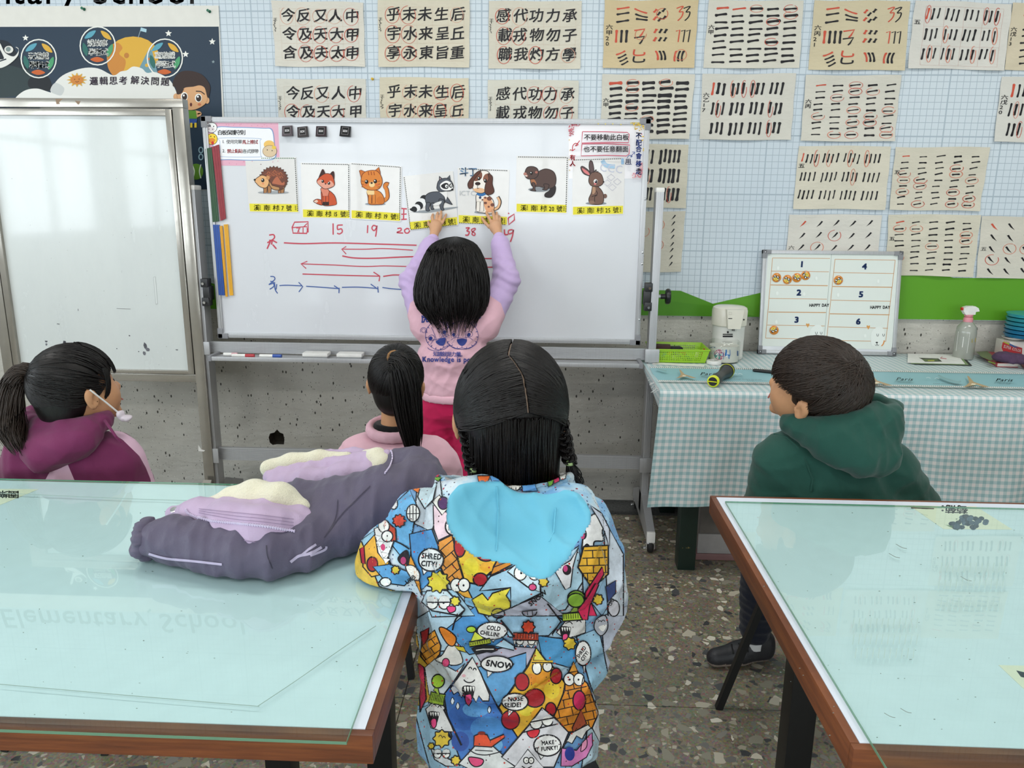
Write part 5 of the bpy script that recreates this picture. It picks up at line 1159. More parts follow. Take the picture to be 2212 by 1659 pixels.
for k2 in range(8): ik.rect(1340 + k2 * 20, 597, 1352 + k2 * 20, 616, '1e1e1e')
ik.build('printed_label', t, planeY(p.y - rr * .97))
ik = Ink(1380, 640, 7.373); ik.rect(1425, 348, 1488, 360, '3a3a3a'); ik.stroke([(1435, 255), (1480, 255), (1480, 290), (1435, 290)], 3, 'a5a39b', closed=True, smooth=False); ik.ell(1672, 373, 14, 14, '1a1a1a'); ik.build('printed_mark', t, planeY(p.y - rr * .98 - .0305))
# disc tub
p = at(1562, 780); rr = .066; Hh = onY(1562, 737, p.y).z - ZT
t = thing('disc_tub', 'clear plastic tub of blank discs with a white and blue label', 'disc tub', (p.x, p.y, ZT)); CLR = m_glass('clear_plastic', lin('eef0ee'), ior=1.35)
b = MB(); b.lathe([(rr, .001), (rr, Hh), (rr * .95, Hh + .004), (0, Hh + .005)], (p.x, p.y, ZT), 40); b.build('shell', CLR, t)
b = MB(); b.lathe([(rr * .93, .004), (rr * .93, Hh * .82), (0.01, Hh * .82)], (p.x, p.y, ZT), 40); b.build('paper_label', mat('label_white', 'dfddd6', .5), t)
lab = b = None
def cyl(cx_, cy_, R_):
    def f(x, y, h):
        d = ray(x, y); ox, oy = -cx_, -cy_; A_ = d.x ** 2 + d.y ** 2; B_ = 2 * (d.x * ox + d.y * oy); C_ = ox * ox + oy * oy - (R_ + h) ** 2; D_ = B_ * B_ - 4 * A_ * C_
        return None if D_ < 0 else CC + d * ((-B_ - math.sqrt(D_)) / (2 * A_))
    return f
ik = Ink(1380, 640, 7.373); ik.rect(1100, 862, 1200, 950, '2a7c9e'); ik.poly([(1330, 850), (1455, 852), (1458, 930), (1440, 1000), (1340, 1005)], '2a74bc'); ik.ell(1280, 930, 92, 92, 'e6e6e2'); ik.ell(1280, 930, 84, 84, 'b8607c')
ik.poly([(1196, 925), (1240, 935), (1280, 920), (1364, 930), (1350, 990), (1280, 1014), (1215, 985)], '5aa39a'); ik.poly([(1230, 900), (1330, 905), (1345, 940), (1220, 945)], '7c6a8c', True); ik.ell(1260, 885, 22, 14, 'e0a9bc')
ik.text('DATA', 1112, 828, 38, '28607c', bold=.02); ik.text('D-R', 1105, 925, 52, 'bcd6e0'); ik.text('80', 1400, 928, 34, 'cfe2f0'); ik.text('700', 1375, 978, 44, 'cfe2f0'); ik.ell(1125, 990, 12, 14, '26282a'); ik.rect(1565, 870, 1585, 950, '2a5c9c'); ik.subdiv(14)
ik.build('label_print', t, cyl(p.x, p.y, rr * .93))
p = at(1543, 787); b = MB(); n = 28
b.lathe([(.019, 0), (.030, 0), (.031, .003), (.031, .012), (.030, .015), (.019, .015), (.019, 0)], (p.x, p.y + .01, ZT), n); one('tape_roll', 'white roll of tape lying behind the microphone', 'tape', b, WHITEP)
# microphone
a = onZ(1540, 824, ZT + .022); c = onZ(1571, 801, ZT + .026); d = (c - a).normalized(); L = (c - a).length
t = thing('microphone', 'black wireless microphone with a yellow ringed end on the gingham desk', 'microphone', (a + c) / 2 - Vector((0, 0, .02)))
MBK = mat('satin_black', '1d1e20', .38)
b = MB(); b.lathe([(.019, .012), (.0205, .02), (.0205, .05), (.018, L * .45), (.0185, L * .62), (.023, L * .8), (.026, L * .9)], a, 24, axis=d); b.build('handle', MBK, t)
b = MB(); b.lathe([(.016, -.002), (.0215, 0), (.0225, .006), (.0215, .013)], a, 28, axis=d); b.build('end_ring', mat('yellow_plastic', 'd8e01e', .3, var=.02), t)
b = MB(); b.lathe([(0, -.004), (.0165, -.003), (.0165, .002)], a, 24, axis=d); s2 = d.cross(Vector((0, 0, 1))).normalized(); b.build('end_cap', MBK, t)
b = MB(); b.tube([a - d * .005 - s2 * .016, a - d * .005 + s2 * .016], .0018, 6); b.build('cap_bar', MATS['yellow_plastic'], t)
b = MB(); b.lathe([(.026, L * .9), (.0275, L * .93), (.028, L * 1.0), (.026, L * 1.08), (.018, L * 1.16), (0, L * 1.2)], a, 24, axis=d); b.build('grille', mat('mic_mesh', '2c2d30', .6, .5, bump=.001, bscale=900), t)
b = MB(); b.lathe([(.0282, L * .955), (.029, L * .965), (.0282, L * .975)], a, 28, axis=d); b.build('band', MATS['yellow_plastic'], t)
a = at(1626, 803); c = at(1700, 811); a.z = c.z = ZT + .006; b = MB(); b.tube([a, a.lerp(c, .04), c], [.004, .007, .007], 12); one('presenter_remote', 'slim black remote lying on the gingham desk left of the boy', 'remote', b, MBK)
# small score board leaning on the wall
bl, br = at(1636, 761), at(1932, 766); bl.y = br.y = 3.475; bl = onY(1636, 761, 3.475); br = onY(1932, 766, 3.475); bl.z = br.z = ZT + .001
n_top = onY(1803, 542, 3.53); up = Vector((0, 3.53 - 3.475, n_top.z - bl.z)); Hn = up.length; up.normalize(); ri = Vector((1, 0, 0)); nn = ri.cross(up).normalized()
W2 = (br.x - bl.x); tl = bl + up * Hn
ang = math.atan2(up.y, up.z)
t = thing('score_board', 'small framed whiteboard with a numbered score chart, leaning on the wall above the desk', 'score board', (bl.x + W2 / 2, bl.y, bl.z))
def lean(x0, z0, x1, z1, y0, y1, bev=0, rot_=Matrix.Rotation(-ang, 4, 'X')):
    b = MB(); b.box((x0, y0, z0), (x1, y1, z1), mat4=Matrix.Translation(bl) @ rot_, bev=bev); return b
lean(.006, .006, W2 - .006, Hn - .006, -.008, .0).build('board_surface', BOARD_M, t)
for q in ((0, 0, W2, .016), (0, Hn - .016, W2, Hn), (0, 0, .016, Hn), (W2 - .016, 0, W2, Hn)): lean(*q, -.014, .001, .003).build('frame_rail', ALU, t)
for cx, cz in ((0, 0), (W2, 0), (0, Hn), (W2, Hn)):
    sx = 1 if cx == 0 else -1; sz = 1 if cz == 0 else -1; b = lean(cx - .002 * sx, cz - .001 * sz, cx + .036 * sx, cz + .018 * sz, -.017, .002, .002); b2 = lean(cx - .002 * sx, cz - .001 * sz, cx + .018 * sx, cz + .036 * sz, -.017, .002, .002); b.add(b2.v, b2.f, 0, True)
    cp = b.build('corner_cap', ALUD, t); pp = Matrix.Translation(bl) @ Matrix.Rotation(-ang, 4, 'X') @ Vector((cx + .009 * sx, -.017, cz + .009 * sz)); b = MB(); b.lathe([(.003, 0), (.002, .0015), (0, .002)], pp, 10, axis=(0, -1, 0)); b.build('rivet', CHROME, cp)
pn = (up.cross(ri)); p0 = bl + nn * (.0085 if nn.y < 0 else -.0085); nrm = nn if nn.y < 0 else -nn; p0 = bl + nrm * .0085
pm = plane3(p0, nrm)
MAG = (1380, 530, 2.659)
ik = Ink(*MAG)
for poly_, ox in (([(742, 42), (1107, 52), (1065, 585), (705, 578)], 0), ([(1107, 50), (1512, 56), (1452, 600), (1055, 588)], 1)):
    ik.poly(poly_, 'dde3dd')
ik.stroke([(1107, 52), (1060, 588)], 3, 'aab4ae', smooth=False)
for q in ([(768, 72), (1098, 75)], [(762, 148), (1092, 152)], [(757, 227), (1085, 232)], [(750, 305), (1080, 309)], [(745, 383), (1075, 386)], [(737, 458), (1068, 463)], [(728, 533), (1058, 540)], [(1127, 80), (1473, 85)], [(1120, 156), (1465, 162)], [(1113, 236), (1455, 241)], [(1105, 315), (1447, 321)], [(1097, 393), (1440, 399)], [(1090, 468), (1430, 476)], [(1078, 545), (1418, 552)]):
    ik.stroke(q, 3.2 if q[0][1] not in (227, 383, 236, 393) else 5, 'c99a6a', smooth=False)
for q in ([(768, 72), (728, 533)], [(1127, 80), (1078, 545)], [(1473, 85), (1418, 552)]): ik.stroke(q, 3, 'c99a6a', smooth=False)
for tx, x, y in (('1', 922, 124), ('2', 905, 287), ('3', 892, 443), ('4', 1282, 137), ('5', 1262, 297), ('6', 1246, 453)): ik.text(tx, x, y, 46, '1c3566', bold=.045, sx=1.15, slant=.08)
for x, y in ((978, 352), (1328, 364)): ik.text('HAPPY DAY', x, y, 24, '26282c', bold=.035, sx=.82, slant=.05)
for x, y in ((970, 460), (1318, 471)): ik.poly([(x - 11, y - 8), (x - 5, y - 12), (x, y - 7), (x + 6, y - 12), (x + 11, y - 7), (x, y + 13)], 'd69a52')
for x, y in ((1020, 505), (1372, 516)):
    ik.poly([(x - 40, y + 10), (x - 30, y - 25), (x, y - 48), (x + 30, y - 40), (x + 40, y), (x + 30, y + 55), (x - 30, y + 60)], 'e5eae5', True)
    for dx in (0, 34): 
        if dx == 34 and x < 1100: dx = 28
        ik.stroke([(x - 6 + dx, y - 8), (x - 4 + dx, y + 4), (x + 3 + dx, y + 4), (x + 5 + dx, y - 8)], 2.5, '2a2c30')
    ik.ell(x - 5, y + 42, 7, 4, '2a2c30'); ik.stroke([(x - 16, y + 54), (x - 8, y + 60), (x - 4, y + 48), (x, y + 60), (x + 8, y + 54)], 2.5, '2a2c30'); ik.stroke([(x + 22, y + 62), (x + 32, y + 50), (x + 38, y + 30)], 6, 'd98a3c')
for x, y in ((800, 130), (1020, 190), (795, 275), (830, 205), (1145, 285), (1375, 205), (790, 440), (950, 280), (1300, 520)): ik.ell(x, y, 7, 11, 'e9eee9')
ik.build('score_sheet', t, pm)
nm = ['leftmost face magnet beside the number 1 row', 'second face magnet in the number 1 row', 'third face magnet in the number 1 row', 'highest face magnet, last in the number 1 row', 'only face magnet on the right half, under the number 4', 'lowest face magnet, on its own below the number 3']
for i, (x, y, rt) in enumerate(((790, 185, 20), (852, 196, 30), (907, 186, 200), (957, 173, 240), (1145, 200, 330), (776, 487, 160))):
    c0 = pm(1380 + x / 2.659, 530 + y / 2.659, .0006); b = MB(); b.lathe([(.0195, 0), (.0205, .002), (.0175, .0045), (0, .006)], c0, 24, axis=nrm)
    o = one('face_magnet', nm[i], 'magnet', b, mat('magnet_orange', 'd8852a', .3, var=.12, nscale=60, coat=.3), 'round face magnets on the score board')
    ik = Ink(1380, 530, 2.659); a = R(rt); rx = lambda u, v: (x + u * math.cos(a) - v * math.sin(a), y + u * math.sin(a) + v * math.cos(a))
    ik.ell(*rx(0, 4), 15, 13, 'eed25a')
    for s in (-1, 1): ik.ell(*rx(s * 9, -4), 8.5, 8.5, '201612'); ik.ell(*rx(s * 9 - 2, -6), 3.6, 3.6, 'ffffff'); ik.ell(*rx(s * 9 + 2, -1), 2, 2, 'ffffff'); ik.ell(*rx(s * 18, 8), 3, 4, '5a9cc4')
    ik.stroke([rx(-5, 12), rx(0, 9), rx(5, 12)], 2.4, '5c2a14')
    ik.build('printed_face', o, plane3(c0 + nrm * .0062, nrm))
# papers, spray bottle, books, cloth, box, bowls
q = [(1960, 786), (2084, 789), (2060, 766), (1942, 759)]
for i in range(3):
    P = [at(x, y) + Vector((.012 * i, -.006 * i, 0)) for x, y in q]; b = MB(); z = .0022 * (2 - i)
    for p in P: p.z = ZT + z; p.y = min(p.y, 3.50)
    b.prism(P, (0, 0, .0018)); o = one('paper_sheet', ['top white printout with a car picture in the paper stack', 'green edged sheet in the middle of the paper stack', 'dark printed sheet lowest in the paper stack'][i], 'paper', b, mat('white_paper', 'e4e4e0', .7) if i == 0 else mat('sheet_%d' % i, ('7d9468', '2c302c')[i - 1], .7), 'papers stacked on the gingham desk')
    if i == 0:
        ik = Ink(1900, 640, 7.09); ik.poly([(600, 940), (700, 945), (900, 952), (960, 1000), (700, 1003), (650, 965)], '3c4434'); ik.poly([(650, 965), (880, 960), (900, 985), (690, 998)], '5c7040'); ik.rect(740, 978, 840, 994, 'b0b040'); ik.stroke([(960, 925), (930, 945), (1025, 958)], 9, 'c84860', smooth=False); ik.build('printed_picture', o, planeZ(ZT + .0062))
p = at(2084, 774); p.y = min(p.y, 3.44); p.x = onY(2084, 740, p.y).x; k2 = lambda py: onY(2084, py, p.y).z - ZT
t = thing('spray_bottle', 'clear spray bottle with a white trigger head and pink collar', 'spray bottle', (p.x, p.y, ZT)); rr = .042
LQ = NT('cloudy_bottle'); LQ.set(color=lin('b9bcb2'), rough=.2, trans=.35, coat=.3); LQ = LQ.m
b = MB(); b.lathe([(rr * .95, 0), (rr, .004), (rr, k2(718)), (rr * .93, k2(706)), (rr * .6, k2(698)), (rr * .42, k2(694))], (p.x, p.y, ZT), 32); b.build('bottle', LQ, t)
b = MB(); b.lathe([(rr * .46, k2(695)), (rr * .46, k2(687)), (rr * .38, k2(685)), (rr * .3, k2(684)), (rr * .42, k2(683)), (rr * .42, k2(679))], (p.x, p.y, ZT), 24); b.build('collar', mat('pink_plastic', 'd58a94', .4), t)
b = MB(); zz = [onY(x, y, p.y) for x, y in ((2086, 680), (2104, 679), (2105, 673), (2113, 672), (2111, 665), (2104, 661), (2090, 661), (2080, 664), (2079, 672), (2083, 679))]; b.prism([v + Vector((0, -.012, 0)) for v in zz], (0, .024, 0)); b.build('trigger_head', WHITEP, t)
v = onY(2078, 667, p.y); b = MB(); b.tube([v + Vector((-.004, 0, 0)), v + Vector((.004, 0, 0))], .007, 10); b.build('nozzle', mat('red_plastic', 'b8301c', .4), t)
ik = Ink(1900, 640, 7.09); ik.poly([(1205, 540), (1388, 562), (1340, 872), (1168, 838)], 'dcdcd8')
for i in range(14): x = 1205 + (i % 3) * 50; y = 590 + i * 17; ik.stroke([(x, y), (x + 60 + (i * 7) % 40, y + 6)], 5, '9a9a9a')
ik.poly([(1405, 625), (1480, 622), (1475, 765), (1395, 772)], 'd9d2bc'); ik.poly([(1415, 655), (1475, 640), (1468, 700), (1412, 712)], 'b09a2c'); ik.subdiv(30); ik.build('label_print', t, cyl(p.x, p.y, rr))
def book(label, q, z0, th, c, pages='e6e2d8'):
    P = [at(x, y) for x, y in q]
    for v in P: v.z = ZT + z0; v.y = min(v.y, 3.515)
    t2 = thing('picture_book', label, 'book', tuple(sum((v for v in P), Vector()) / 4), 'books on the gingham desk'); b = MB(); b.prism([v + Vector((0, 0, th - .002)) for v in P], (0, 0, .002)); b.prism(P, (0, 0, .002)); b.prism([P[0], P[3], P[3].lerp(P[2], .04), P[0].lerp(P[1], .04)], (0, 0, th)); b.build('cover', mat('cover_' + c, c, .35), t2)
    b = MB(); ce = sum((v for v in P), Vector()) / 4; b.prism([ce + (v - ce) * .97 + Vector((0, 0, .0022)) for v in P], (0, 0, th - .0044)); b.build('page_block', mat('pages', pages, .8), t2); return t2, P
_, P = book('red spined book nearest the spray bottle', [(2152, 793), (2199, 794), (2166, 768), (2105, 764)], 0, .018, 'a8303a')
ik = Ink(1900, 640, 7.09); ik.poly([(1480, 850), (1650, 840), (1790, 960), (1700, 985), (1560, 930)], '6c7a52'); ik.poly([(1660, 985), (1770, 1020), (1775, 1040), (1670, 1010)], '7fa03c'); ik.build('cover_print', _, lambda x, y, h: onZ(x, y, ZT + .0184 + h))
book('red book behind the folded purple cloth, partly out of frame', [(2215, 800), (2290, 804), (2250, 768), (2180, 766)], 0, .016, '9c2430')
p = at(2175, 782, .02); B = Blob(.003); X = p.x; Y = p.y + .0; Z = ZT + .038
B.e((X, Y, Z), (.058, .05, .020), .01); B.e((X - .02, Y - .01, Z + .012), (.034, .034, .014), .008); B.e((X + .03, Y - .015, Z + .006), (.03, .03, .014), .008); B.c((X - .01, Y - .045, Z - .008), (X + .05, Y - .04, Z - .008), .009, .010, .006)
o = B.build('folded_cloth', mat('plum_cloth', '4c3650', .9, bump=.001, bscale=500), disp=folds(.004, (60, 60, 60), 3)); tag(o, 'bunched plum purple cloth lying on the red books', 'cloth')
t = thing('pencil_box', 'red and white colour box below the teal bowls at the right edge', 'box', at(2210, 780)); x0 = onY(2168, 750, 3.44).x; b = MB(); zt3 = onY(2168, 735, 3.44).z; b.box((x0, 3.40, ZT), (x0 + .2, 3.505, zt3), bev=.002); b.build('carton', mat('carton_white', 'd8d4cc', .5), t)
ik = Ink(1900, 640, 7.09); ik.poly([(1885, 700), (2185, 792), (2178, 940), (1900, 860), (1868, 790)], 'a83034'); ik.poly([(1885, 690), (2000, 725), (2140, 790), (2050, 780)], '3c5c8c'); ik.poly([(1900, 690), (1990, 722), (1985, 745), (1895, 705)], '9aa83c'); ik.text('SUPER COLOR', 1898, 785, 62, 'e8dcd8', rot=16, sx=.62, bold=.02); ik.text('Class', 1900, 695, 40, 'a84848', rot=12); ik.build('printed_panel', t, planeY(3.40))
for i in range(2):
    cx = onY(2190 + i * 16, 735, 3.45).x; b = MB(); b.lathe([(.02, 0), (.045, .008), (.05, .014), (.046, .013), (.02, .004)], (cx, 3.45 - i * .012, zt3 + .001 + i * .012), 28); one('white_dish', ['white dish on the colour box, the lower one', 'white dish on the colour box, the upper one'][i], 'dish', b, WHITEP, 'white dishes on the colour box')
cx = onY(2222, 700, 3.45).x; z0 = onY(2222, 728, 3.45).z; z1 = onY(2222, 676, 3.45).z
for i in range(6):
    z = z0 + (z1 - z0) * i / 6; h_ = (z1 - z0) / 6 * 1.02; b = MB(); r0 = .098
    b.lathe([(r0 * .8, 0), (r0 * .97, .004), (r0, h_ * .8), (r0 * 1.03, h_ * .86), (r0 * 1.03, h_ * .96), (r0 * .96, h_ * .96)], (cx, 3.43, z), 36)
    one('teal_bowl', ['lowest', 'second', 'third', 'fourth', 'fifth', 'topmost'][i] + ' bowl of the stacked teal bowls at the right edge', 'bowl', b, mat('teal_%d' % i, ['1d6f96', '2277a0', '2a8aa6', '2a8a9c', '2b8f9a', '2f9aa4'][i], .25, var=.02), 'stacked teal bowls')
# pink storage box under the desk
t = thing('storage_box', 'translucent storage box with a pink base under the gingham desk', 'storage box', (.9, 3.05, 0)); b = MB(); b.box((.645, 2.92, .002), (1.30, 3.3, .03), bev=.004); b.build('base', mat('dusty_pink_plastic', '8c6a6a', .5), t)
b = MB(); b.box((.655, 2.93, .031), (1.29, 3.29, .30), bev=.01); b.build('bin', mat('translucent_plastic', '6f6a66', .35, var=.1), t); b = MB(); b.box((.65, 2.922, .031), (.80, 2.93, .115), bev=.002); b.box((.80, 2.922, .031), (1.2, 2.93, .07), bev=.002); b.build('front_flap', mat('frosted_plastic', 'a5a2a2', .4), t)
b = MB(); b.box((.645, 2.922, .30), (1.30, 3.3, .335), bev=.005); b.build('lid', MATS['dusty_pink_plastic'], t)

# ================================================================ glass topped tables
TT = .77
def table(label, x0, x1, y0, y1, g, legs, gl):
    t = thing('classroom_table', label, 'table', ((x0 + x1) / 2, (y0 + y1) / 2, 0), 'glass topped tables')
    b = MB(); e = .012; b.box((x0 + e, y0 + e, TT - .03), (x1 - e, y1 - e, TT)); b.build('tabletop', TWHITE, t)
    for a, c in (((x0, y0, TT - .042), (x1, y0 + e, TT - .0004)), ((x0, y1 - e, TT - .042), (x1, y1, TT - .0004)), ((x0, y0 + e, TT - .042), (x0 + e, y1 - e, TT - .0004)), ((x1 - e, y0 + e, TT - .042), (x1, y1 - e, TT - .0004))):
        b = MB(); b.box(a, c, bev=.0025); b.build('wood_edge', WOOD, t)
    b = MB(); b.box((x0 + .12, y0 + .05, TT - .08), (x1 - .12, y0 + .08, TT - .0425)); b.box((x0 + .12, y1 - .1, TT - .08), (x1 - .12, y1 - .07, TT - .0425)); b.build('steel_apron', BSTEEL, t)
    for lx0, ly0 in legs: b = MB(); b.box((lx0, ly0, 0), (lx0 + .06, ly0 + .06, TT - .0428), bev=.003); b.build('leg', BSTEEL, t)
    b = MB(); b.box((g[0], g[1], TT + .0007), (g[2], g[3], TT + .0055)); o = b.build('glass_top', GLASS, None); tag(o, gl, 'glass sheet', 'glass sheets on the tables')
    b = MB(); z0, z1 = TT + .0012, TT + .005; w_ = .0006
    b.box((g[0] - w_, g[1] - w_, z0), (g[2] + w_, g[1], z1)); b.box((g[2], g[1], z0), (g[2] + w_, g[3], z1)); b.box((g[0] - w_, g[1], z0), (g[0], g[3], z1)); b.box((g[0], g[3], z0), (g[2], g[3] + w_, z1)); b.build('polished_edge', GEDGE, o)
    return t, o
tl_, gl1 = table('brown edged white table under green glass, left, carrying the jacket', -2.05, -.201, .822, 1.668, (-2.0, .803, -.229, 1.655), [(-.395, 1.55), (-1.9, .9), (-1.9, 1.55), (-.62, 1.50)], 'green tinted glass sheet on the left table under the jacket')
tr_, gl2 = table('brown edged white table under green glass, right front', .391, 2.25, .829, 1.668, (.4145, .79, 2.2, 1.62), [(.575, 1.54), (2.05, .9), (2.05, 1.54)], 'green tinted glass sheet on the right table over the grape card')
ik = Ink(); C2 = '8aa39c'
ik.stroke([(0, 1478), (250, 1500), (560, 1526)], 1.6, C2); ik.stroke([(556, 1526), (640, 1470), (740, 1400), (812, 1352)], 1.6, C2); ik.stroke([(0, 1065), (300, 1078), (560, 1085)], 1, '8fa8a2')
r = random.Random(8)
for _ in range(60): x, y = r.uniform(0, 800), r.uniform(1050, 1560); ik.ell(x, y, r.uniform(.8, 2.4), r.uniform(.5, 1.2), '6f8480', n=6)
ik.build('crack_lines', gl1, planeZ(TT + .0057))
ik = Ink()
for _ in range(60): x, y = r.uniform(1600, 2212), r.uniform(1090, 1600); ik.ell(x, y, r.uniform(.8, 2.6), r.uniform(.5, 1.2), '6f8480', n=6)
for x, y in ((1935, 1175), (2075, 1245), (1910, 1540), (1945, 1530), (1920, 1195)): ik.stroke([(x, y), (x + 14, y + 8), (x + 24, y + 10)], 1.3, '7f8c88')
for (X, Y, n) in ((2035, 1215, 12), (2030, 1250, 12), (2035, 1290, 11), (1845, 1335, 12), (1845, 1370, 12), (1850, 1400, 11)):
    for i in range(n): ik.stroke([(X + i * 12.5, Y), (X + i * 12.5 - 3, Y + 22)], 1.8, 'b2cbc6')
ik.build('scratch_marks', gl2, planeZ(TT + .0057))
def flatcard(name, label, q, draw):
    P = [onZ(x, y, TT + .0002) for x, y in q]; b = MB(); b.prism(P, (0, 0, .0003)); o = one(name, label, 'card', b, mat('card_cream', 'ece3d2', .6, var=.02), 'cards under the table glass'); ik = Ink(dz=2e-6); draw(ik); ik.build('printed_picture', o, lambda x, y, h: onZ(x, y, TT + .0005 + (h - .0002) * .5 + 1e-5))
def grapes(ik):
    r = random.Random(4)
    for i in range(4): ik.poly([(2040 + i * 4, 1133), (2062 + i, 1139), (2070, 1146)], '5c7c4c')
    for i in range(44):
        u, v = r.uniform(-1, 1), r.uniform(-1, 1)
        if u * u + v * v < 1.1: ik.ell(2092 + 38 * u - 8 * v, 1128 + 13 * v, 6.5, 4.6, r.choice(['3e4c5c', '4c5c6e', '34404c', '5a6a7c'])); 
    for x, tx in ((2066, '葡'), (2046, '萄')): pass
    ik.text('萄葡：一一', 2092, 1094, 19, '2a2c2a', rot=182, sx=1.4, bold=.02)
flatcard('grape_card', 'cream card with dark grapes seen upside down under the right table glass', [(1965, 1092), (2108, 1094), (2187, 1144), (2038, 1143)], grapes)
flatcard('picture_card', 'cream card cut off by the right picture edge under the right table glass', [(2157, 1437), (2290, 1440), (2380, 1520), (2240, 1515)], lambda ik: ik.poly([(2195, 1448), (2212, 1452), (2235, 1470), (2205, 1462)], '24303a'))
flatcard('word_card', 'pale yellow card under the left table glass at the left picture edge', [(-140, 1055), (83, 1057), (0, 1091), (-260, 1089)], lambda ik: ik.text('園樂圖', 42, 1062, 17, '2c302c', rot=181, sx=1.5, bold=.02))

# ================================================================ stools
def stool(label, cx, cy, h, feet, r_=.15, seat='17171a'):
    t = thing('stool', label, 'stool', (cx, cy, 0), 'black legged stools'); b = MB(); b.lathe([(0, h - .03), (r_ * .96, h - .03), (r_, h - .024), (r_, h - .004), (r_ * .97, h), (0, h)], (cx, cy, 0), 32); b.build('seat', mat('stool_seat', seat, .5), t)
    for i, (fx, fy) in enumerate(feet):
        d = Vector((fx - cx, fy - cy, 0)); top = Vector((cx, cy, h - .031)) + d * .62; b = MB(); b.tube([top, (fx, fy, .0)], .0135, 4 if True else 8); b.build('leg', BSTEEL, t)
    return t
f0 = onZ(1552, 1530, 0); stool('black legged stool under the boy in green', .80, 1.95, .405, [(f0.x, f0.y), (.68, 2.22), (1.0, 2.2), (1.02, 1.80)], .13)
f1 = onZ(889, 1465, 0); stool('black legged stool under the ponytail girl', f1.x - .13, f1.y + .14, .41, [(f1.x, f1.y), (f1.x, f1.y + .27), (f1.x - .27, f1.y + .27), (f1.x - .27, f1.y)])
f2 = onZ(230, 1628, 0); stool('black legged stool under the girl in maroon', f2.x - .13, f2.y + .14, .38, [(f2.x, f2.y), (f2.x, f2.y + .27), (f2.x - .27, f2.y + .27), (f2.x - .27, f2.y)])
stool('black legged stool under the girl in the printed jacket', -.03, 1.20, .40, [(-.17, 1.05), (.11, 1.05), (.11, 1.35), (-.17, 1.35)], .155)
# ================================================================ people
NP = lambda v: np.array(tuple(v), float)
def Wp(px, py, Y): return NP(onY(px, py, Y))
def skinmat(name, c):
    t = NT(name); n = t.noise(t.obj(), 60, 3); t.set(color=t.mix(n, lin(c), tuple(x * .86 for x in lin(c))), rough=.5, sss=.08, spec=.35); t.b.inputs['Subsurface Radius'].default_value = (.01, .004, .002); t.bump(t.noise(t.obj(), 700, 2), .0002, .4); return t.m
SKIN = skinmat('skin', 'c9966f'); SKIN2 = skinmat('skin_hand', 'cf9f7c')
def hairmat(name, c, c2, rough=.34):
    t = NT(name); n = t.noise(t.obj((140, 140, 12)), 1, 3); t.set(color=t.mix(n, lin(c), lin(c2)), rough=rough, spec=.32); t.bump(t.noise(t.obj((900, 900, 60)), 1, 2), .0006, .6); return t.m
HAIR = hairmat('black_hair', '0a0909', '181312', .4); HAIRB = hairmat('dark_brown_hair', '1f1915', '3a2d25', .4)
def cloth(name, c, sheen=.15, rough=.85, bs=900, fac=.09):
    t = NT(name); n = t.noise(t.obj(), 25, 4); t.set(color=t.mix(n, tuple(min(1, x * (1 + fac)) for x in lin(c)), tuple(x * (1 - fac) for x in lin(c))), rough=rough, sheen=sheen, spec=.25)
    t.bump(t.math('ADD', t.noise(t.obj(), bs, 2), t.math('MULTIPLY', t.noise(t.obj(), 45, 3), 3.0)), .0012, .35); return t.m
PINK = cloth('pink_jersey', 'dfb2c0'); LILAC = cloth('lilac_jersey', 'c3abd6'); MAG = cloth('magenta_jersey', 'b8174e'); MAROON = cloth('maroon_fleece', '6e2a52'); PALEP = cloth('pale_pink_fleece', 'd9b5ca'); GREEN = cloth('bottle_green_jersey', '1f4a40'); NAVY = cloth('navy_cloth', '161a28'); BLK = cloth('black_cloth', '121214'); GREY = cloth('grey_lining', 'a09e9a')
SHOE = mat('shoe_black', '26262a', .5, bump=.0006, bscale=300); SOLE = mat('shoe_sole', '8c7f76', .6); SOCK = mat('sock_white', 'cfcfcf', .8)

class Head:
    """head frame: x right, y towards the face, z up"""
    def __init__(s, c, yaw=0, pitch=0, roll=0, S=1.0):
        s.c = np.array(c, float); s.S = S
        s.R = np.array((Matrix.Rotation(R(-yaw), 3, 'Z') @ Matrix.Rotation(R(pitch), 3, 'X') @ Matrix.Rotation(R(roll), 3, 'Y')))
    def P(s, x, y, z): return s.c + s.R @ (np.array((x, y, z)) * s.S)
    def e(s, B, x, y, z, rx, ry, rz, k=.012, m=0, op='+'): B.e(s.P(x, y, z), (rx * s.S, ry * s.S, rz * s.S), k, m, s.R, op)
    def skull(s, B):
        s.e(B, 0, -.008, .018, .070, .086, .082); s.e(B, 0, .028, -.040, .054, .056, .056, .03); s.e(B, 0, .05, -.03, .05, .035, .04, .02)
        s.e(B, 0, .088, -.022, .010, .012, .013, .012); s.e(B, 0, .078, -.052, .020, .010, .008, .01); s.e(B, 0, .072, -.082, .02, .014, .012, .02)
        for x in (-1, 1):
            s.e(B, x * .0735, -.004, -.020, .006, .016, .026, .005); s.e(B, x * .078, -.012, -.012, .005, .010, .018, .004); s.e(B, x * .080, .001, -.022, .006, .008, .014, .003, 0, '-')
            s.e(B, x * .03, .088, .0, .017, .008, .009, .008, 0, '-')
    def face(s, t):
        b = MB()
        for x in (-1, 1):
            p = s.P(x * .028, .0695, .0); b.lathe([(0, -.007), (.006, -.005), (.008, 0), (.006, .005), (0, .007)], p, 12)
        b.build('eyes', mat('eye_dark', '1c1512', .15), t)
        b = MB(); b.tube([s.P(-.018, .088, -.054), s.P(0, .0905, -.052), s.P(.018, .088, -.054)], .0022, 6); b.build('lips', mat('lip', 'a8625a', .5), t)
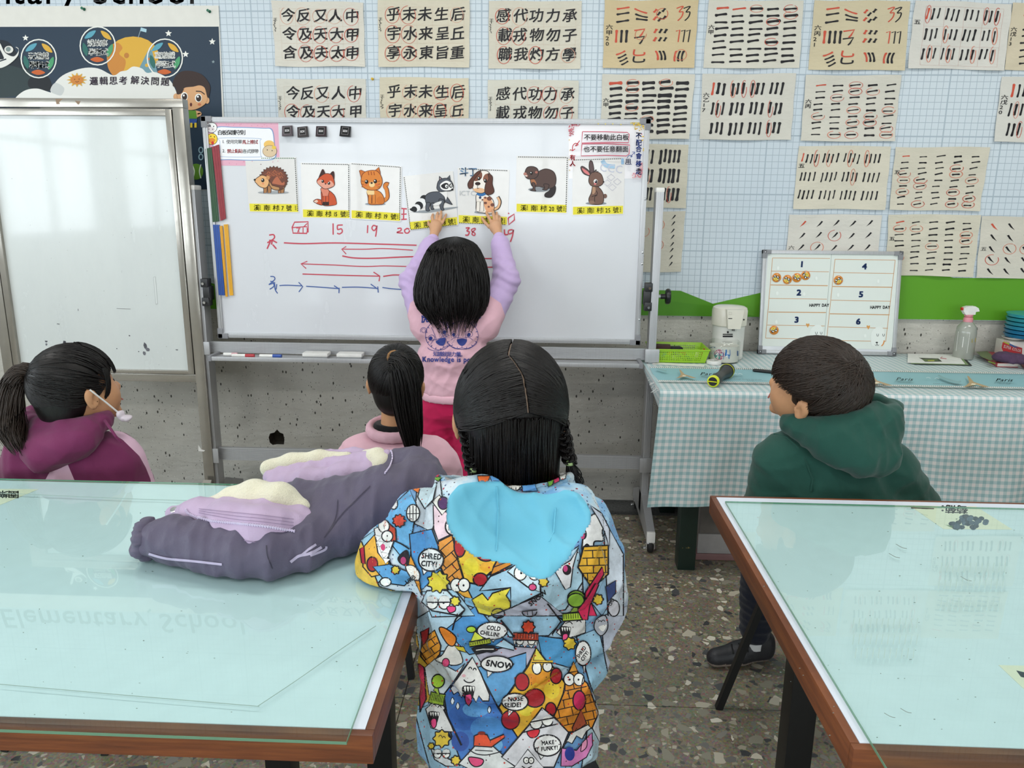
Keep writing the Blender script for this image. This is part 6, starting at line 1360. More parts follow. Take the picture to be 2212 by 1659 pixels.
def ell_strands(h, A, Bd, N, M=12, bul=1.05, rx=(.074, .092, .086), c0=(0, -.008, .018), jit=.012, seed=0, lift=.0, endfall=None):
    """strands over the head ellipsoid between direction sets A and Bd (functions of a random number)"""
    g = np.random.RandomState(seed); out = np.zeros((N, M, 3)); rx = np.array(rx) * h.S; C0 = np.array(c0) * h.S
    for i in range(N):
        u = g.rand(); a = np.array(A(u, g), float); b = np.array(Bd(u, g), float); a /= np.linalg.norm(a); b /= np.linalg.norm(b)
        om = math.acos(max(-1, min(1, a @ b))); k = bul + g.uniform(-jit, jit); ph = g.uniform(0, 6)
        for j in range(M):
            t = j / (M - 1); d = (math.sin((1 - t) * om) * a + math.sin(t * om) * b) / max(math.sin(om), 1e-4); d /= np.linalg.norm(d)
            kk = k + lift * math.sin(t * math.pi) + .004 * math.sin(ph + 5 * t); out[i, j] = h.c + h.R @ (C0 + d * rx * kk)
    return out
def bundle(guide, rads, N, M=16, seed=0, jit=.003, flat=(1, 1, 1), taper_end=True):
    G = np.array(cat_rom(guide, False, 8)); n = len(G); g = np.random.RandomState(seed); out = np.zeros((N, M, 3)); rr = np.interp(np.linspace(0, 1, M), np.linspace(0, 1, len(rads)), rads)
    idx = np.linspace(0, n - 1, M); base = np.stack([np.interp(idx, np.arange(n), G[:, k]) for k in range(3)], 1); T = np.gradient(base, axis=0); T /= np.linalg.norm(T, axis=1, keepdims=True)
    X = np.cross(T, np.array([.1, 1, .2])); X /= np.linalg.norm(X, axis=1, keepdims=True); Yv = np.cross(T, X)
    for i in range(N):
        r = math.sqrt(g.rand()); a = g.uniform(0, 6.28); L = g.uniform(.82, 1.0) if taper_end else 1; ph = g.uniform(0, 6); tw = g.uniform(-.5, .5)
        for j in range(M):
            t = j / (M - 1); q = min(t * L, 1) * (M - 1); j0 = int(q); j1 = min(j0 + 1, M - 1); f = q - j0
            bp = base[j0] * (1 - f) + base[j1] * f; R_ = rr[j0] * (1 - f) + rr[j1] * f; an = a + tw * t
            out[i, j] = bp + (X[j0] * math.cos(an) + Yv[j0] * math.sin(an)) * R_ * r * np.array(flat) + jit * t * np.array([math.sin(ph + 4 * t), 0, math.cos(ph)])
    return out
def rad_taper(N, M, r0, tip=.25): return r0 * np.interp(np.linspace(0, 1, M), [0, .1, .75, 1], [.7, 1, .9, tip])[None, :] * np.ones((N, 1))
def person(label, loc): return thing('person', label, 'person', loc)
def cloth2(name, c1, c2, bs=900):
    m = cloth(name, c1, bs=bs); nt = m.node_tree; b = nt.nodes['Principled BSDF']; src = b.inputs['Base Color'].links[0].from_socket
    a = nt.nodes.new('ShaderNodeAttribute'); a.attribute_name = 'Panel'; g_ = nt.nodes.new('ShaderNodeMath'); g_.operation = 'GREATER_THAN'; g_.inputs[1].default_value = 0; nt.links.new(a.outputs['Fac'], g_.inputs[0])
    mx = nt.nodes.new('ShaderNodeMix'); mx.data_type = 'RGBA'; nt.links.new(g_.outputs[0], mx.inputs[0]); nt.links.new(src, mx.inputs[6]); mx.inputs[7].default_value = (*lin(c2), 1); nt.links.new(mx.outputs[2], b.inputs['Base Color']); return m
def shoe(t, heel, toe, z0=0.0, s=1.0, name='shoe', mats=None):
    heel = np.array(heel, float); toe = np.array(toe, float); d = (toe - heel); L = np.linalg.norm(d); d /= L; B = Blob(.0045)
    up = np.array([0, 0, 1.]); m0 = 0
    B.c(heel + up * .040 * s, heel + d * L * .45 + up * .036 * s, .034 * s, .033 * s, .02, 0); B.c(heel + d * L * .45 + up * .034 * s, toe - d * .02 + up * .028 * s, .034 * s, .028 * s, .02, 0); B.c(heel + up * .07 * s, heel + d * .03 + up * .072 * s, .032 * s, .034 * s, .02, 0)
    V = None
    return B.build(name, mats or [SHOE, SOLE], t, clip=lambda P: -(P[..., 2] - .004 - z0), matf=lambda c, m: (c[:, 2] < z0 + .022).astype(int))

# ---------------------------------------------------------------- A: girl at the whiteboard
YA = 2.93
tA = person('standing girl with long loose hair and pink sweatshirt reaching up to the whiteboard', (Wp(982, 900, YA)[0], YA, 0))
hA = Head(Wp(984, 588, YA - .01), 0, 12, 0, 1.04)
B = Blob(.005); hA.skull(B); nk = hA.P(0, -.02, -.07); B.c(nk, Wp(984, 690, YA), .038, .042, .02)
B.e(Wp(982, 730, YA), (.10, .07, .06), .03)
LW, RW = Wp(936, 516, 3.165), Wp(1078, 512, 3.16)
LE, RE = Wp(893, 610, 3.02), Wp(1092, 605, 3.02); LS, RS = Wp(918, 700, YA), Wp(1050, 700, YA)
for S_, E_, W_ in ((LS, LE, LW), (RS, RE, RW)): B.c(S_, E_, .032, .026, .02); B.c(E_, W_, .024, .017, .015)
fl = .0
for sx in (-.07, .07):
    hip = Wp(978, 905, YA) + np.array([sx * .9, 0, 0]); kn = hip * .5; kn[2] = .34; kn[:2] = [hip[0] * 1.0, YA - .02]; an = np.array([hip[0] + sx * .1, YA, .07]); B.c(hip, kn, .06, .045, .02); B.c(kn, an, .042, .028, .02)
B.e(Wp(978, 880, YA), (.10, .075, .07), .03)
V1, F1, m1 = B.mesh(); m1 = m1[F1[:, 0]]
# hands, finer
B = Blob(.0024); CP = lambda x, y, Y: Wp(840 + x / 3.687, 330 + y / 3.687, Y); FT = CY - .0075
def hand(B, wrist, palm, dig, knuck):
    B.c(wrist, palm, .0165, .021, .012, 0, (1, 1.25, 1)); B.e(palm, (.024, .013, .026), .012)
    for (kx, ky), (mx, my), (tx, ty), r_ in dig:
        a, m, e = CP(kx, ky, 3.212), CP(mx, my, 3.222), CP(tx, ty, FT); B.c(palm * .4 + a * .6, a, r_ * 1.25, r_ * 1.15, .006); B.c(a, m, r_ * 1.1, r_, .003); B.c(m, e, r_, r_ * .82, .003)
hand(B, LW, CP(372, 590, 3.20), [((335, 585), (318, 568), (316, 550), .0065), ((350, 545), (345, 515), (350, 492), .0062), ((380, 540), (384, 500), (388, 478), .0062), ((405, 545), (414, 500), (416, 468), .0062), ((425, 560), (445, 520), (456, 492), .0055)], None)
hand(B, RW, CP(850, 590, 3.20), [((800, 590), (765, 555), (740, 518), .0066), ((815, 550), (792, 508), (776, 474), .0063), ((842, 540), (834, 492), (827, 458), .0064), ((865, 548), (862, 505), (858, 478), .0062), ((882, 562), (884, 528), (880, 505), .0055)], None)
V2, F2, m2 = B.mesh()
body = mkmesh('body', np.vstack([V1, V2]), np.vstack([F1, F2 + len(V1)]), [SKIN, SKIN2], tA, smooth=True, mi=np.concatenate([np.zeros(len(F1), int), np.ones(len(F2), int)])); hA.face(tA)
Fo = folds(.010, (30, 24, 20), 2, 6)
B = Blob(.005)
top, mid, bot = Wp(982, 705, YA), Wp(981, 770, YA), Wp(980, 838, YA)
top = Wp(982, 728, YA); B.c(top, mid, .118, .120, .03, 0, (1, 1.35, 2.2)); B.c(mid, bot, .120, .122, .03, 0, (1, 1.3, 2.2)); B.e(Wp(982, 700, YA), (.118, .075, .04), .04); B.c(Wp(984, 672, YA), Wp(983, 700, YA), .05, .06, .02)
for S_, E_, W_, sg in ((LS, LE, LW, -1), (RS, RE, RW, 1)):
    m_ = S_ * .42 + E_ * .58; B.c(S_, m_, .056, .050, .035, 0); B.c(m_, E_ + np.array([sg * .003, 0, 0]), .048, .046, .02, 1); c_ = E_ * .16 + W_ * .84; B.c(E_ + np.array([sg * .003, 0, 0]), c_, .047, .036, .03, 1)
def wrA(P):
    o = Fo(P) * .6
    for S_, E_ in ((LS, LE), (RS, RE)):
        d = P - E_; r2 = (d ** 2).sum(-1); o = o - .0045 * np.exp(-r2 / .075 ** 2) * np.sin(170 * (d @ np.array([.25 if E_[0] > -.1 else -.25, .1, 1])) + 5 * np.sin(30 * d[..., 0]))
    return o
SWM = cloth2('two_tone_jersey', 'dfb2c0', 'c3abd6')
sweat = B.build('sweatshirt', [SWM, SWM], tA, disp=wrA, smooth=1, clip=lambda P: (bot[2] - .03) - P[..., 2])
def mA(c):
    x, y = topx(c); return np.maximum(polysd(x, y, [(850, 500), (975, 500), (958, 560), (922, 622), (886, 655), (878, 690), (840, 690)]), polysd(x, y, [(1020, 500), (1150, 500), (1150, 700), (1098, 702), (1082, 655), (1046, 630), (1030, 590)]))
setmask(sweat, mA)
for E_, W_ in ((LE, LW), (RE, RW)): B = Blob(.004); d_ = (W_ - E_) / np.linalg.norm(W_ - E_); B.c(W_ - d_ * .045, W_ - d_ * .006, .027, .0245, .005); B.build('cuff', LILAC, sweat, disp=folds(.0015, (200, 200, 30), 5))
B = Blob(.004); z = bot[2] - .028; th = np.linspace(0, 2 * math.pi, 25)[:-1]
pts = [np.array([bot[0] + .121 * math.cos(a), bot[1] + .093 * math.sin(a), z]) for a in th] 
for i in range(24): B.c(pts[i], pts[(i + 1) % 24], .0075, .0075, .002, 0, (1, 1, .45))
B.build('hem_band', PINK, sweat)
B = Blob(.0055); hp = Wp(978, 868, YA); B.e(hp + np.array([0, 0, -.02]), (.118, .092, .085), .03, 0)
for sg in (-1, 1):
    hip = hp + np.array([sg * .058, 0, -.06]); kn = np.array([hip[0] + sg * .012, YA - .03, .36]); an = np.array([hip[0] + sg * .02, YA, .085]); B.c(hip, kn, .075, .058, .025); B.c(kn, an, .056, .045, .02)
    shoe(tA, (an[0], YA - .055, 0), (an[0] + sg * .02, YA + .13, 0), 0, .95)
B.build('trousers', MAG, tA, disp=folds(.008, (30, 30, 40), 4))
# hair: long, falling from the crown
def hair_loft(t, prof, N, mat_, seed=0, zend=.12, r0=.0016, base=.93, M=18, wav=.003, name='hair', rag=.14):
    """prof rows: z, cx, cy, rx, ry from crown to tips"""
    prof = np.array(prof, float); g = np.random.RandomState(seed); s_ = np.linspace(0, 1, 30); key = np.linspace(0, 1, len(prof)); K_ = np.array(cat_rom(list(prof), False, 6)); kk = np.linspace(0, 1, len(K_)); f = lambda u: np.array([np.interp(u, kk, K_[:, i]) for i in range(5)])
    V = []; n = 36
    for u in s_:
        z, cx, cy, rx, ry = f(u * (1 - rag))
        for k2 in range(n): a = 2 * math.pi * k2 / n; V.append((cx + rx * base * math.cos(a), cy + ry * base * math.sin(a), z))
    F = [(i * n + k2, i * n + (k2 + 1) % n, (i + 1) * n + (k2 + 1) % n, (i + 1) * n + k2) for i in range(29) for k2 in range(n)] + [tuple(range(n)), tuple(range(29 * n, 30 * n))[::-1]]
    C = np.zeros((N, M, 3))
    for i in range(N):
        a = g.uniform(0, 2 * math.pi); L = g.uniform(1 - rag * .8, 1.0); off = g.uniform(.94, 1.03); ph = g.uniform(0, 6); a2 = a + g.uniform(-.25, .25); clump = math.sin(a * 9 + seed) * .5 + .5; L *= 1 - rag * .5 * (1 - clump)
        for j in range(M):
            t_ = j / (M - 1); u = t_ * L; z, cx, cy, rx, ry = f(u); q = a + (a2 - a) * t_ + .05 * math.sin(6 * t_ + ph)
            w_ = wav * math.sin(9 * t_ + ph) * t_; C[i, j] = (cx + (rx * off + w_) * math.cos(q), cy + (ry * off + w_) * math.sin(q), z - .0)
    o = tubes(name, C, rad_taper(N, M, r0), mat_, t); b = mkmesh('hair_base', V, F, mat_, o, smooth=True); return o
zz = lambda py, Y=YA: Wp(980, py, Y)[2]; xx = lambda px, Y=YA: Wp(px, 620, Y)[0]; hw = lambda a, b: (xx(b) - xx(a)) / 2
hair_loft(tA, [(zz(511), xx(986), YA - .02, .006, .006), (zz(516), xx(984), YA - .02, .042, .045), (zz(528), xx(983), YA - .02, hw(936, 1026), .085), (zz(552), xx(982), YA - .02, hw(922, 1040), .108), (zz(590), xx(980), YA - .02, hw(906, 1050), .118), (zz(630), xx(977), YA - .025, hw(900, 1054), .118), (zz(660), xx(978), YA - .03, hw(908, 1050), .112), (zz(688), xx(982), YA - .04, hw(934, 1034), .09), (zz(722), xx(984), YA - .045, hw(952, 1016), .07)], 1700, HAIR, 3, r0=.0018, wav=.008, rag=.26)

# print on the back of the sweatshirt
sm = surf_map([sweat]); ik = Ink(640, 500, 2.9625, 4e-5); NB = '2b3a86'
ik.text('虎尾', 800, 580, 62, NB, bold=.03, rot=-6, gap=52, sx=.85); ik.text('2023', 1085, 560, 52, NB, bold=.04, sx=.9, rot=-2)
def tiger(cx, cy, rx, ry, rot, s=1):
    a = R(rot); q = lambda u, v: (cx + u * math.cos(a) - v * math.sin(a), cy + u * math.sin(a) + v * math.cos(a))
    ik.ring(cx, cy, rx, ry, 3, NB, rot=rot)
    for sg in (-1, 1):
        ik.ring(*q(sg * 75, -70), 20, 20, 2.6, NB, 150, 420); ik.ring(*q(sg * 75, -70), 12, 12, 2, NB); x, y = q(sg * 48, -8); ik.ring(x, y, 20, 18, 2.6, NB, rot=20 * sg); ik.ell(x - 4, y + 3, 11, 12, NB)
        for k2 in range(7): 
            b = R(-60 + k2 * 22) if sg > 0 else R(180 + 60 - k2 * 22); x0, y0 = q(rx * math.cos(b), ry * math.sin(b)); x1, y1 = q((rx - 14) * math.cos(b), (ry - 14) * math.sin(b)); ik.stroke([(x0, y0), (x1, y1)], [6, 1.5], NB, smooth=False)
    ik.stroke([q(-20, -70), q(-22, 0), q(-32, 32)], 2.6, NB); ik.stroke([q(20, -70), q(22, 0), q(32, 32)], 2.6, NB); ik.poly([q(-32, 28), q(0, 20), q(32, 28), q(22, 55), q(0, 68), q(-22, 55)], NB, True)
    ik.stroke([q(0, 66), q(0, 82)], 3, NB); ik.stroke([q(0, 80), q(-45, 84), q(-85, 60), q(-95, 40)], 3, NB); ik.stroke([q(0, 80), q(45, 84), q(85, 60), q(95, 40)], 3, NB); ik.stroke([q(-70, 30), q(-40, 12), q(0, 18), q(40, 12), q(70, 30)], 2.6, NB)
tiger(912, 668, 84, 92, -24); ik.ell(1060, 665, 104, 88, 'dfb2c0'); tiger(1060, 665, 104, 90, 0)
ik.text('知識就是力量。', 876, 796, 34, NB, bold=.012, gap=29, rot=1); ik.text('Knowledge is power.', 808, 832, 45, NB, bold=.025, sx=.93, rot=.5)
ik.subdiv(10); ik.build('printed_picture', sweat, sm, mat_=INK)

# ---------------------------------------------------------------- B: girl with the high ponytail
YB = 2.05
tB = person('girl with a single black ponytail and pink sweatshirt, seated with her back to the camera', (Wp(855, 950, YB)[0], YB, .41))
hB = Head(Wp(856, 822, YB), -2, 4, 3, .98)
B = Blob(.005); hB.skull(B); B.c(hB.P(0, -.015, -.06), Wp(852, 950, YB), .036, .04, .02); B.e(Wp(852, 975, YB), (.10, .07, .05), .03)
sh = {}
for sg, sx, ex in ((-1, 780, 756), (1, 936, 972)):
    S_ = Wp(sx, 992, YB); E_ = Wp(ex, 1085, YB + .05); H_ = E_ + np.array([-sg * .05, .22, .02]); sh[sg] = (S_, E_, H_); B.c(S_, E_, .034, .028, .02); B.c(E_, H_, .026, .019, .02); B.e(H_ + np.array([0, .04, 0]), (.022, .035, .014), .01)
    for q in range(4): B.c(H_ + np.array([(q - 1.5) * .011, .06, 0]), H_ + np.array([(q - 1.5) * .013, .105 - abs(q - 1.5) * .006, -.008]), .0062, .005, .004)
    B.c(H_ + np.array([-sg * .015, .035, 0]), H_ + np.array([-sg * .035, .07, -.004]), .0075, .006, .004)
B.c(Wp(856, 1080, YB), (Wp(856, 1080, YB)[0], YB, .50), .085, .10, .03)
b0 = np.array([Wp(856, 1080, YB)[0], YB, .50])
for sg in (-1, 1): B.c(b0 + np.array([sg * .06, .0, .0]), b0 + np.array([sg * .08, .30, .0]), .055, .045, .03); B.c(b0 + np.array([sg * .08, .30, 0]), np.array([b0[0] + sg * .08, YB + .28, .09]), .042, .028, .02)
B.build('body', SKIN, tB); hB.face(tB)
B = Blob(.005); B.c(Wp(855, 1005, YB), Wp(857, 1080, YB), .135, .145, .04, 0, (1, 1.4, 2.2)); B.c(Wp(857, 1080, YB), b0 + np.array([0, 0, .02]), .145, .15, .03, 0, (1, 1.3, 2.2)); B.e(Wp(853, 965, YB), (.125, .07, .030), .05)
for sg in (-1, 1): S_, E_, H_ = sh[sg]; B.c(S_, E_, .055, .054, .04); B.c(E_, E_ * .2 + H_ * .8, .053, .04, .03)
swB = B.build('sweatshirt', PINK, tB, disp=folds(.008, (26, 22, 18), 9, 6))
B = Blob(.004); n = 22; nc = Wp(850, 922, YB - .005); pts = [nc + np.array([.066 * math.cos(a), .055 * math.sin(a), -.004 + .012 * math.sin(a)]) for a in np.linspace(0, 2 * math.pi, n + 1)[:-1]]
for i in range(n): B.c(pts[i], pts[(i + 1) % n], .0115, .0115, .004, 0, (1, 1, .75))
B.build('collar_rib', PINK, swB)
B = Blob(.004); B.c(nc + np.array([0, .004, .006]), nc + np.array([0, .004, -.03]), .056, .060, .01, 0, (1, 1.2, 3)); B.build('undershirt', BLK, tB, clip=lambda P: P[..., 2] - (nc[2] + .012))
B = Blob(.006); 
for sg in (-1, 1):
    k_ = b0 + np.array([sg * .08, .30, 0]); B.c(b0 + np.array([sg * .06, 0, 0]), k_, .078, .062, .03); B.c(k_, np.array([k_[0], YB + .28, .10]), .058, .045, .02); shoe(tB, (k_[0], YB + .24, 0), (k_[0] + sg * .02, YB + .42, 0), 0, .9)
B.build('trousers', NAVY, tB)
ik = Ink(640, 500, 2.9625, 4e-5); ik.text('2023', 770, 1562, 56, NB, bold=.05, rot=-4); ik.subdiv(10); ik.build('printed_picture', swB, surf_map([swB]))
# hair gathered to the tie
tieB = Wp(853, 772, YB - .075); td = hB.R.T @ (tieB - hB.c) / hB.S - np.array([0, -.008, .018]); td = td / np.array((.074, .092, .086))
def ringdir(lo=-.55, front=.75):
    def f(u, g):
        a = 2 * math.pi * u; z = lo + (.55 if math.sin(a) > 0 else 0) * math.sin(a) ** 2 * 1.2; return (math.cos(a) * .92, math.sin(a) * .92, z)
    return f
C = ell_strands(hB, ringdir(-.72), lambda u, g: td + g.normal(size=3) * .07, 900, 12, 1.03, seed=2)
hr = tubes('hair', C, rad_taper(900, 12, .0014, .7), HAIR, tB)
B = Blob(.005); hB.e(B, 0, -.012, .02, .0725, .088, .083); hB.e(B, 0, -.04, -.03, .055, .055, .06, .02); B.build('hair_base', HAIR, hr, clip=lambda P: np.where(((P - hB.c) @ hB.R)[..., 1] > .045, (.035 - ((P - hB.c) @ hB.R)[..., 2]), -1) * 1.0)
gB = [tieB + np.array([0, .01, -.004]), Wp(862, 780, YB - .115), Wp(872, 815, YB - .125), Wp(880, 870, YB - .12), Wp(888, 930, YB - .115), Wp(893, 985, YB - .112)]
C = bundle([tuple(p) for p in gB], [.012, .026, .034, .033, .026, .010], 420, 18, 4, .004, (1.15, .7, 1)); C2 = ell_strands(hB, lambda u, g: ((-1 if u < .5 else 1) * .95, .2 + .2 * g.rand(), -.5), lambda u, g: ((-1 if u < .5 else 1) * .9, .3, -1.6 - .6 * g.rand()), 26, 12, 1.1, seed=8, jit=.08)
tubes('ponytail', C, rad_taper(420, 18, .0017), HAIR, hr); tubes('loose_wisps', C2, rad_taper(26, 12, .0005), HAIR, hr)['kind'] = 'stuff'
B = Blob(.003); ta = [tieB + np.array([.016 * math.cos(a), -.004, .016 * math.sin(a)]) for a in np.linspace(0, 6.28, 13)]
for i in range(12): B.c(ta[i], ta[i + 1], .005, .005, .002)
B.build('hair_tie', mat('tan_elastic', '8a6238', .7), hr)

# ---------------------------------------------------------------- D: girl in maroon on the left
YD = 1.86
tD = person('seated girl in a maroon and pink hooded top at the left picture edge', (Wp(165, 950, YD)[0], YD, .38))
hD = Head(Wp(166, 838, YD), 34, 6, -4, 1.08)
B = Blob(.005); hD.skull(B); B.c(hD.P(0, -.015, -.06), Wp(165, 945, YD), .038, .042, .02); B.e(Wp(165, 985, YD), (.11, .08, .05), .03)
SD = [(Wp(70, 985, YD - .03), Wp(45, 1100, YD)), (Wp(248, 995, YD + .02), Wp(282, 1100, YD + .04))]
bD = np.array([Wp(165, 1000, YD)[0], YD, .47])
for S_, E_ in SD:
    H_ = E_ + np.array([-.02 if E_[0] > bD[0] else .04, .16, -.09]); B.c(S_, E_, .036, .028, .02); B.c(E_, H_, .026, .02, .02); B.e(H_ + np.array([0, .04, 0]), (.022, .035, .014), .01)
    for q in range(4): B.c(H_ + np.array([(q - 1.5) * .011, .06, 0]), H_ + np.array([(q - 1.5) * .013, .10, -.008]), .0062, .005, .004)
    B.c(H_ + np.array([.015, .035, 0]), H_ + np.array([.035, .07, -.004]), .0075, .006, .004)
B.c(Wp(165, 1010, YD), bD, .09, .10, .03)
for sg in (-1, 1): B.c(bD + np.array([sg * .06, 0, 0]), bD + np.array([sg * .08, .28, 0]), .055, .045, .03); B.c(bD + np.array([sg * .08, .28, 0]), np.array([bD[0] + sg * .08, YD + .26, .09]), .042, .028, .02)
B.build('body', SKIN, tD); hD.face(tD)
B = Blob(.005); B.c(Wp(166, 1020, YD), Wp(166, 1070, YD), .135, .15, .04, 0, (1, 1.3, 2.2)); B.c(Wp(166, 1070, YD), bD, .15, .15, .03, 0, (1, 1.25, 2.2)); B.e(Wp(166, 972, YD), (.112, .085, .035), .05)
for S_, E_ in SD: B.c(S_, E_, .066, .062, .045); B.c(E_, E_ + np.array([-.01, .13, -.07]), .056, .045, .03)
xD = lambda px, py: Wp(px, py, YD)
def matD(c):
    x, y = topx(c); cx = np.interp(y, [900, 925, 950, 985, 1010, 1035, 1100], [205, 222, 262, 298, 312, 322, 335]); q = np.maximum(polysd(x, y, [(96, 1040), (133, 972), (162, 1040)]), x - cx - 3)
    return np.where(c[:, 1] < YD + .06, q, -5)
MPM = cloth2('maroon_pink_fleece', '6e2a52', 'd9b5ca')
hoD = setmask(B.build('hooded_top', MPM, tD, disp=folds(.009, (24, 24, 30), 14, 6)), matD)
B = Blob(.0045)
rim = [(225, 905, -.01), (190, 915, -.055), (140, 922, -.075), (90, 915, -.055), (58, 905, -.01), (70, 893, .04), (120, 888, .07), (190, 892, .07), (228, 900, .03)]
RP = [Wp(a, b, YD + c) for a, b, c in rim]
for i in range(len(RP)): B.c(RP[i], RP[(i + 1) % len(RP)], .0165, .0165, .012, 0)
B.chain([Wp(222, 918, YD - .03), Wp(180, 948, YD - .085), Wp(135, 968, YD - .10), Wp(95, 985, YD - .10), Wp(50, 955, YD - .06)], [.012, .026, .030, .034, .02], .03); B.e(Wp(125, 955, YD - .075), (.082, .035, .045), .03)
B.build('hood', MAROON, hoD, disp=folds(.006, (30, 30, 40), 6, 5))
b = MB(); b.tube([Wp(226, 908, YD - .045), Wp(238, 925, YD - .07), Wp(250, 943, YD - .078), Wp(262, 955, YD - .07)], .0035, 8); b.build('drawstring', MAROON, hoD)
B = Blob(.006)
for sg in (-1, 1):
    k_ = bD + np.array([sg * .08, .28, 0]); B.c(bD + np.array([sg * .06, 0, 0]), k_, .078, .062, .03); B.c(k_, np.array([k_[0], YD + .26, .10]), .058, .045, .02); shoe(tD, (k_[0], YD + .22, 0), (k_[0] + .02, YD + .40, 0), 0, .9)
B.build('trousers', NAVY, tD)
tieD = Wp(80, 815, YD - .045); q = hD.R.T @ (tieD - hD.c) / hD.S - np.array([0, -.008, .018]); q = q / np.array((.074, .092, .086)); 
def rimD(u, g):
    a = 2 * math.pi * u; sy = math.sin(a); z = -.62 + (1.05 if sy > 0 else 0) * max(sy, 0) ** 1.2; return (math.cos(a) * .93, sy * .93, z)
C = ell_strands(hD, rimD, lambda u, g: q + g.normal(size=3) * .07, 900, 12, 1.04, seed=5)
hr = tubes('hair', C, rad_taper(900, 12, .0014, .7), HAIR, tD)
B = Blob(.005); hD.e(B, 0, -.012, .022, .0735, .090, .086); hD.e(B, 0, -.045, -.03, .055, .05, .06, .02)
B.build('hair_base', HAIR, hr, clip=lambda P: np.where(((P - hD.c) @ hD.R)[..., 1] > .03, .032 - ((P - hD.c) @ hD.R)[..., 2], np.where(((P - hD.c) @ hD.R)[..., 1] > .0, -.01 - ((P - hD.c) @ hD.R)[..., 2], -1)))
C = ell_strands(hD, lambda u, g: ((u - .5) * .7, .35 + g.rand() * .2, .95), lambda u, g: ((u - .5) * 1.5, .95, .12 - .12 * g.rand()), 330, 10, 1.075, seed=6); tubes('fringe', C, rad_taper(330, 10, .0014), HAIR, hr)
C = ell_strands(hD, lambda u, g: (.8, .45 + .2 * g.rand(), .25), lambda u, g: (.86, .42 + .25 * g.rand(), -.9 - .3 * g.rand()), 60, 10, 1.06, seed=7); tubes('side_locks', C, rad_taper(60, 10, .0011), HAIR, hr)
gD = [tieD + np.array([.01, .0, -.002]), Wp(52, 800, YD - .06), Wp(28, 830, YD - .07), Wp(20, 880, YD - .08), Wp(26, 930, YD - .10), Wp(44, 975, YD - .135)]
C = bundle([tuple(p) for p in gD], [.012, .02, .027, .032, .034, .018], 380, 18, 6, .004); tubes('ponytail', C, rad_taper(380, 18, .0016), HAIRB, hr)
B = Blob(.0028)
for k2 in range(3):
    for i in range(12):
        a0, a1 = 6.283 * i / 12, 6.283 * (i + 1) / 12; f = lambda a: tieD + np.array([-.004 + .006 * k2, -.012 + .017 * math.sin(a), .019 * math.cos(a)]); B.c(f(a0), f(a1), .0048, .0048, .001)
B.build('hair_tie', mat('cream_scrunchie', 'd6c9a4', .8), hr)
e0 = hD.P(.080, -.006, .004); e1 = hD.P(.073, .05, -.075); t2 = tD
b = MB(); b.tube([e0, e0 * .5 + e1 * .5 + NP((.003, -.002, 0)), e1], .0022, 6); b.build('mask_strap', WHITEP, tD); B = Blob(.003); B.e(e1, (.006, .014, .011), .004); B.e(e1 + np.array([.010, .008, -.012]), (.012, .018, .007), .003); B.build('face_mask', cloth('mask_white', 'd9cfd8'), tD, disp=folds(.003, (120, 120, 160), 3))


# ---------------------------------------------------------------- E: boy in green
YE = 1.88
tE = person('boy in a dark green hooded top seated before the gingham desk, looking left', (Wp(1790, 1000, YE)[0], YE, .41))
hE = Head(Wp(1760, 838, YE - .02), -54, 12, -15, 1.13)
B = Blob(.005); hE.skull(B); B.c(hE.P(0, -.02, -.06), Wp(1775, 950, YE), .042, .046, .02); B.e(Wp(1785, 985, YE), (.12, .08, .05), .03)
SE = [(Wp(1690, 1000, YE - .02), Wp(1668, 1110, YE - .0)), (Wp(1915, 1010, YE + .01), Wp(1975, 1110, YE + .04))]; bE = np.array([Wp(1800, 1000, YE)[0], YE, .49])
for S_, E_ in SE:
    H_ = E_ + np.array([.03 if E_[0] < bE[0] else -.03, .17, -.08]); B.c(S_, E_, .038, .03, .02); B.c(E_, H_, .028, .02, .02); B.e(H_ + np.array([0, .04, 0]), (.024, .036, .014), .01)
    for q2 in range(4): B.c(H_ + np.array([(q2 - 1.5) * .012, .06, 0]), H_ + np.array([(q2 - 1.5) * .014, .105, -.008]), .0064, .005, .004)
    B.c(H_ + np.array([.015, .035, 0]), H_ + np.array([.035, .07, -.004]), .0078, .006, .004)
B.c(Wp(1795, 1030, YE), bE, .10, .11, .03)
footE = onZ(1590, 1415, 0); kE = np.array([footE.x + .02, 2.14, .48]); aE = np.array([footE.x + .04, 2.20, .10]); k2E = bE + np.array([.14, .30, 0])
B.c(bE + np.array([-.07, 0, 0]), kE, .06, .05, .03); B.c(kE, aE, .045, .03, .02); B.c(bE + np.array([.07, 0, 0]), k2E, .06, .05, .03); B.c(k2E, k2E + np.array([.02, 0, -.39]), .045, .03, .02)
B.build('body', SKIN, tE); hE.face(tE)
B = Blob(.0055); B.c(Wp(1790, 1040, YE), Wp(1800, 1085, YE), .145, .16, .04, 0, (1, 1.3, 2.2)); B.c(Wp(1800, 1085, YE), bE + np.array([0, 0, .01]), .16, .165, .03, 0, (1, 1.25, 2.2)); B.e(Wp(1780, 985, YE), (.125, .09, .042), .06); B.e(Wp(1762, 945, YE), (.07, .065, .028), .03)
for S_, E_ in SE: B.c(S_, E_, .068, .064, .04); B.c(E_, E_ + np.array([.02 if E_[0] < bE[0] else -.02, .14, -.07]), .06, .045, .03)
hoE = B.build('hooded_top', GREEN, tE, disp=folds(.013, (20, 20, 24), 21, 6))
B = Blob(.0048)
rim = [(1705, 915, -.03), (1760, 920, -.09), (1820, 915, -.12), (1880, 905, -.125), (1925, 893, -.10), (1928, 880, -.04), (1900, 870, .0), (1860, 868, .04), (1780, 890, .06), (1710, 905, .05)]
RP = [Wp(a, b, YE + c) for a, b, c in rim]
for i in range(len(RP)): B.c(RP[i], RP[(i + 1) % len(RP)], .016, .016, .012, 0)
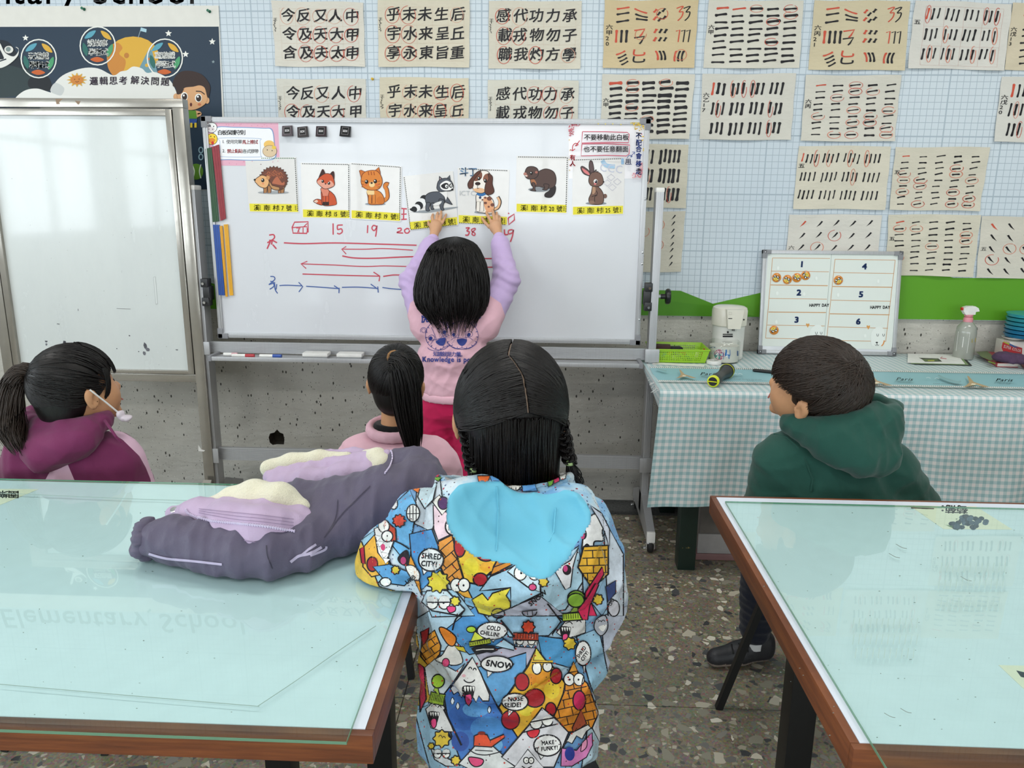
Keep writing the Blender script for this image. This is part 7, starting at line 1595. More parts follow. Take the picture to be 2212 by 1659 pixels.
B.chain([Wp(1735, 935, YE - .07), Wp(1800, 960, YE - .115), Wp(1860, 985, YE - .14), Wp(1900, 985, YE - .12), Wp(1918, 940, YE - .10)], [.022, .036, .036, .030, .022], .045); B.e(Wp(1855, 945, YE - .105), (.078, .045, .055), .04); B.e(Wp(1890, 915, YE - .09), (.045, .045, .04), .03)
B.e(Wp(1885, 868, YE - .055), (.030, .038, .030), .012, 0, None, '-')
B.build('hood', GREEN, hoE, disp=folds(.010, (26, 26, 34), 11, 5))
# shoulder seam
b = MB(); sf = surf_map([hoE]); pts = [sf(x, y, .0) for x, y in ((1672, 938), (1700, 945), (1722, 965), (1742, 1000), (1755, 1035), (1752, 1062))]; pts = [p for p in pts if p is not None]; b.tube(pts, .0022, 6); b.build('seam', GREEN, hoE)
B = Blob(.0055); B.c(bE + np.array([-.07, 0, 0]), kE, .082, .068, .03); B.c(kE, aE + np.array([0, 0, .02]), .062, .044, .02); B.c(bE + np.array([.07, 0, 0]), k2E, .082, .068, .03); B.c(k2E, k2E + np.array([.02, 0, -.35]), .062, .048, .02); B.build('trousers', NAVY, tE, disp=folds(.009, (40, 40, 40), 5))
b = MB(); b.tube([aE + np.array([0, 0, .03]), aE + np.array([0, 0, -.04])], .031, 14); b.build('sock', SOCK, tE)
d = np.array([-.95, -.25, 0]); sh_ = shoe(tE, np.array([footE.x + .075, 2.215, 0]), np.array([footE.x - .10, 2.175, 0]), 0, 1.05); shoe(tE, k2E * np.array([1, 1, 0]) + np.array([.02, -.04, 0]), k2E * np.array([1, 1, 0]) + np.array([.05, .14, 0]), 0, 1.0)
for sxx in (-1, 0, 1): b = MB(); c0 = np.array([footE.x - .01 + sxx * .022, 2.19, .068 - sxx * .004 * -1]); b.tube([c0 + (0, -.028, -.008), c0 + (0, 0, .006), c0 + (0, .028, -.008)], .0035, 6); b.build('shoe_lace', BLK, sh_)
wh = np.array((-.12, -.72, .68))
# whorl hair
def rimE(u, g):
    a = 2 * math.pi * u; sy = math.sin(a); z = (-.02 if sy > 0 else -.50) + .20 * abs(math.cos(a)) * (1 if sy < 0 else 0) + g.uniform(-.08, .05); return (math.cos(a) * .97, sy * .97, z)
C = ell_strands(hE, lambda u, g: wh + g.normal(size=3) * .16, rimE, 1700, 12, 1.10, seed=15, jit=.03, lift=.05)
hr = tubes('hair', C, rad_taper(1700, 12, .0016), HAIRB, tE)
B = Blob(.005); hE.e(B, 0, -.012, .024, .076, .093, .086); B.build('hair_base', HAIRB, hr, clip=lambda P: np.where(((P - hE.c) @ hE.R)[..., 1] > .03, .036 - ((P - hE.c) @ hE.R)[..., 2], -.026 - ((P - hE.c) @ hE.R)[..., 2]))
C = ell_strands(hE, lambda u, g: (math.cos(2 * math.pi * u) * .9, math.sin(2 * math.pi * u) * .9 - .1, -.15), lambda u, g: (math.cos(2 * math.pi * u) * .86, math.sin(2 * math.pi * u) * .86 - .15, -.62), 0 + 500, 6, 1.015, seed=17, jit=.01)
C = C[[i for i in range(500) if ((C[i, 3] - hE.c) @ hE.R)[1] < .012]]; tubes('short_back', C, rad_taper(len(C), 6, .0009), HAIRB, hr)

# ---------------------------------------------------------------- C: girl in the printed jacket
YC = 1.22
tC = person('seated girl nearest the camera in a cartoon printed jacket, hair in two braids', (Wp(1100, 1200, YC)[0], YC, .40))
hC = Head(Wp(1102, 893, YC + .045), -3, 8, 4, 1.18)
WC = lambda x, y, d=0: Wp(x, y, YC + d)
bC = np.array([WC(1102, 1300)[0], YC - .01, .475])
B = Blob(.005); hC.skull(B); B.c(hC.P(0, -.02, -.06), WC(1100, 1070), .042, .046, .02); B.e(WC(1100, 1110), (.11, .08, .05), .03); B.c(WC(1100, 1140), bC, .09, .10, .03)
SCx = [(WC(925, 1140), WC(858, 1215, .03), WC(930, 1180, .28)), (WC(1245, 1150), WC(1262, 1290, .0), WC(1215, 1240, .28))]
for S_, E_, H_ in SCx:
    B.c(S_, E_, .036, .03, .02); B.c(E_, H_, .026, .019, .02); B.e(H_ + np.array([0, .035, 0]), (.022, .035, .014), .01)
    for q in range(4): B.c(H_ + np.array([(q - 1.5) * .011, .055, 0]), H_ + np.array([(q - 1.5) * .013, .10, -.006]), .0062, .005, .004)
    B.c(H_ + np.array([.012, .03, 0]), H_ + np.array([.032, .065, -.002]), .0078, .006, .004)
for sg in (-1, 1): B.c(bC + np.array([sg * .06, 0, 0]), bC + np.array([sg * .09, .26, .0]), .055, .045, .03); B.c(bC + np.array([sg * .09, .26, 0]), np.array([bC[0] + sg * .09, YC + .26, .09]), .042, .028, .02)
B.build('body', SKIN, tC); hC.face(tC)
def jacket_mat(second=None):
    t = NT('watercolour_print'); v = t.obj(); n = t.noise(v, 7, 5, .65); n2 = t.noise(v, 19, 4, .6)
    c = t.ramp(n, [(.30, lin('2f6cac')), (.42, lin('5f9ccb')), (.50, lin('9fc6da')), (.57, lin('cfd9dc')), (.64, lin('a9b3c4')), (.74, lin('6aa6cf'))]); c = t.mix(t.math('MULTIPLY', n2, .35), c, lin('b9c9dc'))
    for sc, thr, cl in ((120, .8, 'a8304a'), (150, .8, '2c3f6c'), (190, .82, '3c2c38')):
        vo = t.new('ShaderNodeTexVoronoi', {'Vector': v, 'Scale': sc}); cc = t.new('ShaderNodeSeparateColor', {0: vo.outputs[1]}).outputs; c = t.mix(t.math('MULTIPLY', t.math('GREATER_THAN', cc[0], thr), t.math('LESS_THAN', vo.outputs[0], .24)), c, lin(cl))
    if second: c = t.mix(t.math('GREATER_THAN', t.new('ShaderNodeAttribute', None, attribute_name='Panel').outputs['Fac'], 0.0), c, lin(second))
    t.set(color=c, rough=.55, sheen=.05, spec=.3); t.bump(t.noise(v, 50, 4), .003, .4); return t.m
def jacket_ink():
    t = NT('cartoon_print'); v = t.obj(); a = t.new('ShaderNodeVertexColor', None, layer_name='Col').outputs[0]
    n = t.noise(v, 30, 5, .7); f = t.new('ShaderNodeMapRange', {0: n, 1: .3, 2: .7, 3: .72, 4: 1.22}).outputs[0]; c = t.mix(1.0, a, t.new('ShaderNodeCombineColor', {0: f, 1: f, 2: f}).outputs[0], 'MULTIPLY')
    for sc, thr, cl in ((130, .84, 'b83a2c'), (170, .86, '4c3438')):
        vo = t.new('ShaderNodeTexVoronoi', {'Vector': v, 'Scale': sc}); cc = t.new('ShaderNodeSeparateColor', {0: vo.outputs[1]}).outputs; c = t.mix(t.math('MULTIPLY', t.math('GREATER_THAN', cc[0], thr), t.math('LESS_THAN', vo.outputs[0], .2)), c, lin(cl))
    t.set(color=c, rough=.55, spec=.3); return t.m
JM, JI = jacket_mat(), jacket_ink(); TURQ = cloth('turquoise_lining', '6ab9d2', .1, .6, 400, .05); YEL = cloth('ochre_lining', 'b58c3c')
Fj = folds(.015, (18, 16, 24), 31, 7)
def Fj2(P):
    # gathered waist crease below the hood
    z = P[..., 2]; zc = .655 + .02 * np.sin(P[..., 0] * 18); return Fj(P) + .014 * np.exp(-((z - zc) / .012) ** 2)
B = Blob(.0044)
B.c(WC(1100, 1195), WC(1103, 1260), .130, .130, .05, 0, (1, 1.2, 2.2)); B.c(WC(1103, 1260), WC(1103, 1390, -.01), .130, .134, .05, 0, (1, 1.15, 2.2)); B.c(WC(1103, 1400, -.01), bC + np.array([0, -.005, .04]), .130, .134, .05, 0, (1, 1.1, 2.2)); B.c(bC + np.array([0, -.005, .04]), bC + np.array([0, 0, -.03]), .134, .118, .04, 0, (1, 1.1, 2.2))
B.e(WC(1092, 1128), (.122, .085, .034), .05)
for (S_, E_, H_), r_ in zip(SCx, (.064, .060)): B.c(S_, E_, r_, .058, .05); B.c(E_, H_, .056, .045, .04)
jk = B.build('jacket', [JM, YEL], tC, disp=Fj2, matf=lambda c, m: (c[:, 2] < bC[2] - .062 + .0 * c[:, 0]).astype(int), clip=lambda P: np.maximum((bC[2] - .085) - P[..., 2], np.where((P[..., 0] < -.203) & (P[..., 1] > .83), TT + .0065 - P[..., 2], -1)))
# collar
B = Blob(.0042); pts = []
for px, py, d in ((950, 1030, .03), (985, 1043, -.045), (1045, 1052, -.085), (1110, 1056, -.098), (1170, 1050, -.085), (1215, 1035, -.045), (1232, 1022, .03), (1190, 1030, .10), (1080, 1035, .13), (980, 1030, .10)): pts.append(WC(px, py + 6, d))
for i in range(len(pts)): B.c(pts[i], pts[(i + 1) % len(pts)], .008, .008, .006); B.c(pts[i] + np.array([0, 0, -.020]), pts[(i + 1) % len(pts)] + np.array([0, 0, -.020]), .012, .012, .010); B.c(pts[i] + np.array([0, 0, -.042]), pts[(i + 1) % len(pts)] + np.array([0, 0, -.042]), .018, .018, .012)
cc_ = np.mean(pts, 0)
col = B.build('collar', [JM, GREY], jk, matf=lambda c, m: ((np.linalg.norm((c - cc_)[:, :2] / np.array([1, .86]), axis=1) < .103) | (c[:, 2] > 9)).astype(int))
# hood lying on the back
B = Blob(.0036); hc_ = WC(1120, 1165, -.135)
B.e(WC(1112, 1184, -.135), (.128, .060, .084), .02); B.e(WC(1150, 1240, -.145), (.10, .052, .055), .04); B.e(WC(1020, 1110, -.115), (.06, .045, .06), .04); B.e(WC(1232, 1108, -.105), (.036, .045, .045), .03); B.c(WC(985, 1100, -.09), WC(1240, 1096, -.09), .020, .022, .02); B.c(WC(960, 1100, -.12), WC(1150, 1250, -.185), .020, .024, .03); B.c(WC(1150, 1250, -.185), WC(1252, 1125, -.14), .024, .020, .03)
CUT = [(WC(1118, 1105, -.205), (.128, .085, .078)), (WC(1165, 1170, -.225), (.062, .066, .055)), (WC(1215, 1100, -.19), (.05, .06, .06))]
for c_, r_ in CUT: B.e(c_, r_, .012, 1, None, '-')
JT = jacket_mat('6ab9d2')
hood = B.build('hood', [JT, JT], jk, disp=folds(.010, (26, 20, 18), 8, 5))
def mH(c):
    q = -9
    for c_, r_ in CUT: q = np.maximum(q, .0045 - Blob().field(ell_(c_, r_), c))
    return q
setmask(hood, mH)
sfJ = surf_map([jk, col, hood]); from_hood = [hood]
b = MB()
for pl in ([(1073, 1050), (1076, 1100), (1074, 1160), (1072, 1190)], [(1196, 1052), (1200, 1100), (1196, 1150), (1186, 1170)]):
    q = [sfJ(x, y, -.0004) for x, y in pl]; q = [v for v in q if v is not None]; b.tube(q, .0012, 5)
b.build('lining_seam', TURQ, hood)
Kc = '15131a'
def JINK(ox, oy, sc): ik = Ink(ox, oy, sc, 1.8e-5); ik.wk = 1.35; return ik
ik = JINK(860, 1260, 4.158); LW_ = 11
sh = lambda p, c, w=LW_, sm=False: ik.shape(p, c, Kc, w, sm)
st = lambda p, w=LW_, sm=False, c=Kc: ik.stroke(p, w, c, smooth=sm)
def eyes(x, y, r, dx, lid=False, rot=0):
    for s in (-1, 1):
        ik.ell(x + s * dx, y, r, r * 1.15, 'e8e8e2'); ik.ring(x + s * dx, y, r, r * 1.15, 7, Kc, 0 if not lid else 0, 360); ik.ell(x + s * dx * .9, y + 2, r * .18, r * .2, Kc)
        if lid: ik.poly([(x + s * dx - r, y - 3), (x + s * dx + r, y - 3), (x + s * dx + r * .8, y - r), (x + s * dx, y - r * 1.2), (x + s * dx - r * .8, y - r)], 'c9cbc8'); ik.stroke([(x + s * dx - r, y - 2), (x + s * dx + r, y - 2)], 8, Kc)
def pom(x, y, r, c, n=9):
    pts = []
    for k2 in range(n * 2): a = math.pi * k2 / n; rr = r * (1.0 if k2 % 2 == 0 else .78); pts.append((x + rr * math.cos(a), y + rr * math.sin(a)))
    ik.shape(pts, c, Kc, 8, True)
def hat(x, y, w, h, c, rot=0):
    a = R(rot); q = lambda u, v: (x + u * math.cos(a) - v * math.sin(a), y + u * math.sin(a) + v * math.cos(a)); ik.shape([q(-w, -h), q(w, -h), q(w * 1.02, h), q(-w * 1.02, h)], c, Kc, 9, False)
    for k2 in range(9): u = -w + 2 * w * (k2 + .5) / 9; ik.stroke([q(u, -h * .8), q(u, h * .5)], 4, Kc, smooth=False)
def tongue_mouth(x, y, s=1):
    ik.shape([(x - 45 * s, y - 70 * s), (x - 42 * s, y + 10 * s), (x - 15 * s, y + 45 * s), (x + 28 * s, y + 40 * s), (x + 45 * s, y - 60 * s)], '111015', Kc, 5, True)
    for k2 in range(4): ik.shape([(x - 40 * s + k2 * 24 * s, y - 66 * s), (x - 18 * s + k2 * 24 * s, y - 66 * s), (x - 26 * s + k2 * 24 * s, y - 22 * s)], 'e9e9e4', Kc, 4, True)
    ik.shape([(x - 22 * s, y + 5 * s), (x + 22 * s, y + 0 * s), (x + 26 * s, y + 60 * s), (x, y + 92 * s), (x - 26 * s, y + 55 * s)], 'd8487c', Kc, 6, True)
def bubble(x, y, rx, ry, lines, size, tail, rot=0, sx=.95):
    ik.lay += 4
    ik.shape([(x + tail[0][0], y + tail[0][1]), (x + tail[1][0], y + tail[1][1]), (x + tail[2][0], y + tail[2][1])], 'dcdcda', Kc, 10, False); ik.ell(x, y, rx, ry, 'dcdcda', 0, 28); ik.ring(x, y, rx, ry, 10, Kc); ik.ell(x, y, rx * .93, ry * .93, 'dcdcda', 0, 28)
    a = R(rot); ik.lay += 5
    for i, tx in enumerate(lines):
        wd = len(tx) * size * .31 * sx * 1.9 / 1.9; v = (i - (len(lines) - 1) / 2) * size * 1.0 + size * .36; u = -wd
        ik.text(tx, x + u * math.cos(a) - v * math.sin(a), y + u * math.sin(a) + v * math.cos(a), size, Kc, rot=rot, sx=sx, bold=.035, slant=.08)
def bricks(P, c, rows, ang=25):
    sh(P, c); xs = [p[0] for p in P]; ys = [p[1] for p in P]; x0, x1, y0, y1 = min(xs), max(xs), min(ys), max(ys); a = R(ang)
    def inside(x, y):
        r_ = False
        for i in range(len(P)):
            (ax, ay), (bx, by) = P[i], P[i - 1]
            if (ay > y) != (by > y) and x < (bx - ax) * (y - ay) / (by - ay + 1e-9) + ax: r_ = not r_
        return r_
    for k2 in range(-12, 14):
        seg = []
        for j in range(60):
            u = (j / 59 - .5) * 900; v = k2 * rows; x, y = (x0 + x1) / 2 + u * math.cos(a) + v * math.sin(a), (y0 + y1) / 2 - u * math.sin(a) + v * math.cos(a)
            if inside(x, y): seg.append((x, y))
            else:
                if len(seg) > 1: ik.stroke([seg[0], seg[-1]], 6, Kc, smooth=False)
                seg = []
        for j in range(-8, 9):
            u = (j + .5 * (k2 % 2)) * rows * 1.6; v = (k2 + .0) * rows; A_ = ((x0 + x1) / 2 + u * math.cos(a) + v * math.sin(a), (y0 + y1) / 2 - u * math.sin(a) + v * math.cos(a)); v += rows; B_ = ((x0 + x1) / 2 + u * math.cos(a) + v * math.sin(a), (y0 + y1) / 2 - u * math.sin(a) + v * math.cos(a))
            if inside(*A_) and inside(*B_): ik.stroke([A_, B_], 6, Kc, smooth=False)
def pep(x, y, rx, ry): ik.ell(x, y, rx, ry, 'a3222c', 0, 22); ik.ring(x, y, rx, ry, 9, Kc)
# large ranges behind the figures
for P_, c_ in (([(-80, 1050), (200, 1100), (330, 1700), (-60, 1700)], '7fa8c8'), ([(1720, 1150), (1960, 900), (2000, 1700), (1640, 1700)], 'a9c0cc'), ([(1820, 300), (2060, 200), (2060, 700), (1860, 800)], 'b4bccb'), ([(-60, 500), (200, 380), (260, 700), (120, 1100), (-60, 1000)], 'd0a63c'), ([(150, 330), (420, 160), (700, 420), (560, 600), (200, 620)], 'a9c6d6'), ([(420, 420), (700, 200), (1000, 560), (640, 640)], '4f8fc6'), ([(880, 330), (1150, 120), (1480, 330), (1350, 470), (1000, 480)], '9cc4dc'), ([(700, 640), (1000, 560), (1240, 580), (1080, 900), (860, 900)], 'b0aebf'), ([(1250, 470), (1500, 500), (1700, 520), (1560, 760), (1300, 690)], '4f94c4'), ([(150, 640), (350, 700), (420, 1000), (180, 1100)], 'c8a83c'), ([(1600, 480), (1800, 400), (1900, 900), (1830, 1180), (1720, 900)], '8fb6cc'), ([(150, 1150), (300, 1080), (620, 1640), (300, 1700)], '8fb4c8'), ([(700, 760), (1150, 620), (1150, 760), (900, 1110)], '5f9ccc'), ([(1780, 1000), (1900, 950), (1850, 1500), (1740, 1300)], 'c9cdd2')): sh(P_, c_, 9)
# lower back
bricks([(215, 520), (330, 420), (385, 560), (375, 640), (270, 740), (205, 660)], 'd8932c', 62, 35)
sh([(185, 720), (235, 760), (255, 1040), (200, 1160)], 'b8304c'); sh([(205, 440), (280, 400), (270, 500), (225, 560)], 'b8282c')
sh([(240, 760), (330, 680), (520, 790), (600, 720), (415, 1020), (280, 1000)], 'c3cdd0', 6); sh([(340, 690), (400, 640), (450, 560), (520, 560), (580, 690), (540, 730), (460, 730)], 'd8d8d2', 7, True); ik.ell(430, 710, 32, 38, 'd04a78'); ik.ring(430, 710, 32, 38, 6, Kc)
sh([(370, 410), (420, 400), (520, 480), (500, 560), (440, 540)], 'd8802c', 8, True); sh([(505, 560), (590, 570), (610, 620), (540, 600)], 'd8c83c', 7)
sh([(412, 1000), (665, 665), (900, 1120), (1080, 1390), (930, 1570), (560, 1590), (470, 1330)], '3f70b4')
for x, y, rx, ry, c in ((600, 1200, 150, 120, '3560a8'), (800, 1300, 150, 110, '4a86c2'), (700, 1130, 120, 70, '5c98cc'), (850, 1450, 90, 70, '6aa6d2'), (560, 1420, 80, 90, '34549c')): ik.ell(x, y, rx, ry, c)
sh([(665, 668), (470, 945), (500, 1000), (540, 975), (570, 1030), (600, 960), (650, 985), (700, 1065), (725, 1010), (760, 1055), (815, 1055), (822, 1000), (745, 810)], 'd9d9d6', 9)
tongue_mouth(632, 1000, 1.05); ik.ring(640, 850, 52, 42, 8, Kc, 20, 160); ik.ring(648, 775, 14, 22, 7, Kc, 190, 350); ik.ring(688, 785, 14, 22, 7, Kc, 190, 350); ik.ell(590, 830, 18, 14, 'd9aab0')
for x, y in ((490, 1060), (538, 1105), (820, 1140)): ik.shape([(x, y - 35), (x + 16, y), (x, y + 26), (x - 16, y)], 'd9e3ea', Kc, 5, True)
sh([(250, 1130), (330, 1060), (410, 1090), (500, 1330), (400, 1330), (300, 1300)], 'd6d6d3', 8); ik.ring(325, 1110, 20, 22, 6, Kc, 190, 350); ik.ring(375, 1120, 16, 20, 6, Kc, 190, 350); tongue_mouth(322, 1220, .9)
hat(352, 1035, 66, 50, '9aba3c', 12); sh([(320, 960), (350, 900), (375, 1000)], 'a9c64c', 7); ik.ell(360, 880, 56, 60, '9cc03a'); ik.ring(360, 880, 56, 60, 9, Kc); st([(412, 1130), (570, 1455)], 12)
pom(395, 1395, 82, 'd2b53a', 8); ik.ring(380, 1385, 14, 20, 5, Kc, 190, 350); ik.ring(412, 1395, 14, 20, 5, Kc, 190, 350); sh([(290, 1460), (330, 1500), (560, 1640), (430, 1640), (330, 1580)], 'c9cfd0', 8); eyes(395, 1530, 34, 38, True); pom(520, 1590, 45, 'd8bb3c', 7); pom(300, 1460, 30, 'd8bb3c', 6)
sh([(545, 1620), (690, 1460), (850, 1460), (1060, 1650), (700, 1700)], 'cfd2d0', 9); sh([(680, 1460), (684, 1370), (740, 1345), (800, 1360), (825, 1410), (950, 1355), (955, 1385), (840, 1470)], 'd8502c', 9); ik.ell(750, 1345, 34, 16, '7c2a22'); st([(635, 1490), (700, 1530), (800, 1540), (930, 1510)], 7, True); st([(690, 1498), (850, 1506)], 6); sh([(640, 1560), (760, 1580), (750, 1630), (690, 1645), (645, 1610)], 'd84a78', 8, True)
# pizza slice
sh([(1240, 575), (1170, 740), (1060, 900), (905, 1115), (1075, 1385), (1205, 1270), (1395, 1200), (1480, 1000), (1500, 900), (1400, 760), (1325, 690)], 'd8a834')
for x, y, rx, ry, c in ((1300, 850, 90, 60, 'd89030'), (1380, 960, 70, 80, 'dcc23c'), (1150, 1130, 70, 60, 'd8c43c'), (1250, 1180, 60, 50, 'd89a30'), (1190, 860, 50, 50, 'd8882c')): ik.ell(x, y, rx, ry, c)
for q in ((1112, 885, 62, 78), (1418, 832, 52, 72), (1225, 1030, 92, 82), (1010, 1225, 80, 84), (1370, 1130, 48, 60)): pep(*q)
ik.ell(1245, 760, 40, 56, 'e8e8e2'); ik.ring(1245, 760, 40, 56, 8, Kc); ik.ell(1340, 745, 42, 48, 'e8e8e2'); ik.ring(1340, 745, 42, 48, 8, Kc); ik.poly([(1200, 700), (1390, 690), (1385, 715), (1205, 725)], 'dcb53a'); st([(1200, 712), (1385, 712)], 8); sh([(1240, 580), (1215, 690), (1320, 690)], 'dfd050', 8)
# waffle cone
bricks([(1570, 710), (1500, 860), (1495, 960), (1400, 1190), (1525, 1335), (1740, 1300), (1795, 1170), (1700, 900), (1640, 850)], 'd0852a', 75, 12)
sh([(1575, 700), (1535, 800), (1610, 790)], 'dc9a3c', 8); eyes(1580, 865, 48, 44); ik.ell(1625, 1050, 56, 86, 'c02858'); ik.ring(1625, 1050, 56, 86, 9, Kc); st([(1640, 970), (1650, 900), (1668, 830)], 7, True)
sh([(1640, 1130), (1560, 1300), (1575, 1350), (1600, 1300), (1620, 1350), (1650, 1290), (1690, 1260)], '9c4a30', 8); sh([(1545, 1350), (1480, 1480), (1520, 1420), (1560, 1440), (1600, 1370), (1650, 1400), (1690, 1330), (1730, 1300), (1700, 1270)], 'd6d6d2', 8)
# grey-white mountain and speech
sh([(1292, 1115), (1175, 1270), (930, 1560), (1060, 1650), (1400, 1650), (1530, 1340), (1400, 1200)], 'c9c9cd'); st([(1110, 1340), (1430, 1260)], 9); ik.ell(1240, 1260, 52, 46, 'e3e3de'); ik.ring(1240, 1260, 52, 46, 8, Kc, 0, 180); ik.ell(1340, 1235, 48, 44, 'e3e3de'); ik.ring(1340, 1235, 48, 44, 8, Kc, 0, 180); st([(1185, 1245), (1395, 1205)], 9); sh([(1160, 1330), (1265, 1310), (1250, 1370), (1190, 1385)], 'c8303c', 7, True)
bubble(1340, 1455, 122, 95, ['MAKE', 'IT FUNKY!'], 52, [(-90, 60), (-60, 125), (-20, 85)], -6, .8)
sh([(1165, 1490), (1040, 1660), (1310, 1660)], 'd3d3d6', 9); eyes(1172, 1590, 24, 22); st([(1110, 1640), (1150, 1665), (1200, 1640)], 7)
sh([(1460, 1640), (1470, 1480), (1600, 1500), (1700, 1380), (1740, 1340), (1745, 1450), (1690, 1560), (1560, 1640)], 'c97ab0', 7); ik.ell(1540, 1530, 45, 62, '2a3a8c'); sh([(1650, 1440), (1690, 1400), (1690, 1470), (1640, 1510)], 'd890b0', 6, True)
bubble(885, 725, 142, 72, ['SNOW'], 78, [(-90, 30), (-80, 120), (-20, 60)], 8, 1.0); bubble(1050, 1065, 118, 78, ['NOSE', 'SLIDE!'], 56, [(-60, 60), (-60, 130), (-5, 75)], -2, .95); bubble(845, 425, 135, 75, ['COLD', 'CHILLIN!'], 52, [(-30, 60), (10, 100), (40, 60)], 8, .82); bubble(1660, 630, 68, 112, ['SHRED', 'CITY!'], 46, [(-5, 90), (10, 190), (25, 95)], -55, .8)
# middle band
sh([(640, 550), (690, 430), (780, 500)], 'c9d24c', 7); ik.ell(658, 412, 42, 28, '9cc03a'); ik.ring(658, 412, 42, 28, 7, Kc); hat(735, 530, 95, 22, 'b4c23c', -10); sh([(660, 585), (720, 560), (860, 560), (895, 600), (840, 620), (770, 610), (700, 640)], '1b1c22', 7); st([(700, 600), (760, 590), (860, 590)], 6, False, 'd8d8d4'); sh([(870, 560), (950, 500), (1040, 560), (1040, 600)], 'a3c3d4', 7)
sh([(1035, 500), (1050, 590), (1050, 540), (1100, 540), (1140, 545), (1200, 550), (1250, 545), (1255, 500)], 'd3d3d0', 7); ik.shape([(1055, 530), (1080, 570), (1110, 540), (1135, 575), (1165, 545), (1195, 580), (1225, 545), (1250, 560), (1240, 505), (1060, 505)], 'dedede', Kc, 6, False); eyes(1145, 510, 34, 52, True); hat(1145, 478, 112, 30, 'a8402c', 2); pom(1168, 392, 62, 'c8452c', 8)
sh([(1420, 440), (1500, 340), (1680, 320), (1680, 440), (1600, 470), (1500, 500)], 'cfcfcd', 8); tongue_mouth(1500, 455, .9); st([(1500, 360), (1540, 345), (1565, 365)], 6, True); st([(1600, 345), (1625, 332), (1645, 350)], 6, True); hat(1572, 298, 95, 34, 'a6c23c', -4); sh([(1545, 260), (1590, 190), (1625, 250)], '8fb03a', 8); ik.ell(1595, 150, 74, 62, '86b23c'); ik.ring(1595, 150, 74, 62, 9, Kc)
sh([(1610, 240), (1700, 120), (1770, 0), (1800, 10), (1720, 200), (1700, 330), (1650, 320)], 'c82a54', 8); pom(1540, 540, 60, 'd2b53a', 7); st([(920, 330), (1045, 480)], 12); st([(1340, 180), (1460, 340), (1380, 460)], 11); st([(490, 420), (520, 320), (600, 240)], 11, True)
sh([(1780, 320), (1860, 290), (1880, 400), (1820, 470), (1760, 400)], 'a9adb6', 7, True); ik.ring(1810, 350, 14, 16, 5, Kc, 190, 350); ik.ring(1840, 345, 14, 16, 5, Kc, 190, 350); ik.poly([(1800, 390), (1870, 370), (1840, 430)], 'e3e3de', True)
ik.ring(1180, 250, 66, 50, 8, Kc, 0, 180); st([(1115, 250), (1250, 235)], 7); st([(1160, 245), (1165, 295)], 5); st([(1205, 240), (1210, 290)], 5); ik.text('SNOW', 1190, 205, 60, Kc, rot=-38, bold=.03)
A1 = ik
# hood and sleeves
ik = JINK(760, 980, 3.687)
for P_, c_ in (([(520, 250), (700, 160), (720, 340), (640, 620), (500, 560), (510, 400)], 'b9c3cb'), ([(180, 560), (460, 290), (520, 420), (480, 640), (460, 900), (300, 700)], '6aaad6'), ([(60, 700), (200, 600), (320, 900), (200, 1040), (80, 960)], '8fb8cc'), ([(460, 640), (640, 600), (700, 760), (720, 940), (560, 1080), (480, 880)], '4f8fc6'), ([(900, 1000), (1120, 960), (1330, 860), (1500, 940), (1620, 1000), (1400, 1180), (1150, 1290), (900, 1200)], '7fb4d4'), ([(1500, 930), (1800, 740), (1850, 1000), (1700, 1240), (1400, 1290), (1250, 1230)], 'a9cadb'), ([(1880, 400), (1980, 470), (2100, 700), (2110, 1100), (1990, 1290), (1840, 1100), (1830, 800)], '8fb0c8'), ([(560, 1100), (820, 1080), (980, 1290), (640, 1300)], '9cc0d2'), ([(2000, 520), (2160, 800), (2160, 1290), (2040, 1290)], 'c3cdd8'), ([(-60, 800), (80, 700), (220, 1060), (460, 1120), (300, 1200), (-60, 1100)], 'd2b04a'), ([(1100, 1290), (1500, 1130), (1700, 1290)], 'b4b8c8')): sh(P_, c_, 8)

sh([(650, 410), (760, 470), (880, 560), (800, 640), (690, 690), (655, 600)], 'dcc3cc', 8); sh([(640, 380), (700, 330), (770, 430), (720, 490)], 'd9d7d0', 7); ik.ell(730, 395, 42, 50, '4c2c5c'); ik.ring(730, 395, 42, 50, 6, Kc)
bricks([(690, 700), (800, 650), (850, 850), (905, 1030), (840, 1100), (760, 1010), (700, 880)], 'd88f3c', 70, 40)
sh([(870, 590), (1070, 665), (1200, 765), (1180, 870), (1090, 960), (985, 1035), (900, 1020), (850, 850), (805, 650)], 'dcb836', 13)
for x, y, rx, ry, c in ((970, 660, 70, 40, 'd89030'), (950, 900, 60, 70, 'dccb3c'), (1080, 900, 60, 40, 'd8a030')): ik.ell(x, y, rx, ry, c)
pep(1070, 765, 92, 92); pep(862, 735, 46, 88); pep(1025, 1000, 56, 50)
bricks([(1200, 770), (1335, 855), (1110, 970), (1130, 900)], 'c9822c', 48, 20)
sh([(1105, 975), (1335, 880), (1500, 940), (1505, 1110), (1270, 1225), (1265, 1065), (1140, 1080), (1020, 1090)], '9cc0d4', 10); sh([(960, 1160), (1040, 1110), (1085, 1165), (1120, 1110), (1265, 1065), (1230, 1130), (1265, 1180), (1262, 1225), (1100, 1292), (1010, 1270)], 'd8cb44', 9); ik.ring(1165, 1270, 52, 40, 8, Kc)
sh([(1320, 870), (1420, 890), (1500, 930), (1500, 1100), (1400, 1060), (1240, 940)], 'c3d9e2', 9); eyes(1400, 950, 50, 56, False); ik.ell(1440, 1062, 30, 26, 'c84a78'); ik.ring(1440, 1062, 30, 26, 6, Kc); pom(1525, 1020, 40, 'd8bb3c', 7)
sh([(820, 1080), (900, 1030), (960, 1150), (900, 1140)], 'd8a03c', 7); eyes(865, 1045, 46, 30); 
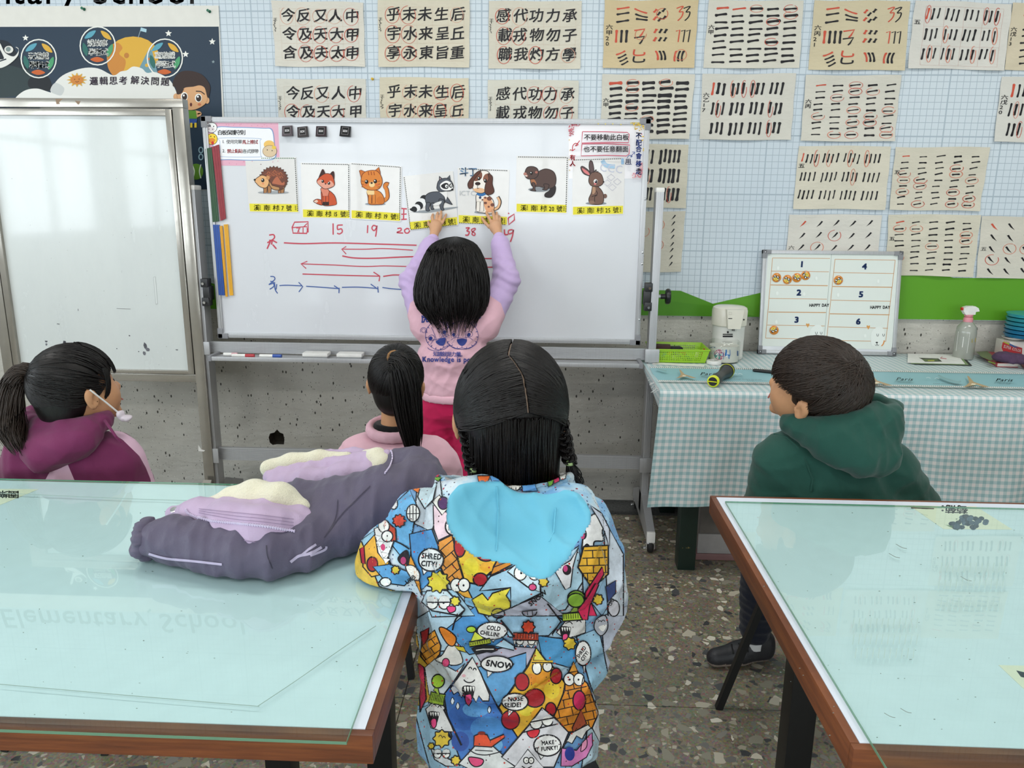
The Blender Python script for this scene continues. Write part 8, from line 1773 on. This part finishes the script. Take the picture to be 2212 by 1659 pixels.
sh([(560, 1180), (600, 1090), (760, 1090), (900, 1240), (870, 1290), (640, 1250)], 'bcd0d8', 9); ik.text
eyes(690, 1185, 46, 48, True); sh([(760, 1220), (820, 1215), (825, 1250), (780, 1265)], 'd8487c', 6, True); pom(690, 1020, 92, 'cfc03a', 9); pom(825, 1175, 42, 'cfc03a', 7)
bubble(632, 845, 100, 90, ['SHRED', 'CITY!'], 62, [(-80, 40), (-60, 120), (-20, 80)], 4, .82); ik.ell(820, 575, 72, 78, 'dedad8', 30); ik.ring(820, 575, 72, 78, 9, Kc, rot=30); ik.text('ICE', 835, 560, 50, Kc, rot=115, bold=.03, sx=.8); ik.text('COLD!', 862, 505, 46, Kc, rot=115, bold=.03, sx=.75)
# left sleeve
sh([(100, 740), (180, 650), (250, 760), (300, 880), (240, 960), (160, 980), (90, 900)], 'd8a43c', 8); pep(165, 880, 42, 58); sh([(65, 760), (100, 740), (110, 880), (80, 870)], 'b0283c', 7); sh([(170, 900), (300, 880), (500, 960), (420, 1050), (280, 1030)], '5a98c8', 8); ik.ell(270, 1020, 44, 34, 'e3e3de'); ik.ring(270, 1020, 44, 34, 7, Kc)
sh([(180, 600), (300, 560), (340, 690), (270, 870), (210, 790)], 'dddedc', 8); 
for k2 in range(5): x, y = 185 + k2 * 16, 650 + k2 * 45; ik.shape([(x, y), (x + 60, y + 10), (x + 20, y + 48)], 'e3e4e2', Kc, 4, False)
sh([(250, 515), (350, 600), (355, 690), (320, 700), (245, 560)], 'c0462c', 8); ik.ell(258, 578, 44, 50, 'e6e6e0'); ik.ring(258, 578, 44, 50, 8, Kc); ik.ell(285, 658, 44, 44, 'e6e6e0'); ik.ring(285, 658, 44, 44, 8, Kc); ik.ell(258, 578, 6, 6, Kc); ik.ell(285, 655, 6, 6, Kc); ik.ell(250, 745, 18, 26, 'c83a6c'); pom(378, 535, 52, 'c8432c', 9)
sh([(485, 285), (550, 255), (535, 320)], 'd8742c', 7); ik.ell(488, 475, 52, 68, 'dcdcd8'); ik.ring(488, 475, 52, 68, 7, Kc); 
for dx in (-25, 0, 25): st([(488 + dx, 415), (488 + dx, 535)], 5)
st([(438, 480), (540, 478)], 5); sh([(550, 260), (680, 230), (650, 370), (580, 440), (525, 345)], 'c3d8e0', 9); ik.ell(335, 400, 30, 44, 'dedede'); ik.ring(335, 400, 30, 44, 7, Kc); st([(330, 690), (400, 720), (460, 760)], 8, True); sh([(370, 830), (440, 770), (455, 880), (400, 880)], '20141c', 7, True); ik.ell(412, 850, 22, 30, 'a83a68')
sh([(450, 900), (470, 810), (520, 920), (560, 1130), (500, 1000)], 'd8902c', 7); sh([(430, 900), (490, 890), (540, 950), (530, 1010), (470, 980)], 'dddcd6', 7, True); pom(350, 925, 36, 'd2b83a', 7); ik.text('URB', 440, 1040, 46, Kc, rot=-35, bold=.03)
# right side
sh([(1870, 540), (1950, 480), (2010, 560), (1990, 620), (2000, 690), (1930, 700), (1920, 770), (1870, 720), (1830, 760)], 'dddddc', 9, True); ik.ell(1845, 640, 26, 44, '17121a'); ik.ell(1838, 655, 16, 24, 'b8386a'); sh([(1900, 420), (1990, 480), (2050, 600), (2050, 740), (2010, 620), (1960, 520)], 'c9cfdc', 7)
bricks([(1800, 905), (1845, 740), (2040, 730), (2040, 960), (1980, 1010), (1900, 1050)], 'dca934', 60, 2); sh([(1990, 900), (1860, 1100), (1850, 1290), (1950, 1290), (1890, 1150), (2005, 960)], 'c82a54', 8); ik.ell(1785, 1145, 66, 56, '86b23c'); ik.ring(1785, 1145, 66, 56, 8, Kc); sh([(1740, 1260), (1785, 1200), (1830, 1250)], '8fb03a', 7)
sh([(1610, 930), (1740, 850), (1800, 750), (1760, 900), (1740, 1060), (1700, 1080)], 'd9dadd', 7); ik.ell(1712, 925, 36, 42, '1c1218'); ik.ell(1700, 915, 18, 26, 'c0407a'); ik.ell(2085, 1230, 44, 64, 'c9c9d2'); ik.ring(2085, 1230, 44, 64, 7, Kc); ik.text('GO', 2060, 1215, 40, Kc, bold=.03, rot=-60)
sh([(2020, 1060), (2100, 1010), (2100, 1110), (2040, 1180)], '2a3a68', 7); pom(1960, 1160, 44, 'd2b53a', 7)
# collar print
sh([(1000, 180), (1100, 178), (1080, 230), (1010, 225)], 'd8662c', 8); sh([(1100, 178), (1205, 180), (1205, 270), (1120, 240)], '5a94cc', 6); ik.ell(1280, 238, 76, 62, 'dddbd4'); ik.ring(1280, 238, 76, 62, 7, Kc)
for dx in (-40, -8, 26, 54): st([(1280 + dx, 185), (1280 + dx, 292)], 5)
st([(1206, 235), (1354, 235)], 5); sh([(1355, 200), (1440, 205), (1480, 300), (1360, 300)], '5a94cc', 6); sh([(1560, 215), (1610, 190), (1600, 245), (1565, 265)], '6aa83a', 6); sh([(1605, 165), (1650, 150), (1650, 220), (1610, 240)], 'c83260', 6); sh([(1655, 150), (1715, 130), (1700, 200), (1660, 210)], 'd9d9d4', 6); sh([(625, 150), (700, 150), (690, 190), (640, 185)], 'b8304c', 6); sh([(630, 185), (715, 190), (690, 220)], '6a9c3a', 6)
blues = ik
TH = BVHTree.FromPolygons([p.co.copy() for p in hood.data.vertices], [tuple(p.vertices) for p in hood.data.polygons])
_pa = hood.data.attributes['Panel'].data; liningf = [sum(_pa[i].value for i in p.vertices) > 0 for p in hood.data.polygons]
TO = [BVHTree.FromPolygons([p.co.copy() for p in o.data.vertices], [tuple(p.vertices) for p in o.data.polygons]) for o in (jk, col)]
def sfJ2(x, y, h):
    d = ray(x, y).normalized(); loc, nrm, fi, dist = TH.ray_cast(CC, d); best = None
    if loc is not None:
        if liningf[fi]: best = ('L', None, dist)
        else: best = (loc, nrm, dist)
    for t in TO:
        l2, n2, _, d2 = t.ray_cast(CC, d)
        if l2 is not None and (best is None or d2 < best[2]): best = (l2, n2, d2)
    if best is None or best[0] == 'L': return None
    n2 = best[1] if best[1].dot(d) < 0 else -best[1]; return best[0] + n2 * .0007 - d * (h + .0008)
for k2, I_ in enumerate((A1, ik)): I_.subdiv(2.1); I_.build('cartoon_print', jk if k2 == 0 else hood, sfJ2, JI)
# trousers, shoes
B = Blob(.006)
for sg in (-1, 1):
    k_ = bC + np.array([sg * .09, .26, 0]); B.c(bC + np.array([sg * .06, .02, -.01]), k_, .072, .060, .03); B.c(k_, np.array([k_[0], YC + .26, .10]), .056, .044, .02); shoe(tC, (k_[0], YC + .22, 0), (k_[0] + sg * .02, YC + .40, 0), 0, .92)
B.build('trousers', NAVY, tC)
# hair: centre parting, two side braids, lower hair falling straight
CR_ = dict(rx=(.077, .094, .088), c0=(0, -.010, .018))
def lp(px, py, d):
    v = hC.R.T @ (WC(px, py, .045 + d) - hC.c) / hC.S - np.array(CR_['c0']); return v / np.array(CR_['rx'])
knL, knR = lp(1008, 900, -.035), lp(1207, 893, -.03)
part = [lp(1088, 775, .0), lp(1100, 800, -.05), lp(1122, 830, -.075), lp(1130, 862, -.095), lp(1133, 888, -.10)]
part = [p / np.linalg.norm(p) for p in [np.array((-.02, .75, .66)), np.array((-.06, .2, .98))] + part[1:]]
def onpart(u): q = u * (len(part) - 1); i = min(int(q), len(part) - 2); return part[i] * (1 - (q - i)) + part[i + 1] * (q - i)
CL = ell_strands(hC, lambda u, g: onpart(u) + np.array([-.016 - .012 * g.rand(), 0, 0]), lambda u, g: knL + g.normal(size=3) * .06, 900, 14, 1.035, seed=31, lift=.012, **CR_)
CRr = ell_strands(hC, lambda u, g: onpart(u) + np.array([.016 + .012 * g.rand(), 0, 0]), lambda u, g: knR + g.normal(size=3) * .06, 900, 14, 1.035, seed=32, lift=.012, **CR_)
hr = tubes('hair', np.concatenate([CL, CRr]), rad_taper(1800, 14, .0013, .8), HAIR, tC)
C = ell_strands(hC, lambda u, g: (-.5 - .3 * u, .8 * (1 - u * 1.2), .35 - .5 * u), lambda u, g: knL + g.normal(size=3) * .05, 200, 12, 1.05, seed=34, **CR_); C2 = ell_strands(hC, lambda u, g: (.5 + .3 * u, .8 * (1 - u * 1.2), .35 - .5 * u), lambda u, g: knR + g.normal(size=3) * .05, 200, 12, 1.05, seed=35, **CR_); tubes('side_hair', np.concatenate([C, C2]), rad_taper(400, 12, .0013, .8), HAIR, hr)
B = Blob(.005); hC.e(B, 0, -.012, .02, .0745, .090, .085, m=0); hC.e(B, 0, -.035, -.045, .052, .035, .06, .02); ob = B.build('hair_base', HAIR, hr, clip=lambda P: np.where(((P - hC.c) @ hC.R)[..., 1] > .045, .05 - ((P - hC.c) @ hC.R)[..., 2], -1))
# exposed scalp along the parting
cv = np.array([[hC.c + hC.R @ (np.array(CR_['c0']) * hC.S + onpart(u) / np.linalg.norm(onpart(u)) * np.array(CR_['rx']) * hC.S * 1.01) for u in np.linspace(.25, 1, 20)]]); tubes('parting', cv, np.array([[.0012 + .0010 * abs(math.sin(i * 1.7)) for i in range(20)]]), skinmat('scalp', '8a7565'), hr, 6)
g = np.random.RandomState(41); N = 1300; M = 14; C = np.zeros((N, M, 3))
for i in range(N):
    u = g.rand(); px0 = 1012 + 190 * u + g.uniform(-3, 3); py0 = 900 + 8 * math.sin(u * 3.14) + g.uniform(-4, 4); w_ = (u - .5); d0 = -.092 - .012 * math.cos(w_ * 2.6); px1 = 1022 + 172 * u + g.uniform(-6, 6); py1 = g.uniform(1020, 1052); ph = g.uniform(0, 6); back = g.uniform(0, .02)
    for j in range(M):
        t_ = j / (M - 1); bul = math.sin(t_ * math.pi) ; curve = .055 * (2 * w_) ** 2
        p = Wp(px0 + (px1 - px0) * t_ + 2 * math.sin(ph + 4 * t_) * t_, py0 + (py1 - py0) * t_, YC + .045 - .118 + curve + back - .012 * bul + .02 * t_ - .016 * (1 - t_) ** 2); C[i, j] = p
tubes('lower_hair', C, rad_taper(N, M, .0016, .5), HAIR, hr)
B = Blob(.005); 
for u in np.linspace(0, 1, 7): w_ = u - .5; B.c(Wp(1022 + 170 * u, 905, YC - .025 + .055 * (2 * w_) ** 2), Wp(1030 + 158 * u, 1030, YC - .01 + .055 * (2 * w_) ** 2), .02, .016, .02)
B.build('nape_hair', HAIR, hr)
for nm, P_, tips in (('left', [(1008, 898, -.05), (1010, 940, -.055), (1018, 985, -.06), (1022, 1015, -.065)], [(1022, 1018, -.065), (1012, 1060, -.085), (985, 1085, -.10)]), ('right', [(1207, 893, -.02), (1215, 930, -.015), (1223, 965, -.015), (1230, 1000, -.015)], [(1230, 1002, -.015), (1238, 1030, -.012), (1240, 1052, -.01)])):
    G = [Wp(a, b, YC + .045 + d) for a, b, d in P_]; Gs = np.array(cat_rom([tuple(p) for p in G], False, 10)); C = []
    for s3 in range(3):
        for q in range(36):
            rr = g.uniform(0, .0062); aa = g.uniform(0, 6.28); cvv = []
            for j, p in enumerate(Gs): ph = j / len(Gs) * 17 + s3 * 2.094; cvv.append(p + np.array([.0085 * math.sin(ph) + rr * math.cos(aa), .0055 * math.sin(2 * ph) + rr * math.sin(aa), 0]))
            C.append(cvv)
    br = tubes('braid', np.array(C), .0013, HAIR, hr); B = Blob(.003); B.e(G[-1], (.009, .009, .006), .002); B.build('hair_elastic', mat('green_elastic', 'a9c486', .6), br)
    C = bundle([tuple(Wp(a, b, YC + .045 + d)) for a, b, d in tips], [.006, .013, .016] if nm == 'right' else [.006, .009, .004], 110 if nm == 'right' else 26, 12, 9, .006); tubes('braid_end', C, rad_taper(len(C), 12, .0012), HAIR, br)
# ================================================================ padded winter jacket thrown on the left table
PUR = cloth('slate_purple_nylon', '595366', .05, .5, 300, .06); LIL = cloth('lilac_nylon', 'b7a2bd', .05, .5, 300, .06); FLE = mat('cream_fleece', 'dcd6bd', .95, var=.05, bump=.0025, bscale=420, sheen=.5); ZIPM = mat('lilac_zip', 'c8bcd6', .3)
JZ = lambda x, y, z: NP(onZ(x, y, z)); JY = lambda x, y, Y: NP(onY(x, y, Y)); T0z = TT + .0064
t = thing('winter_jacket', 'slate purple padded jacket with lilac flaps and cream fleece, thrown on the left table', 'jacket', tuple(JZ(640, 1150, T0z)))
def nylon(seed, a=.017): 
    f1, f2 = folds(a * .8, (30, 9, 15), seed, 6), folds(a * .3, (75, 22, 30), seed + 1, 5)
    return lambda P: f1(P) + f2(P)
floorclip = lambda P: (T0z - P[..., 2])
B = Blob(.0042)
B.chain([JZ(338, 1168, .812), JZ(372, 1166, .815), JZ(450, 1178, .815), JZ(530, 1192, .814), JZ(588, 1196, .814)], [.026, .036, .038, .037, .038], .02)
B.chain([JZ(588, 1196, .812), JZ(660, 1176, .812), JZ(740, 1144, .812), JZ(810, 1118, .815)], [.036, .036, .036, .036], .02)
B.chain([JZ(640, 1110, .825), JZ(740, 1105, .83), JZ(830, 1085, .84), JZ(900, 1070, .845)], [.040, .050, .058, .055], .035)
B.chain([JZ(700, 1150, .815), JZ(800, 1120, .82), JZ(880, 1100, .825)], [.032, .040, .045], .03)
B.chain([JZ(607, 1066, .84), JZ(660, 1072, .848), JZ(730, 1070, .852), JZ(800, 1058, .858)], [.018, .024, .027, .030], .015)
B.chain([JY(845, 1040, 1.51), JY(875, 1022, 1.54), JY(900, 1022, 1.52), JY(905, 1050, 1.46)], [.036, .045, .040, .05], .02)
shell = B.build('shell', PUR, t, disp=nylon(3), clip=floorclip)
B = Blob(.003); pc = JZ(326, 1166, .810)
for i in range(16):
    a0, a1 = 6.283 * i / 16, 6.283 * (i + 1) / 16; f = lambda a: pc + np.array([-.008 + .003 * math.sin(5 * a), .028 * math.cos(a), .028 * math.sin(a)]); B.c(f(a0), f(a1), .0085 + .003 * (i % 2), .0085 + .003 * ((i + 1) % 2), .004)
B.c(pc, pc + np.array([.012, 0, 0]), .026, .028, .01)
B.build('elastic_cuff', PUR, t, disp=folds(.006, (40, 160, 160), 4), clip=floorclip)
B = Blob(.0036); B.chain([JZ(372, 1108, .818), JZ(430, 1118, .836), JZ(500, 1132, .846), JZ(570, 1144, .850), JZ(632, 1136, .848)], [.012, .026, .032, .034, .026], .03); B.chain([JZ(640, 1100, .858), JZ(655, 1125, .850), JZ(640, 1150, .84)], [.012, .014, .012], .01); B.chain([JZ(420, 1098, .838), JZ(500, 1104, .852), JZ(580, 1106, .858), JZ(640, 1108, .858)], [.012, .020, .024, .016], .02)
B.chain([JZ(500, 1140, .845), JZ(560, 1156, .842), JZ(608, 1160, .838)], [.020, .020, .014], .02)
flap = B.build('front_flap', LIL, t, disp=nylon(8, .007), clip=floorclip)
B = Blob(.0036); B.chain([JZ(455, 1088, .856), JZ(500, 1080, .866), JZ(550, 1072, .876), JZ(605, 1080, .876), JZ(650, 1094, .866)], [.012, .018, .028, .028, .016], .02); B.e(JZ(475, 1090, .854), (.022, .016, .010), .01)
B.build('fleece_lining', FLE, t, disp=folds(.004, (30, 30, 30), 5))
B = Blob(.0036); B.chain([JY(585, 1030, 1.58), JY(650, 1016, 1.58), JY(720, 1004, 1.58), JY(785, 995, 1.56), JY(835, 990, 1.55), JY(846, 1005, 1.53), JY(838, 1022, 1.51)], [.015, .015, .015, .014, .012, .009, .008], .012); B.chain([JY(592, 1050, 1.55), JY(660, 1042, 1.54), JY(740, 1030, 1.53), JY(800, 1020, 1.52)], [.018, .024, .024, .016], .02); B.chain([JY(700, 985, 1.62), JY(760, 980, 1.61), JY(800, 985, 1.60)], [.012, .010, .010], .01)
hd = B.build('hood', LIL, t, disp=nylon(12, .008), clip=floorclip)
B = Blob(.0036); B.chain([JY(580, 1012, 1.60), JY(630, 1000, 1.60), JY(690, 992, 1.60), JY(750, 990, 1.59)], [.018, .020, .018, .013], .015); B.chain([JY(790, 985, 1.575), JY(815, 988, 1.55), JY(828, 1004, 1.53), JY(812, 1024, 1.515)], [.013, .019, .020, .016], .012); B.build('hood_lining', FLE, t, disp=folds(.003, (40, 40, 40), 7))
def on(objs, pts, h=.0): 
    f = surf_map(objs); o = [f(x, y, h) for x, y in pts]; return [p for p in o if p is not None]
def zipper(objs, path, n, name='zip'):
    P = on(objs, [tuple(p) for p in cat_rom(path, False, 8)], .0006)
    if len(P) < 3: return
    b = MB(); b.tube(P, .0016, 6); z = b.build(name + '_tape', ZIPM, t); b = MB(); L = [0]
    for i in range(1, len(P)): L.append(L[-1] + (P[i] - P[i - 1]).length)
    for k2 in range(n):
        s = L[-1] * k2 / (n - 1); i = min(int(np.searchsorted(L, s, 'right')) - 1, len(P) - 2); f = (s - L[i]) / max(L[i + 1] - L[i], 1e-6); p = P[i].lerp(P[i + 1], f); b.box(p + Vector((-.0011, -.0022, -.0018)), p + Vector((.0011, .0022, .0018)))
    b.build(name + '_teeth', ZIPM, z)['kind'] = 'stuff'
zipper([flap, shell], [(402, 1102), (412, 1112), (450, 1124), (520, 1131), (580, 1138), (636, 1148)], 62)
zipper([hd, shell], [(832, 968), (845, 974), (848, 990), (842, 1008), (832, 1022)], 24, 'hood_zip')
ik = Ink(dz=1e-4); ik.stroke([(322, 1196), (360, 1206), (420, 1212), (480, 1219)], 5, 'b6abc4'); ik.stroke([(627, 1214), (645, 1201), (668, 1196), (694, 1182)], 6, 'b6abc4'); ik.stroke([(650, 1200), (665, 1188), (682, 1176)], 5, 'b6abc4'); ik.stroke([(670, 1200), (700, 1188), (704, 1180)], 5, 'b6abc4')
ik.stroke([(576, 1178), (578, 1200), (588, 1228)], 2, '34303e'); ik.stroke([(730, 1080), (725, 1120), (700, 1162)], 2, '3c3848'); ik.stroke([(800, 1050), (770, 1080), (740, 1110), (700, 1162)], 2, '3c3848'); ik.subdiv(4); ik.build('reflective_piping', shell, surf_map([shell]))
ik = Ink(dz=1e-4); 
for dy in (0, -7, -14): ik.stroke([(430, 1108 + dy * .6), (500, 1121 + dy), (570, 1128 + dy), (634, 1136 + dy)], 1.4, '8f7c98')
ik.stroke([(430, 1130), (500, 1160), (560, 1172), (600, 1170), (640, 1158)], 1.4, '8f7c98'); ik.subdiv(4); ik.build('stitching', flap, surf_map([flap]))
for i, (x, y) in enumerate(((588, 1163), (376, 1102))):
    P = on([flap], [(x, y)]); 
    if P: b = MB(); b.lathe([(.0032, 0), (.0062, .0004), (.0066, .0012), (.0058, .002), (.0032, .0014)], P[0], 20, axis=(0, -.6, .8)); sn = b.build('snap', CHROME, flap); b = MB(); b.lathe([(0, .0008), (.003, .0008)], P[0], 12, axis=(0, -.6, .8)); b.build('snap_centre', BLACK, sn)
